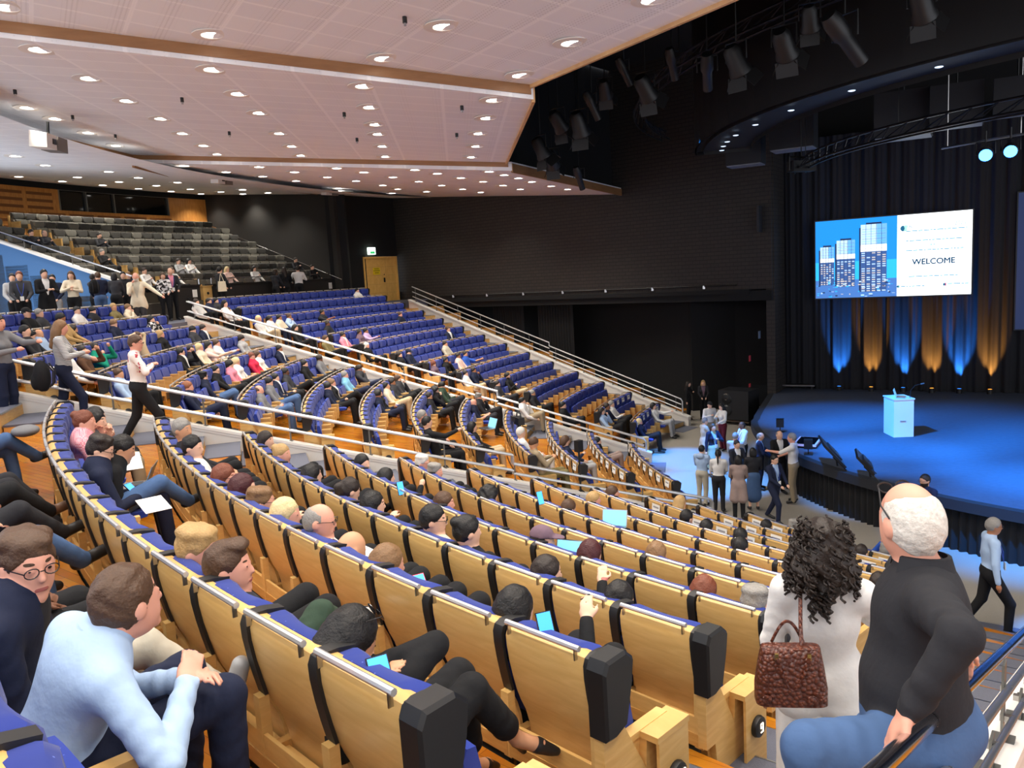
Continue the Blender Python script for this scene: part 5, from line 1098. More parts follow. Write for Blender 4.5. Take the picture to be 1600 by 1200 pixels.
def make_hair(root, style, hc, headc, Hm, up, h, SHL, X, cap):
    if style == 'none' and not cap: return
    hh = min(h, .018)
    if style == 'none': return put_cap(root, headc, Hm, hh, cap, hc)
    hh = min(h, .018); F = Field(headc - .36, headc + .24, hh); hd = lambda x, y, z: headc + Hm @ np.array([x, y, z]); nz = .004 if h < .013 else .003
    if style == 'bald': F.ell(hd(0, -.014, .0), (.081, .100, .108), 0, .01, Hm, noise=.002, nf=110); F.ell(hd(0, .045, .115), (.060, .115, .062), 0, .03, Hm, sub=True)
    else: F.ell(hd(0, -.012, .016), (.086 if style != 'curly' else .118, .104 if style != 'curly' else .125, .112 if style != 'curly' else .125), 0, .01, Hm, noise=nz if style != 'curly' else .012, nf=70 if style != 'curly' else 55)
    c0 = .022 if style not in ('bob', 'long', 'curly') else .03
    def cut(P):
        q = (P - headc) @ Hm; face = .72 * q[..., 1] - .69 * q[..., 2] - c0
        side = np.maximum(np.abs(q[..., 0]) - .066, 0) * 1.2
        if style in ('bob', 'long', 'curly', 'scarf'): face = np.where((q[..., 1] < .035) & (q[..., 2] < .05), np.minimum(face, .02 - np.abs(q[..., 0]) * .35), face)
        return face - side * .2
    if style in ('bob', 'long', 'scarf'):
        F.ell(hd(0, -.03, -.05), (.098, .085, .13), 0, .03, Hm, noise=nz * .6, nf=80)
    if style == 'curly':
        F.ell(hd(0, -.04, -.07), (.15, .10, .12), 0, .05, Hm, noise=.014, nf=50)
    F.clip(cut)
    if style == 'long':
        F.cone(hd(0, -.06, -.08), up(0, -.115, SHL - .10), .07, .05, 0, .05); [F.cone(hd(sd * .06, -.03, -.06), up(sd * .085, -.03, SHL - .06), .045, .03, 0, .03) for sd in (-1, 1)]
    if style == 'pony': F.ell(hd(0, -.115, .02), (.03, .03, .03), 0, .02); F.cone(hd(0, -.125, .0), up(0, -.15, SHL - .08), .035, .016, 0, .02)
    if style == 'bun': F.ell(hd(0, -.095, .07), (.045, .045, .04), 0, .015, noise=.003)
    if style == 'quiff': F.ell(hd(0, .045, .105), (.06, .055, .03), 0, .02, Hm, noise=.004)
    if style == 'wavy': [F.ell(hd(.05 * cos(t) , -.02 + .06 * sin(t), .088), (.04, .04, .028), 0, .02, noise=.004) for t in np.linspace(0, 2 * pi, 7)]
    if style in ('scarf',): F.cone(hd(0, -.05, -.08), up(0, -.03, SHL), .08, .1, 0, .05)
    o = F.mesh([hairm(hc) if style != 'scarf' else cloth(hc)], 'hair' if style != 'scarf' else 'head_scarf', root)
    if cap: put_cap(root, headc, Hm, hh, cap, None)
def put_cap(root, headc, Hm, hh, cap, hc):
    hd = lambda x, y, z: headc + Hm @ np.array([x, y, z])
    if hc: F = Field(headc - .2, headc + .2, hh); F.ell(hd(0, -.014, .0), (.082, .098, .09), 0, .01, Hm); F.clip(lambda P: .72 * ((P - headc) @ Hm)[..., 1] - .69 * ((P - headc) @ Hm)[..., 2] - .02); F.mesh([hairm(hc)], 'hair', root)
    G = Field(headc - .26, headc + .26, hh); G.ell(hd(0, -.008, .03), (.092, .11, .105), 0, .01, Hm); G.clip(lambda P: .035 - ((P - headc) @ Hm)[..., 2]); G.cone(hd(-.045, .10, .045), hd(.045, .10, .045), .012, .012, 0, .01); G.ell(hd(0, .12, .042), (.07, .075, .012), 0, .01, Hm); G.mesh([cloth(cap)], 'cap', root)
PEOPLE_H = []
def seat_person(px, py, label, **kw):
    """find the row whose seated head height passes through this sight line, and sit the person there"""
    best = None
    for k in range(-3, 11):
        for nr in (False, True):
            P = at(px, py, r=RR(k) - .15, near=nr); e = abs(P[2] - zf(k) - 1.05)
            if (P - CAM) @ FWD > 1 and (best is None or e < best[0]) and hypot(P[0], P[1]) < RR(k) - .1: best = (e, k, P)
    if 'row' in kw: k = kw.pop('row'); P = at(px, py, r=RR(k) - .15, near=kw.pop('near', True)); best = (abs(P[2] - zf(k) - 1.05), k, P)
    e, k, P = best
    fwd = kw.pop('fwd', None)
    if fwd: P = at(px, py, r=RR(k) - fwd, near=True)
    ph = degrees(atan2(P[1], P[0])) % 360; p = pol(RR(k), ph); block = 'near' if ph > 200.5 else ('middle' if ph > 170.5 else 'far')
    kk, i, sp = seat_at(block, RR(k), ph); OCC.add((block, kk, i))
    d = proj(P)[2]; h = kw.pop('h', .0235 if d > 20 else (.019 if d > 14 else (.0155 if d > 9 else .0115)))
    sc = kw.pop('scale', 1.05); zh = (P[2] - zf(k)) / sc; hz_ = min(.54, max(.43, zh - .575)); Ln = min(.68, max(.50, (zh - hz_) / .97))
    if fwd: kw['head'] = (0, fwd / sc, zh); kw['hipz'] = .5
    kw.setdefault('hipz', hz_); kw.setdefault('SHL', Ln - .178); kw.setdefault('lean', -14)
    lab = '%s, %s block, %s row from stage' % (label, block, nth(10 - k)); turn = kw.pop('turn', 0)
    PEOPLE_H.append((round(e, 2), block, k, lab))
    return person((p[0], p[1], zf(k)), radians(ph) + pi / 2 + radians(turn), lab, h=h, scale=sc, **kw)
def stand_person(loc, face_deg, label, **kw):
    """face_deg: world heading the person faces"""
    d = proj(loc)[2]; h = kw.pop('h', .0235 if d > 20 else (.019 if d > 14 else .0145))
    return person(loc, radians(face_deg - 90), label, h=h, pose='stand', lean=kw.pop('lean', 0), **kw)
def place_people():
    # ---- audience seen across the hall: photo position of the head, look, what they do
    A = [
     # middle block, rows from the back
     (40,490,'none','black','l','black','black',('lap','lap'),'man in a black cap and black jacket',dict(cap='black')),
     (59,491,'short','grey','l','dgrey','black',('lap','rest'),'grey-haired man in a dark jacket beside the black cap',{}),
     (95,498,'short','black','b','tan','black',('lap','lap'),'man in a tan sweater looking down',dict(hp=25)),
     (118,487,'short','black','l','white','black',('lap','lap'),'black-haired person in a white shirt',dict(hy=-30)),
     (142,489,'short','black','l','charcoal','black',('phone','lap'),'black-haired person in a charcoal top with bowed head',dict(hp=28)),
     (176,481,'bun','blond','m','olive','black',('lap','lap'),'woman with swept-up fair hair in an olive top',dict(hy=-35,female=True)),
     (198,483,'short','lbrown','l','cream','black',('lap','chin'),'bearded man in a cream top, hand on his cheek',dict(beard=True)),
     (38,518,'short','black','l','charcoal','black',('lap','lap'),'black-haired man behind the balding man in pale blue',{}),
     (58,526,'bald','dark','m','lblue','navy',('lap','lap'),'balding man in a pale blue shirt',dict(hy=-30)),
     (44,531,'short','black','l','dgrey','black',('phone','lap'),'man in a dark grey suit jacket looking down',dict(hp=30)),
     (82,518,'short','black','l','white','black',('lap','lap'),'black-haired man in a white shirt seen from the side',dict(hy=-40)),
     (110,517,'bob','dark','m','black','black',('lap','lap'),'woman in black with tied hair facing the camera',dict(hy=20,turn=15,female=True)),
     (175,507,'short','lbrown','l','navy','black',('lap','lap'),'fair man in a dark sweater looking down',dict(hp=28,hy=-15)),
     (234,503,'long','black','l','bw','black',('chin','lap'),'woman with long black hair in black and white',dict(female=True)),
     (125,552,'short','dark','m','brown','navy',('raise','lap'),'dark-haired man holding up a phone, beside the teal sweater',dict(hy=-20)),
     (146,553,'short','dark','p','teal','navy',('raise','chin'),'person in a bright teal sweater resting chin on hand',dict(hy=-25)),
     (101,558,'bald','brown','p','white','navy',('lap','lap'),'bald man in white behind the striped shirt woman',{}),
     (216,526,'short','brown','l','beige','black',('up','up'),'person in beige, arms behind the head',dict(lean=-18)),
     (248,524,'bob','blond','p','black','black',('lap','phone'),'smiling fair-haired woman in a black top',dict(female=True,hy=15)),
     (299,521,'short','black','l','dgrey','black',('lap','lap'),'man in a grey suit bending his head',dict(hp=28)),
     (315,516,'short','dark','l','navy','navy',('lap','lap'),'bearded man in a navy suit at the row end',dict(beard=True,inner='white',hp=15)),
     (181,587,'short','brown','m','lblue','black',('lap','lap'),'crop-haired man in pale blue behind chrome rails',dict(hy=-25)),
     (280,560,'short','black','l','black','black',('raise','lap'),'man in a black suit and glasses raising a hand',dict(hy=25,glasses=True,inner='white')),
     (296,554,'short','dark','p','charcoal','black',('lap','lap'),'dark-haired person in charcoal beside the blonde',dict(hy=-30)),
     (309,549,'bob','pale','p','cream','cream',('lap','lap'),'blonde woman in a cream outfit',dict(female=True)),
     (323,545,'long','black','l','blush','black',('lap','fwd'),'woman with black hair and bare arms',dict(female=True,sleeve='short')),
     (336,540,'short','brown','p','white','khaki',('lap','fwd'),'man in a white shirt reaching forward',{}),
     (375,535,'bob','dark','l','lgrey','black',('phone','phone'),'woman in a light grey cardigan looking at a phone',dict(female=True,hp=25)),
     (314,594,'wavy','black','l','navy','denim',('lap','lap'),'man in glasses and a navy blazer facing the camera',dict(glasses=True,hy=30,turn=15,inner='black')),
     (334,588,'short','black','l','black','black',('lap','knee'),'man in a black sweater with glasses',dict(glasses=True,hy=-10)),
     (356,580,'bob','black','l','pink','black',('lap','lap'),'woman in pink with dark bobbed hair',dict(female=True,hp=25)),
     (366,570,'bob','pale','p','white','black',('phone','phone'),'woman with pale bobbed hair in a white sleeveless top',dict(female=True,sleeve='short',hp=25)),
     (391,561,'bob','red','p','red','black',('lap','lap'),'woman in a bright red jacket',dict(female=True,hy=-30)),
     (400,561,'long','brown','l','white','beige',('lap','lap'),'woman with brown hair in white beside the red jacket',dict(female=True)),
     (434,548,'short','black','b','navy','navy',('lap','lap'),'man in a dark navy suit at the parapet',dict(inner='white')),
     (290,610,'short','ginger','p','navy','navy',('lap','lap'),'ginger-haired man in navy behind the rails',{}),
     (402,620,'bald','brown','p','grey','denim',('lap','phone'),'bald bearded man in grey behind the rails',dict(beard=True)),
     (417,606,'short','black','l','grey','denim',('lap','lap'),'black-haired man in a grey top',dict(hp=20)),
     (428,606,'short','black','l','navy','black',('lap','phone'),'man in a navy jacket with pale stripes',dict(inner='white')),
     (443,584,'short','black','d','dgrey','black',('lap','rest'),'dark-skinned man in a grey sweater with glasses',dict(glasses=True,legs='cross')),
     (473,571,'short','black','l','black','black',('lap','lap'),'man in a black jacket with black hair',{}),
     (497,566,'short','dark','d','grey','black',('phone','lap'),'person in a grey vest with bowed head',dict(hp=25)),
     (510,622,'short','black','l','navy','black',('phone','lap'),'black-haired man in a blue jacket checking a phone',dict(hp=28)),
     (516,602,'bun','lbrown','p','black','black',('lap','lap'),'woman with tied fair hair in a black blazer',dict(female=True,inner='white',legs='cross')),
     (536,588,'short','grey','p','sky','navy',('lap','lap'),'grey-haired man in a light turquoise shirt',{}),
     (559,580,'short','dark','b','dgrey','navy',('lap','chin'),'man in a slate shirt, hand at chin',dict(hp=18)),
     (601,608,'short','black','m','cream','beige',('lap','lap'),'laughing man in a cream jacket',dict(hp=-8)),
     (610,600,'short','dark','b','dgrey','black',('lap','lap'),'bearded dark-haired man next to the cream jacket',dict(beard=True)),
     (620,601,'bob','brown','l','dgrey','black',('chin','lap'),'person in dark grey touching the ear',{}),
     (588,634,'short','black','b','navy','navy',('phone','lap'),'man in a blue jacket hunched over his phone',dict(hp=32)),
     (589,619,'bob','black','l','black','black',('lap','lap'),'black-haired woman behind the blue jacket',dict(female=True)),
     (678,614,'curly','black','l','black','black',('lap','chin'),'person in black with big curly hair',{}),
     (668,629,'short','dark','m','charcoal','black',('lap','lap'),'man with glasses in charcoal',dict(glasses=True)),
     (690,632,'short','black','l','green','charcoal',('phone','lap'),'person in a dark green jacket with bowed head',dict(hp=35)),
     (660,647,'short','grey','p','dgrey','black',('lap','lap'),'grey-haired person low in the seat',{}),
     (668,660,'short','black','l','black','black',('lap','fwd'),'person in black leaning toward a neighbour',{}),
     (746,629,'wavy','grey','p','charcoal','black',('chin','lap'),'person with tousled grey hair, hand at the mouth',dict(hp=20)),
     (738,644,'none','dark','p','navy','charcoal',('phone','phone'),'bald man in a dark shirt bent over a laptop',dict(hp=30,sleeve='short')),
     (737,668,'bob','black','l','black','beige',('lap','lap'),'black-haired person in black below the bald man',{}),
     (815,649,'short','black','l','white','khaki',('chin','lap'),'dark-haired person in white holding the neck',{}),
     (814,664,'short','white','l','white','white',('lap','lap'),'person in a white top behind the video camera',{}),
     (833,666,'short','brown','m','khaki','olive',('phone','phone'),'man in brown reading papers',dict(hp=30)),
     (883,689,'bob','brown','l','navy','lgrey',('lap','phone'),'brown-haired woman in navy with bowed head',dict(female=True,hp=25)),
     (931,691,'short','black','l','black','taupe',('lap','lap'),'person with short black hair in black',{}),
     # far block
     (305,473,'short','dark','l','white','black',('lap','lap'),'person in white near the top of the parapet',{}),
     (325,475,'short','dark','l','navy','black',('lap','lap'),'person in navy in the top rows',{}),
     (336,475,'bob','black','l','dgrey','black',('lap','lap'),'dark-haired woman in grey in the top rows',dict(female=True)),
     (351,475,'bob','black','l','white','black',('lap','lap'),'black-haired woman in white in the top rows',dict(female=True)),
     (355,486,'bob','brown','m','brown','black',('lap','lap'),'person in brown with brown hair',{}),
     (403,499,'short','pale','p','white','beige',('lap','lap'),'fair man in a white shirt',{}),
     (420,502,'short','black','b','white','navy',('lap','phone'),'dark-haired man in white, first of a pair',{}),
     (435,502,'short','black','b','cream','navy',('lap','lap'),'dark-haired man in cream, second of a pair',{}),
     (450,497,'short','brown','b','lblue','black',('lap','chin'),'man in a grey-blue shirt, hand at his chin',{}),
     (460,513,'bob','black','l','black','black',('lap','lap'),'black-haired person in black seen from the side',{}),
     (502,489,'short','black','b','charcoal','black',('lap','fwd'),'man in a charcoal T-shirt stretching out an arm',dict(sleeve='short')),
     (510,507,'short','dark','d','charcoal','black',('lap','lap'),'dark-skinned bearded man in charcoal',dict(beard=True)),
     (534,527,'short','dark','b','pink','black',('lap','lap'),'man in a pale pink striped shirt',dict(inner='white')),
     (560,525,'bob','dark','b','mauve','black',('lap','lap'),'woman in a dark mauve top',dict(female=True)),
     (570,520,'short','black','b','lilac','black',('lap','fwd'),'man in a lilac shirt',{}),
     (571,541,'long','white','p','black','black',('lap','lap'),'woman with long white hair',dict(female=True)),
     (507,531,'bob','brown','l','olive','black',('lap','lap'),'brown-haired person behind the rails',{}),
     (624,494,'short','brown','p','navy','black',('lap','lap'),'man in a dark suit alone in his row',{}),
     (557,455,'short','black','l','white','black',('lap','phone'),'person in white at the very end',{}),
     (622,557,'long','dark','l','black','black',('lap','lap'),'long-haired woman in black beside a capped man',dict(female=True)),
     (637,554,'none','dark','l','navy','black',('lap','phone'),'man in a dark cap and navy jacket',dict(cap='navy')),
     (699,515,'short','brown','l','navy','navy',('lap','lap'),'man in a navy suit near the side stair',dict(inner='white')),
     (694,540,'short','dark','m','stone','black',('lap','lap'),'person in a stone patterned top',{}),
     (714,557,'short','dark','b','blush','black',('lap','lap'),'person in a pale pink shirt',{}),
     (725,554,'short','dark','m','blue','navy',('fwd','lap'),'man in a bright blue T-shirt reaching forward',dict(sleeve='short')),
     (675,571,'long','red','l','mauve','black',('lap','lap'),'woman with red-brown hair, head bowed',dict(female=True,hp=25)),
     (694,568,'bob','black','b','black','black',('chin','lap'),'dark-haired woman in black, hand at her face',dict(female=True)),
     (738,581,'short','dark','b','navy','navy',('chin','lap'),'man in navy with his hand at his mouth',{}),
     (725,588,'short','dark','l','white','beige',('lap','lap'),'person in white behind the rails',{}),
     (792,588,'short','black','l','black','beige',('lap','chest'),'bearded man in black with beige trousers',dict(beard=True)),
     (775,604,'short','dark','l','dgrey','charcoal',('lap','phone'),'man in a dark grey sweater',{}),
     (830,619,'short','grey','m','charcoal','black',('lap','phone'),'grey-haired man in a dark suit',{}),
     (878,634,'short','black','l','black','black',('lap','lap'),'person with black hair in a black top',{}),
     (939,643,'bob','dark','l','lblue','black',('chin','lap'),'person in a pale blue shirt touching the face',{}),
     (947,636,'short','dark','b','navy','black',('lap','lap'),'man in navy between two pale shirts',{}),
     (954,632,'short','grey','l','white','black',('lap','phone'),'grey-haired man in a white shirt',{}),
     (1020,635,'bob','black','l','white','lgrey',('fwd','lap'),'woman in a white blouse and pale trousers',dict(female=True)),
     (997,664,'long','pale','p','navy','black',('lap','lap'),'blonde woman in navy at the front',dict(female=True)),
     # near block, far end of the rows
     (141,653,'pony','black','l','black','black',('lap','chin'),'girl in black with pulled-back hair, cheek on hand',dict(hy=-30,female=True,row=0,fwd=.42)),
     (126,668,'bob','black','l','grey','black',('chin','lap'),'black-haired person resting chin on hand',dict(hy=-25,row=0,fwd=.4)),
     (120,684,'bun','red','p','check','khaki',('chin','chest'),'red-haired person in a pink checked shirt',dict(row=0,fwd=.3,hy=-20,lany=None)),
     (185,700,'short','black','m','black','navy',('lap','phone'),'black-haired man in a dark jacket typing on a laptop',dict(row=0,fwd=.5,hp=25,hy=-15)),
     (153,742,'wavy','dark','l','navy','denim',('phone','phone'),'wavy-haired man with glasses on his phone, in jeans',dict(row=0,fwd=.3,hp=25,hy=-20,glasses=True,legs='cross')),
     (285,672,'short','grey','m','charcoal','black',('lap','lap'),'grey-haired man with swept-back hair, face turned',dict(hy=-45)),
     (275,688,'short','black','l','black','black',('lap','lap'),'black-haired person hidden low behind the seat',{}),
     (299,700,'short','black','l','white','black',('lap','lap'),'black-haired man in a white shirt and black vest',dict(hy=-35)),
     (347,748,'bob','red','p','beige','black',('lap','lap'),'woman with auburn hair and glasses',dict(female=True,hy=-35,glasses=True)),
     (376,765,'bob','wine','l','stone','black',('lap','phone'),'woman with dark red hair',dict(female=True,hy=-25)),
     (403,787,'wavy','lbrown','p','navy','black',('lap','phone'),'woman with tousled light brown hair and glasses',dict(female=True,glasses=True,hy=-20)),
     (442,806,'bob','pale','p','sky','black',('lap','phone'),'woman with short blonde hair and a glowing phone',dict(female=True,hy=-35)),
     (497,816,'bald','grey','p','brown','black',('lap','lap'),'balding man with glasses and a grizzled beard',dict(glasses=True,hy=-40,inner='white')),
     (541,862,'none','grey','m','white','black',('lap','lap'),'bald head above a white shirt and papers',dict(hp=20)),
     (598,886,'bob','lbrown','p','lgrey','black',('lap','rest'),'woman with light brown hair holding a red phone',dict(female=True,hp=15,hy=-15)),
     (800,958,'bob','black','l','black','black',('lap','hold'),'person with a smooth black bob holding up a phone',dict(female=True,hp=12)),
     (414,689,'bob','dark','l','black','black',('lap','lap'),'dark-haired woman turned to her neighbour',dict(female=True,hy=-40)),
     (439,711,'bun','blond','p','black','black',('lap','lap'),'fair-haired woman with tied-back hair',dict(female=True,hy=-40)),
     (484,744,'bob','black','l','black','black',('lap','lap'),'black-haired woman with a raised knee',dict(female=True,legs='cross')),
     (544,768,'pony','dark','l','black','black',('lap','phone'),'brown-haired woman with a ponytail, head bowed',dict(female=True,hp=25)),
     (580,790,'bob','black','l','black','black',('lap','lap'),'person with shiny black hair',dict(female=True,hy=-20)),
     (675,814,'short','black','l','cream','black',('lap','lap'),'young man in cream with round glasses',dict(hy=-40,glasses=True)),
     (728,832,'bun','black','l','black','black',('lap','lap'),'woman with a black hair clip and black hood',dict(female=True,hy=-15,hood=True)),
     (850,899,'short','dark','l','black','black',('lap','hold'),'dark-haired person holding spectacles',dict(hy=-20)),
     (963,942,'short','black','l','navy','black',('lap','lap'),'short black hair just above the seat rail',{}),
     (564,725,'bob','black','l','black','black',('lap','lap'),'black-haired woman looking back',dict(female=True,hy=-60)),
     (600,748,'bob','black','l','black','black',('lap','hold'),'black-haired person raising a phone',dict(female=True)),
     (691,788,'short','brown','p','charcoal','black',('lap','phone'),'brown-haired man with glasses',dict(hy=-30)),
     (844,846,'none','dark','l','black','black',('lap','lap'),'head in a dark grey baseball cap',dict(cap='mauve',hy=-40)),
     (920,868,'bob','wine','l','black','black',('lap','lap'),'person with dark wine-red hair at a laptop',dict(female=True,hp=15)),
     (1097,928,'bob','red','p','navy','black',('lap','lap'),'person with smooth chestnut hair',dict(female=True,hp=15)),
     (1178,944,'wavy','grey','p','charcoal','black',('lap','lap'),'man with tousled grey-brown hair',{}),
     (659,724,'wavy','white','p','charcoal','black',('lap','lap'),'white-haired man with glasses',dict(glasses=True,hy=-35)),
     (678,738,'wavy','grey','p','blue','black',('lap','lap'),'grey-haired person in blue by the white-haired man',dict(hy=-40)),
     (762,776,'curly','black','l','black','black',('lap','lap'),'head of tight black curls',{}),
     (1024,868,'bob','lbrown','p','charcoal','black',('lap','lap'),'person with light brown bobbed hair',dict(female=True)),
     (886,796,'short','brown','l','charcoal','black',('lap','lap'),'brown head low behind a seat',dict(hp=20)),
     (926,782,'short','blond','p','charcoal','black',('lap','lap'),'blond man at an open laptop',dict(hy=-25)),
     (956,771,'bob','brown','p','black','black',('lap','lap'),'person with wavy brown hair near the parapet',dict(hy=-30)),
     (1072,810,'short','black','l','black','black',('lap','lap'),'round black-haired head above the rail',{}),
     (1102,826,'short','black','l','black','black',('lap','lap'),'flat black-haired head above the rail',dict(hp=20)),
     (1062,786,'long','blond','p','stone','black',('lap','lap'),'girl with long fair hair by the parapet end',dict(female=True)),
     (1156,840,'short','black','l','black','black',('lap','lap'),'black-haired head, first of a pair',{}),
     (1156,856,'short','black','l','black','black',('lap','lap'),'black-haired head, second of a pair',{}),
     (1196,824,'short','black','l','navy','black',('lap','lap'),'dark head low in the front rows',{}),
     (1240,822,'wavy','grey','p','blue','black',('lap','lap'),'grey-haired person in the front row',{}),
     (1384,860,'wavy','grey','p','blue','black',('raise','lap'),'grey-haired person with a raised hand by the aisle end',{}),
     (1345,864,'short','dark','l','navy','black',('lap','lap'),'dark-haired person near the aisle end of the front',{}),
     (1372,914,'short','dark','l','charcoal','black',('lap','lap'),'dark-haired head between the two standing people',{}),
    ]
    for px, py, hair, hc, sk, top, bot, arms, lab, kw in A:
        seat_person(px, py, lab, hair=hair, hc=hc, skin=sk, top=top, bot=bot, arms=arms, group='seated audience', **kw)
    # ---- seated on the grey tier and behind the black desks
    for px, py, i, hair, hc, top, lab in ((160,379,4,'short','black','charcoal','man in a dark suit alone among the grey seats'),(164,400,2,'short','grey','black','man in a black shirt alone among the grey seats'),(56,387,4,'short','dark','charcoal','dark-haired man leaning behind the sloping white rail'),(76,383,4,'bald','grey','dgrey','bald man leaning behind the sloping white rail'),
        (283,414,1,'short','dark','lgrey','man in a pale grey top in the grey seats above the desk'),(300,419,1,'bob','black','white','woman in white in the grey seats above the desk'),(359,428,0,'long','pale','blush','blonde woman in pale pink behind the long black desk'),(401,428,0,'bob','black','white','dark-haired woman in white leaning on the long black desk'),(491,422,0,'short','dark','black','man in black at the wall end of the black desk'),(465,411,1,'short','dark','charcoal','dark-haired man above the man in the white shirt'),(274,433,0,'bob','brown','white','woman in white behind the short black desk'),(231,434,0,'short','dark','white','person in white behind the beige blazer man')):
        P = at(px, py, r=gR(i) - .28); ph = degrees(atan2(P[1], P[0])) % 360; p = pol(gR(i), ph)
        person((p[0], p[1], gz(i) + .02), radians(ph) + pi / 2, lab, h=.024, hair=hair, hc=hc, top=top, arms=('lap', 'chest'), hp=12, group='people on the grey tier')
    # ---- standing on the cross aisle behind the blue seats
    def S(px, py, r, face, lab, head=1.61, z=ZC, **kw):
        P = at(px, py, r=r); sc = 1.0
        zz = z if z is not None else P[2] - head
        if z is not None: sc = min(1.14, max(.86, (P[2] - z) / 1.585))
        return stand_person((P[0], P[1], zz), face, lab, scale=sc, **kw)
    for px, py, r, face, kw, lab in (
      (19,434,31.2,-60,dict(hair='short',hc='black',top='lgrey'),'person in grey half hidden behind a young man by the desk block'),
      (30,431,30.2,-60,dict(hair='short',hc='red',top='dgrey',bot='black',lany=1),'young man in a dark grey jacket with a badge, before the blue wall'),
      (68,428,29.8,-40,dict(hair='short',hc='black',top='black',bot='black',inner='white',coat=.2,arms=('phone','phone')),'man in a long black suit jacket holding a tablet before the blue wall'),
      (82,435,30.6,-70,dict(hair='short',hc='black',top='navy',bot='lgrey'),'person in a navy jacket behind the man with the tablet'),
      (111,430,30.0,-70,dict(hair='long',hc='brown',top='cream',bot='black',female=True,arms=('phone','chest')),'woman with long brown hair in a cream cardigan before the blue wall'),
      (144,434,31.0,60,dict(hair='short',hc='dark',top='dgrey'),'person partly hidden by the navy jacket with backpack'),
      (153,431,30.2,130,dict(hair='short',hc='brown',top='navy',bot='denim'),'man in a navy jacket seen from behind, carrying a backpack'),
      (178,432,30.2,100,dict(hair='bob',hc='black',top='dgrey',bot='black',female=True),'black-haired woman in a grey patterned jacket seen from behind'),
      (192,430,30.6,-60,dict(hair='short',hc='black',top='charcoal'),'dark-haired man in charcoal behind the beige blazer'),
      (201,430,31.0,-80,dict(hair='short',hc='lbrown',top='navy'),'fair-haired person peeking past the beige blazer'),
      (254,431,30.2,-60,dict(hair='bob',hc='brown',top='bw',female=True),'woman in a black and white patterned jacket at the parapet head'),
      (265,424,30.2,-50,dict(hair='bald',hc='brown',top='charcoal',inner='pink',lany=1),'bald man in a dark jacket over a pink shirt'),
      (342,422,30.2,60,dict(hair='short',hc='black',top='charcoal',bot='black'),'person in a black jacket with a cream tote bag at the desks'),
      (429,425,30.2,60,dict(hair='bob',hc='dark',top='charcoal',bot='black'),'person in charcoal with a shoulder bag at the long desk'),
      (444,422,30.2,120,dict(hair='long',hc='dark',top='black',bot='black',arms=('phone','chest'),lany=1),'long-haired person in black standing at the long desk'),
      (465,420,30.2,100,dict(hair='short',hc='dark',top='white',bot='black',arms=('rest','chest')),'man in a white shirt with dark braces standing at the long desk')):
        S(px, py, r, face, lab, **kw)
    S(211, 423, 28.6, -75, 'tall white-bearded man in a beige blazer, hand at his mouth, at the stair head', z=4.5, hair='bald', hc='white', skin='p', top='cream', inner='stone', bot='dgrey', coat=.1, beard=True, arms=('rail', 'chin'))
    # ---- on the stairs of the middle aisle
    P = at(229, 708, z=zf(.5)); stand_person((*P[:2], zf(.5) + .1), 25, 'woman in a white blouse with red flowers and black flared trousers on the stair', hair='short', hc='brown', skin='p', top='floral', bot='black', female=True, glasses=True, legs='walk', arms=('chest', 'chest'), h=.0125, scale=1.07, lany=1, hp=12, hy=-15)
    P = at(112, 668, z=zf(-.6)); stand_person((*P[:2], zf(-.6)), 20, 'long-haired woman in a striped grey top with a dark backpack on the stair', hair='long', hc='lbrown', skin='p', top='stripe', bot='navy', female=True, legs='walk', arms=('rest', 'phone'), scale=1.07, h=.013, hp=14)
    P = at(18, 668, z=zf(-1.0)); stand_person((*P[:2], zf(-1.0)), -10, 'dark-haired woman in a grey top and wide navy trousers cut by the frame', hair='long', hc='dark', skin='p', top='grey', bot='navy', female=True, arms=('fwd', 'phone'), scale=1.08, h=.013)
    # ---- on the arena floor before the stage
    def G(fx, fy, hx, hy, face, lab, **kw):
        P = at(fx, fy, z=-.06); v = at(hx, hy, depth=1) - CAM; n3 = np.array([P[0] - CAM[0], P[1] - CAM[1], 0]); Q = CAM + v * (((P - CAM) @ n3) / (v @ n3)); sc = min(1.16, max(.88, (Q[2] + .06) / 1.585))
        stand_person(P, face, lab, scale=sc, h=.0185, group='people on the arena floor', **kw)
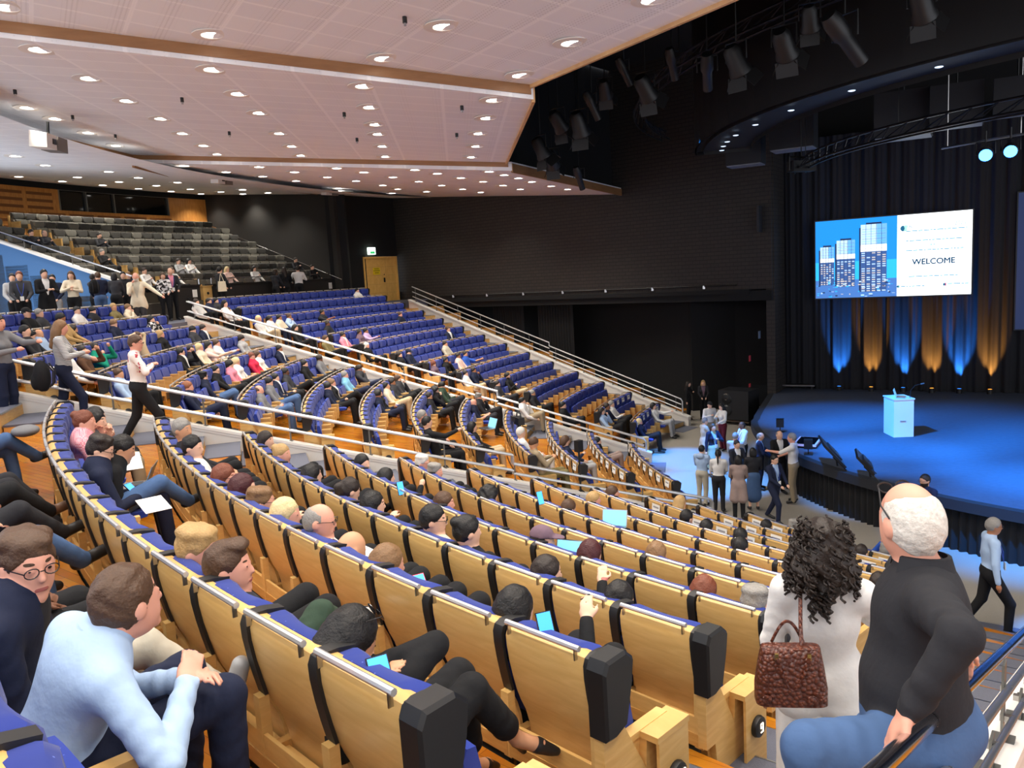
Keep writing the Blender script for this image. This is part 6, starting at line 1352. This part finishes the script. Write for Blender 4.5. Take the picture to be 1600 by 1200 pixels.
    for a in (
      ((1110,700),(1102,645),-80,'man in a white shirt with a dark cap and camera bag',dict(hair='none',cap='charcoal',top='white',bot='khaki',arms=('down','chest'))),
      ((1130,704),(1132,650),200,'woman with long black hair in a white blouse and dark red skirt',dict(hair='long',hc='black',top='white',bot='dred',female=True,arms=('rest','chest'))),
      ((1102,733),(1106,665),10,'grey-haired man in a stone-coloured suit',dict(hair='short',hc='grey',top='stone',bot='stone',coat=.15)),
      ((1115,745),(1117,681),-70,'woman in a pale green dress with a navy cardigan',dict(hair='bob',hc='brown',top='navy',inner='mint',bot='mint',female=True,skirt=True,arms=('chest','down'),lany=1)),
      ((1162,742),(1152,671),190,'dark-skinned man in a white shirt with a lanyard',dict(hair='bald',hc='dark',skin='d',top='white',bot='black',lany=1)),
      ((1150,765),(1143,692),60,'grey-haired man in a pale grey shirt seen from behind',dict(hair='short',hc='grey',top='lgrey',bot='navy')),
      ((1152,780),(1148,715),-70,'man in a dark suit with brown hair facing the seats',dict(hair='short',hc='dark',top='charcoal',inner='white',bot='black')),
      ((1098,790),(1100,721),50,'person in a pale blue hooded jacket seen from behind',dict(hair='short',hc='black',top='lblue',bot='stone',hood=True)),
      ((1124,800),(1127,725),70,'woman with a long black ponytail in a white shirt',dict(hair='pony',hc='black',top='white',bot='charcoal',female=True)),
      ((1155,812),(1152,731),75,'person in a taupe coat seen from behind',dict(hair='bob',hc='black',top='taupe',bot='black',coat=.35,female=True)),
      ((1178,797),(1177,707),80,'woman in a black top and patterned blue skirt',dict(hair='bob',hc='black',top='charcoal',bot='denim',female=True,skirt=True)),
      ((1188,765),(1188,691),-20,'bald man in a navy suit beside the tied man',dict(hair='bald',hc='grey',top='navy',inner='lblue',bot='navy')),
      ((1218,772),(1215,679),-80,'bald man in a black suit and tie holding papers',dict(hair='bald',hc='grey',top='black',inner='white',bot='black',arms=('phone','phone'))),
      ((1240,786),(1235,684),150,'grey-haired man in a short-sleeved white shirt and khaki trousers',dict(hair='short',hc='grey',skin='p',top='white',bot='khaki',sleeve='short',arms=('fwd','rest'))),
      ((1210,815),(1199,717),-60,'man with glasses in a dark navy suit walking toward the seats',dict(hair='short',hc='black',top='navy',inner='lblue',bot='navy',glasses=True,legs='walk',lany=1)),
      ((1076,657),(1077,607),-30,'woman with long dark hair in black by the parapet foot',dict(hair='long',hc='dark',top='black',bot='black',female=True,arms=('chest','down'))),
      ((1100,655),(1102,601),-100,'woman in black with a patterned mauve scarf by the dark wall',dict(hair='long',hc='blond',top='charcoal',inner='mauve',bot='black',female=True))): G(*a[0], *a[1], a[2], a[3], **a[4])
    P = at(1447, 744, z=1.60); stand_person((P[0], P[1], -.06), 200, 'bearded man in a blue jacket standing before the stage front', hair='short', hc='dark', skin='m', top='navy', bot='black', beard=True, glasses=True, h=.0185)
    P = at(1545, 982, z=.02); stand_person((P[0], P[1], -.06), -15, 'grey-haired man in a light blue shirt and lanyard at the foot of the centre stair', hair='short', hc='grey', skin='b', top='lblue', bot='black', glasses=True, legs='walk', lany=1, arms=('down', 'down'), h=.0145, scale=1.07)
    L_ = line(138.6, -2.9); q = lpt(L_, 18.3); person((q[0], q[1], .0), radians(138.6), 'man in a pale shirt sitting at the technician desk', h=.024, hair='short', hc='dark', top='lgrey', arms=('lap', 'chin'))
# ================================================================== THE NEAR PEOPLE AND WHAT THEY CARRY
def near_people():
    def loc_fn(loc, ang, sc):
        c, s = cos(-ang), sin(-ang)
        def f(p): q = (np.asarray(p, float) - loc) / sc; return (q[0] * c - q[1] * s, q[0] * s + q[1] * c, q[2])
        return f
    # ---- man in the black shirt leaning back on the railing
    L = WALL1
    def on_rail(px, py, up=0.0):
        v = at(px, py, depth=1) - CAM; n3 = np.array([*L[1], 0]); q = np.array([*lpt(L, 20, .08), 0]); return CAM + v * (((q - CAM) @ n3) / (v @ n3)) + np.array([0, 0, up])
    hipw = at(1436, 1128, depth=2.64); sc = 1.12; fa = radians(162 - 90); loc = np.array([hipw[0], hipw[1], hipw[2] - .93 * sc]); f = loc_fn(loc, fa, sc)
    hl, hr = on_rail(1426, 1120, .03), on_rail(1522, 1060, .03)
    legs = {-1: (f(at(1290, 1230, depth=2.75)), f(at(1300, 1500, depth=2.7)), f(at(1270, 1530, depth=2.7))), 1: (f(at(1300, 1230, depth=2.75)), f(at(1360, 1480, depth=2.8)), f(at(1330, 1510, depth=2.85)))}
    legs = {-1: (f(at(1262, 1168, depth=2.45)), f(at(1290, 1420, depth=2.5)), f(at(1250, 1450, depth=2.55))), 1: (f(at(1322, 1190, depth=2.8)), f(at(1350, 1440, depth=2.85)), f(at(1310, 1470, depth=2.9)))}
    r, T, hc, Hm, up = person(loc, fa, 'bald man in a black shirt and jeans leaning back against the railing, seen from behind', h=.0075, pose='stand', head=f(at(1440, 815, depth=2.62)), fat=1.34, hair='bald', hc='white', skin='p', top='charcoal', bot='denim', armlen=.84, arms=((f(hl), (-1, .1, -.2)), (f(hr), (.6, -.8, .1))), hy=-62, hp=4, legs=legs, scale=sc, fold=.0045)
    collar(r, up, .475, 'charcoal')
    mb = MB(); hd = lambda x, y, z: hc + Hm @ np.array([x, y, z])
    for sd in (-1, 1): mb.tube([hd(sd * .03 + .023 * cos(t), .068 + .010 * sin(t), .090 + .014 * sin(t)) for t in np.linspace(0, 2 * pi, 15)], .0028, SPECS, 5); mb.tube([hd(sd * .053, .066, .09), hd(sd * .080, .02, .05), hd(sd * .082, -.02, .02)], .0026, SPECS, 5)
    mb.build('glasses', r)
    # ---- woman in the white suit with a brown handbag
    loc = np.array([-16.02, -16.83, zf(2)]); fa = radians(70 - 90)
    r, T, hc, Hm, up = person(loc, fa, 'woman with dark curly hair in a white trouser suit, standing in the centre aisle', h=.0105, scale=1.07, pose='stand', hair='curly', hc='dark', skin='b', top='white', bot='white', inner=None, female=True, coat=.10, arms=('down', 'chest'), hy=-12, hp=8, fold=.004, legs={-1: ((-.10, .02, .50), (-.11, .0, .10), (-.12, .12, .05)), 1: ((.10, .02, .50), (.11, .0, .10), (.12, .12, .05))})
    mb = MB()      # flowing trouser legs
    for sd in (-1, 1):
        loops = []
        for z, rx, ry in ((.95, .115, .12), (.75, .12, .12), (.5, .118, .115), (.25, .125, .12), (.03, .135, .13)): loops.append([(sd * .09 + (rx + .006 * sin(5 * t)) * cos(t), .0 + ry * sin(t), z) for t in np.linspace(0, 2 * pi, 22)[:-1]])
        mb.loft(loops, cloth('white'))
    mb.build('trousers', r, True)
    rg = random.Random(3); mb = MB(); hm = hairm('dark')
    for i in range(190):
        a = rg.uniform(0, 2 * pi); e = rg.uniform(-1.25, 1.2); c = hc + Hm @ np.array([.115 * cos(a) * cos(e * .6), -.02 + .115 * sin(a) * cos(e * .6), .02 + .12 * sin(e)])
        if (Hm.T @ (c - hc))[1] > .055 and (Hm.T @ (c - hc))[2] < .06: continue
        if e < -.4: c = hc + Hm @ np.array([.14 * cos(a), -.04 + .10 * sin(a), .06 + .17 * sin(e)]); 
        if e < -.4 and sin(a) > .3: continue
        ln = rg.uniform(.06, .13); rr = rg.uniform(.008, .014); ph = rg.uniform(0, 6); out = (c - hc) / np.linalg.norm(c - hc)
        mb.tube([c + out * .012 + np.array([rr * cos(ph + t * 5), rr * sin(ph + t * 5), -ln * t / 3]) for t in np.linspace(0, 3, 14)], .0055, hm, 5)
    for i in range(16):
        x0 = rg.uniform(-.06, .03); c = hc + np.array([x0, -.10 + rg.uniform(-.02, .02), -.10]); ph = rg.uniform(0, 6); ln = rg.uniform(.10, .2)
        mb.tube([c + np.array([.013 * cos(ph + t * 5), .013 * sin(ph + t * 5), -ln * t / 4]) for t in np.linspace(0, 4, 20)], .006, hm, 5)
    mb.build('curls', r, True)
    handbag(at(1235, 1052, depth=3.62), radians(-8), at(1250, 893, depth=3.78))
    # ---- young man in the pale blue shirt, leaning forward on his knees
    k = -1; S, _, _ = row_seats('near', k)
    P = at(108, 1175, z=zf(k) + .53); ph = degrees(atan2(P[1], P[0])) % 360; p = pol(RR(k), ph); loc = np.array([p[0], p[1], zf(k)]); fa = radians(ph) + pi / 2; f = loc_fn(loc, fa, 1.05); OCC.add(('near', k, seat_at('near', RR(k), ph)[1]))
    D_ = 2.55; lg = {-1: ((-.13, .78, .56), (-.14, .74, .10), (-.16, .90, .05)), 1: ((.15, .80, .56), (.17, .78, .10), (.20, .93, .05))}
    r, T, hc, Hm, up = person(loc, fa, 'young man in a pale blue shirt leaning forward with clasped hands, seen from behind', h=.0072, hair='short', hc='brown', skin='p', top='lblue', bot='navy', shoe='white', head=f(at(184, 938, depth=2.62)), scale=1.05, hp=-2, hy=12, arms=((f(at(283, 1060, depth=D_ + .18)), (-1, -.3, -.7)), (f(at(290, 1074, depth=D_ + .06)), (1, -.3, -.8))), legs=lg, fold=.0045)
    collar(r, up, .475, 'lblue')
    # ---- man with glasses turning to him
    ph2 = ph - 1.22; p = pol(RR(k), ph2); loc = np.array([p[0], p[1], zf(k)]); fa2 = radians(ph2) + pi / 2; f = loc_fn(loc, fa2, 1.05); OCC.add(('near', k, seat_at('near', RR(k), ph2)[1]))
    lg = {-1: ((-.12, .75, .56), (-.12, .82, .10), (-.14, .96, .05)), 1: ((.14, .72, .60), (.25, .98, .33), (.28, 1.03, .45))}
    r, T, hc, Hm, up = person(loc, fa2, 'young man with glasses and wavy brown hair in a navy jacket', h=.0075, hair='wavy', hc='brown', skin='p', top='navy', bot='stone', shoe='lgrey', glasses=True, scale=1.05, head=f(at(26, 908, depth=2.95)), sx=-25, hy=-80, hp=10, arms=('lap', 'lap'), legs=lg, inner='charcoal', fold=.004)
    # ---- legs and laps of the people along the same row, cut by the frame
    for i, (top, bot, hcx, shoe, lab, kw) in enumerate((('charcoal', 'black', 'black', 'black', 'person in dark clothes with a watch, legs out, next to the glasses man', dict(skin='d', legs='out')), ('navy', 'denim', 'dark', 'black', 'person in jeans with crossed legs and black polished shoes', dict(legs='cross')), ('dgrey', 'charcoal', 'dark', 'black', 'person in charcoal trousers with crossed legs at the frame edge', dict(legs='cross')), ('black', 'black', 'dark', 'brown', 'person in black trousers with brown suede shoes at the frame edge', dict(legs='cross')), ('dgrey', 'charcoal', 'dark', 'brown', 'person in dark trousers with brown boots farther along the row', dict(legs='out')), ('navy', 'denim', 'dark', 'black', 'person in blue jeans with a grey cap on the lap', dict(legs='cross')))):
        pq = (220.7, 218.4, 216.7, 215.1, 213.0, 209.3)[i]; p = pol(RR(k), pq); OCC.add(('near', k, seat_at('near', RR(k), pq)[1]))
        person((p[0], p[1], zf(k)), radians(pq) + pi / 2, lab, h=.0125, hair='short', hc=hcx, top=top, bot=bot, shoe=shoe, lean=-16, group='people of the row cut by the frame', **kw)
    # ---- row in front: blond man, brown-haired man with crossed legs, woman with a phone
    seat_person(306, 862, row=0, label='blond-haired man turned to a neighbour', h=.0105, hair='wavy', hc='blond', skin='p', top='white', bot='black', hy=-45, hp=12)
    seat_person(353, 890, row=0, label='brown-haired man with crossed grey-green trousers', h=.0095, hair='quiff', hc='brown', skin='p', top='dgrey', bot='green', shoe='white', legs={-1: ((-.12, .66, .56), (-.12, .74, .10), (-.13, .87, .05)), 1: ((-.04, .60, .63), (-.20, .86, .40), (-.23, .97, .45))}, hy=-38, hp=2, fold=.004)
    r, T, hc, Hm, up = seat_person(538, 1006, row=0, label='black-haired woman with sunglasses on her head, holding a phone', h=.0095, hair='long', hc='black', skin='m', top='black', bot='black', female=True, legs={-1: ((-.10, .74, .56), (-.12, .80, .10), (-.14, .93, .05)), 1: ((.05, .68, .57), (.07, .90, .26), (.15, 1.00, .21))}, heels=True, arms=((at(583, 1085, depth=2.95), (-.5, -.3, -.8), 1), (at(578, 1044, depth=3.05), (1, .5, -.5), 1)), hp=32, hy=-10, fold=.003)
    mb = MB(); hd = lambda x, y, z: hc + Hm @ np.array([x, y, z])
    for sd in (-1, 1): mb.lathe([(0, .002), (.024, 0), (.026, -.003), (0, -.003)], GLASSB, hd(sd * .034, .055, .122), 14, Hm @ rotm('x', -35)); mb.tube([hd(sd * .06, .05, .12), hd(sd * .085, -.02, .09)], .0026, SPECS, 5)
    mb.build('sunglasses', r)
def collar(root, up, SHL, c):
    mb = MB(); L0 = []
    for t in np.linspace(-2.5, 2.5, 19): x = .082 * sin(t); y = -.080 * cos(t) + .0; L0.append([up(x * .96, y * .96, SHL + .02), up(x * .86, y * .86, SHL + .085), up(x * 1.0, y * 1.0, SHL + .082), up(x * 1.25, y * 1.22, SHL + .02)])
    mb.loft(L0, cloth(c), cap=False); mb.build('collar', root, True)
def handbag(P, rz, S):
    t = thing('handbag', P, rz, 'brown crocodile-look leather handbag hanging from the white suit woman by a long strap', 'handbag')
    m, nt, b = nodes_mat('croc_leather', .28); b.inputs['Base Color'].default_value = srgb(104, 52, 34); tc = nt.nodes.new('ShaderNodeTexCoord'); v = nt.nodes.new('ShaderNodeTexVoronoi'); v.inputs['Scale'].default_value = 55; bp = nt.nodes.new('ShaderNodeBump'); bp.inputs['Strength'].default_value = .9; bp.inputs['Distance'].default_value = .01
    r = ramp(nt, [(.0, (126, 66, 42)), (.6, (74, 34, 22))]); nt.links.new(tc.outputs['Object'], v.inputs['Vector']); nt.links.new(v.outputs['Distance'], bp.inputs['Height']); bp.invert = True; nt.links.new(v.outputs['Distance'], r.inputs[0]); nt.links.new(r.outputs[0], b.inputs['Base Color']); nt.links.new(bp.outputs['Normal'], b.inputs['Normal'])
    mb = MB(); loops = []
    for z, w, d in ((-.135, .145, .05), (-.13, .157, .066), (-.05, .156, .068), (.06, .140, .055), (.13, .128, .035), (.135, .122, .028)): loops.append([(w * np.sign(cos(a)) * abs(cos(a)) ** .35, d * np.sign(sin(a)) * abs(sin(a)) ** .5, z) for a in np.linspace(0, 2 * pi, 29)[:-1]])
    mb.loft(loops, m); mb.build('bag_body', t, True)
    for y in (-.05, .05): mb = MB(); mb.tube([(-.07 + .14 * u, y * 1.25 - .012 * np.sign(-y) * 0, .10 - .15 * sin(pi * u) if y < 0 else .12 + .10 * sin(pi * u)) for u in np.linspace(0, 1, 14)], .0075, m, 8); mb.build('handle', t, True)
    mb = MB(); [mb.box((x, -.055, .105), (.016, .012, .03), mat('brass_fitting', (206, 178, 110), .25, 1.0)) for x in (-.07, .07)]; mb.build('handle_fittings', t)
    mb = MB(); [mb.lathe([(0, .006), (.02, .004), (.022, 0), (0, 0)], m, (x, -.07, -.09), 12, rotm('x', 90)) for x in (-.115, .08)]; mb.build('embossed_studs', t)
    c, s = cos(-rz), sin(-rz); q = np.asarray(S) - P; q = np.array([q[0] * c - q[1] * s, q[0] * s + q[1] * c, q[2]]); mb = MB()
    mb.tube([(.05, 0, .13), q * .3 + np.array([.03, -.01, .08]), q * .7 + np.array([.01, -.02, .02]), q, q + np.array([.0, .10, .03]), q + np.array([0, .17, -.05])], .009, m, 8); mb.build('shoulder_strap', t, True)
def small_things():
    SCR = lit('phone_screen', (60, 150, 240), 1.3); SCW = lit('laptop_screen', (120, 200, 235), .8)
    def phone(px, py, d, rz, tilt, lab, case=None, s=1.0):
        t = thing('phone', at(px, py, depth=d), rz, lab, 'phone'); X = rotm('x', tilt); mb = MB(); mb.box((0, 0, 0), (.078 * s, .010, .155 * s), case or BLACK, X=X); mb.build('case', t); mb = MB(); mb.box(X @ np.array([0, -.0056, 0]), (.070 * s, .001, .146 * s), SCR, X=X); mb.build('screen', t)
    a = atan2(.6, .8)
    phone(596, 1060, 2.75, radians(28), -35, 'phone with a blue screen in the hand of the woman with sunglasses'); phone(853, 982, 3.75, radians(22), -25, 'phone with a lit page held up by the black-bobbed person')
    phone(207, 765, 7.0, radians(70), -50, 'phone with a blue screen in the hands of the wavy-haired man'); phone(464, 826, 6.3, radians(40), -50, 'phone glowing blue in the lap of the blonde woman'); phone(658, 917, 4.6, radians(30), -40, 'phone in a red case held over a seat back', mat('red_case', (220, 60, 60), .4)); phone(844, 778, 9.3, radians(30), -20, 'phone with a pale blue screen held up in the middle rows'); phone(626, 763, 9.0, radians(30), -20, 'dark phone raised in the rows near the parapet'); phone(416, 772, 7.6, radians(30), -60, 'phone glowing in the lap beside the dark red hair')
    def laptop(px, py, d, rz, lab, op=-20):
        t = thing('laptop', at(px, py, depth=d), rz, lab, 'laptop'); mb = MB(); mb.box((0, -.11, 0), (.32, .22, .014), STEEL); mb.box((0, -.10, .008), (.27, .10, .002), BLACK); mb.build('keyboard', t); X = rotm('x', op); mb = MB(); mb.box(X @ np.array([0, .0, .105]), (.32, .008, .21), STEEL, X=X); mb.build('lid', t); mb = MB(); mb.box(X @ np.array([0, -.0055, .105]), (.30, .002, .19), SCW, X=X); mb.build('screen', t)
    laptop(893, 880, 7.3, radians(-25), 'laptop with a pale screen before the wine-red hair'); laptop(960, 822, 10.2, radians(-20), 'laptop with a bright blue screen before the blond man'); laptop(230, 757, 7.4, radians(-75), 'grey laptop resting on the knees of the black-haired man', -25); laptop(768, 668, 16.8, radians(-60), 'laptop on the knees of the bald man in the middle block')
    def sheet(px, py, d, rz, lab, w=.21, hh=.29, X=None):
        t = MB(); t.box((0, 0, 0), (w, hh, .003), PAPER, X=X); o = t.build('paper_sheet'); o.location = tuple(at(px, py, depth=d)); o.rotation_euler = (0, 0, rz); tag(o, lab, 'paper')
    sheet(240, 788, 6.7, radians(40), 'white paper sheet on the jeans of the wavy-haired man', X=rotm('x', 12)); sheet(203, 721, 8.0, radians(30), 'white printed page held in front of the laptop man', X=rotm('x', 25)); sheet(572, 868, 5.6, radians(60), 'white papers beside the bald head', X=rotm('x', 15))
    # reserved notes on the front rows
    NOTE = MB(); NOTE.box((0, 0, 0), (.23, .002, .15), PAPER); NOTE.box((0, -.0015, .02), (.16, .001, .03), mat('note_print', (150, 150, 152), .8)); first = None
    for block, ks in (('near', (8, 9, 10)), ('middle', (8, 9, 10)), ('far', (9, 10))):
        for k in ks:
            Sx, _, _ = row_seats(block, k)
            for i, ph in enumerate(Sx):
                x, y, d = proj((*pol(RR(k), ph), ztop(k)))
                if not (0 < x < 1420) or (block == 'near' and (i + k) % 4 == 1): continue
                lab = 'white reserved note on seat back, %s from %s, %s row from stage, %s block' % (nth(i), 'side wall' if block == 'far' else 'far end', nth(10 - k), block)
                if first is None: first = NOTE.build('paper_note'); o = first
                else: o = first.copy(); COL.objects.link(o)
                rr = RR(k) + (.036 if block != 'far' else -.155); p = pol(rr, ph); o.location = (p[0], p[1], ztop(k) - (.085 if block != 'far' else .10)); o.rotation_euler = (radians(-6), 0, radians(ph) + pi / 2 + (pi if block == 'far' else 0)); tag(o, lab, 'note', 'reserved notes on the front rows')
    # video camera on a tripod in the middle block, phone stand behind the parapet
    P = at(815, 730, z=zf(7.4)); t = thing('video_camera', P, radians(20), 'black video camera on a tripod standing among the middle rows', 'video camera')
    for a in (90, 210, 330): mb = MB(); mb.tube([(0, 0, 1.0), (.34 * cos(radians(a)), .34 * sin(radians(a)), 0)], .018, BLACK, 6); mb.tube([(.03 * cos(radians(a)), .03 * sin(radians(a)), .75), (.30 * cos(radians(a)), .30 * sin(radians(a)), .2)], .012, POSTM, 5); mb.build('tripod_leg', t)
    mb = MB(); mb.box((0, 0, 1.22), (.17, .36, .19), BLACK); mb.build('camera_body', t); mb = MB(); mb.lathe([(0, 0), (.05, 0), (.06, .12), (.085, .2), (.0, .2)], BLACK, (0, .16, 1.22), 14, rotm('x', -90)); mb.build('lens', t); mb = MB(); mb.tube([(0, -.15, 1.32), (0, -.12, 1.42), (0, .12, 1.42), (0, .15, 1.32)], .018, BLACK, 6); mb.build('carry_handle', t); mb = MB(); mb.tube([(0, 0, .98), (0, 0, 1.13)], .05, BLACK, 8); mb.tube([(.05, -.1, 1.1), (.28, -.45, .95)], .012, BLACK, 6); mb.build('fluid_head', t)
    mb = MB(); mb.box((-.16, .02, 1.28), (.02, .22, .14), BLACK); mb.build('viewfinder', t)
    Pb = at(908, 782, z=zf(7)); t = thing('camera_pole', Pb, radians(40), 'tall black pole with a small camera head in front of the white parapet', 'camera stand'); hh = (at(908, 700, depth=proj(Pb)[2])[2] - Pb[2]); mb = MB(); mb.tube([(0, 0, .0), (0, 0, hh)], .022, BLACK, 8); mb.build('pole', t); mb = MB(); mb.box((0, 0, hh + .08), (.15, .12, .24), BLACK); mb.build('camera_head', t)
    for a in (90, 210, 330): mb = MB(); mb.tube([(0, 0, .25), (.25 * cos(radians(a)), .25 * sin(radians(a)), .01)], .012, BLACK, 5); mb.build('leg', t)
    def backpack(P, rz, lab, s=1.0):
        t = thing('backpack', P, rz, lab, 'backpack'); F = Field((-.24 * s, -.2 * s, -.02), (.24 * s, .2 * s, .52 * s), .018); F.ell((0, 0, .23 * s), (.17 * s, .12 * s, .25 * s), 0, .03); F.ell((0, -.10 * s, .15 * s), (.13 * s, .06 * s, .13 * s), 0, .03); F.mesh([cloth('black')], 'bag_body', t)
        mb = MB(); [mb.tube([(x, .10 * s, .42 * s), (x, .17 * s, .3 * s), (x, .15 * s, .12 * s), (x, .10 * s, .06 * s)], .014, cloth('charcoal'), 5) for x in (-.08 * s, .08 * s)]; mb.tube([(-.04, .06, .46 * s), (0, .06, .52 * s), (.04, .06, .46 * s)], .01, cloth('charcoal'), 5); mb.build('straps', t, True)
    P = at(945, 752, z=zf(8.6)); backpack(P, radians(30), 'black backpack on the row floor beside the camera pole'); P = at(276, 792, z=zf(.6)); backpack(P, radians(120), 'black bag on the wooden floor between the first near rows', .8)
    P = at(66, 590, depth=12.95); backpack(P - np.array([0, 0, .22]), radians(-70), 'dark backpack worn by the striped top woman', 1.05); P = at(147, 446, r=29.95); backpack(P - np.array([0, 0, .25]), radians(130 + 90), 'dark backpack worn by the man in the navy jacket', .9)
    P = at(347, 447, r=29.95); t = thing('tote_bag', P, radians(60), 'cream tote bag hanging from the shoulder of the person in black', 'bag'); mb = MB(); mb.loft([[(x, y * .05, z) for x, y, z in ((-.17, -1, -.2), (.17, -1, -.2), (.17, 1, -.2), (-.17, 1, -.2))], [(x * .9, y * .03, .18) for x, y in ((-.17, -1), (.17, -1), (.17, 1), (-.17, 1))]], cloth('cream')); mb.build('bag_body', t); mb = MB(); mb.tube([(-.1, 0, .18), (-.02, 0, .48), (.1, 0, .18)], .012, cloth('cream'), 5); mb.build('handle', t)
    P = at(40, 676, z=zf(-1) + .70); t = thing('flat_cap', P, .4, 'grey checked flat cap lying on blue jeans', 'cap'); F = Field((-.2, -.2, -.08), (.2, .2, .12), .015); F.ell((0, 0, .02), (.13, .15, .06), 0, .02); F.ell((0, .13, -.01), (.08, .07, .015), 0, .02); F.mesh([cloth('grey')], 'cap_crown', t)
stage_screen(); stage_props(); stage_lights(); doors_and_signs()
near_people(); place_people(); small_things()
place_seats(); place_ends(); place_grey(); place_desks(); place_lamps()
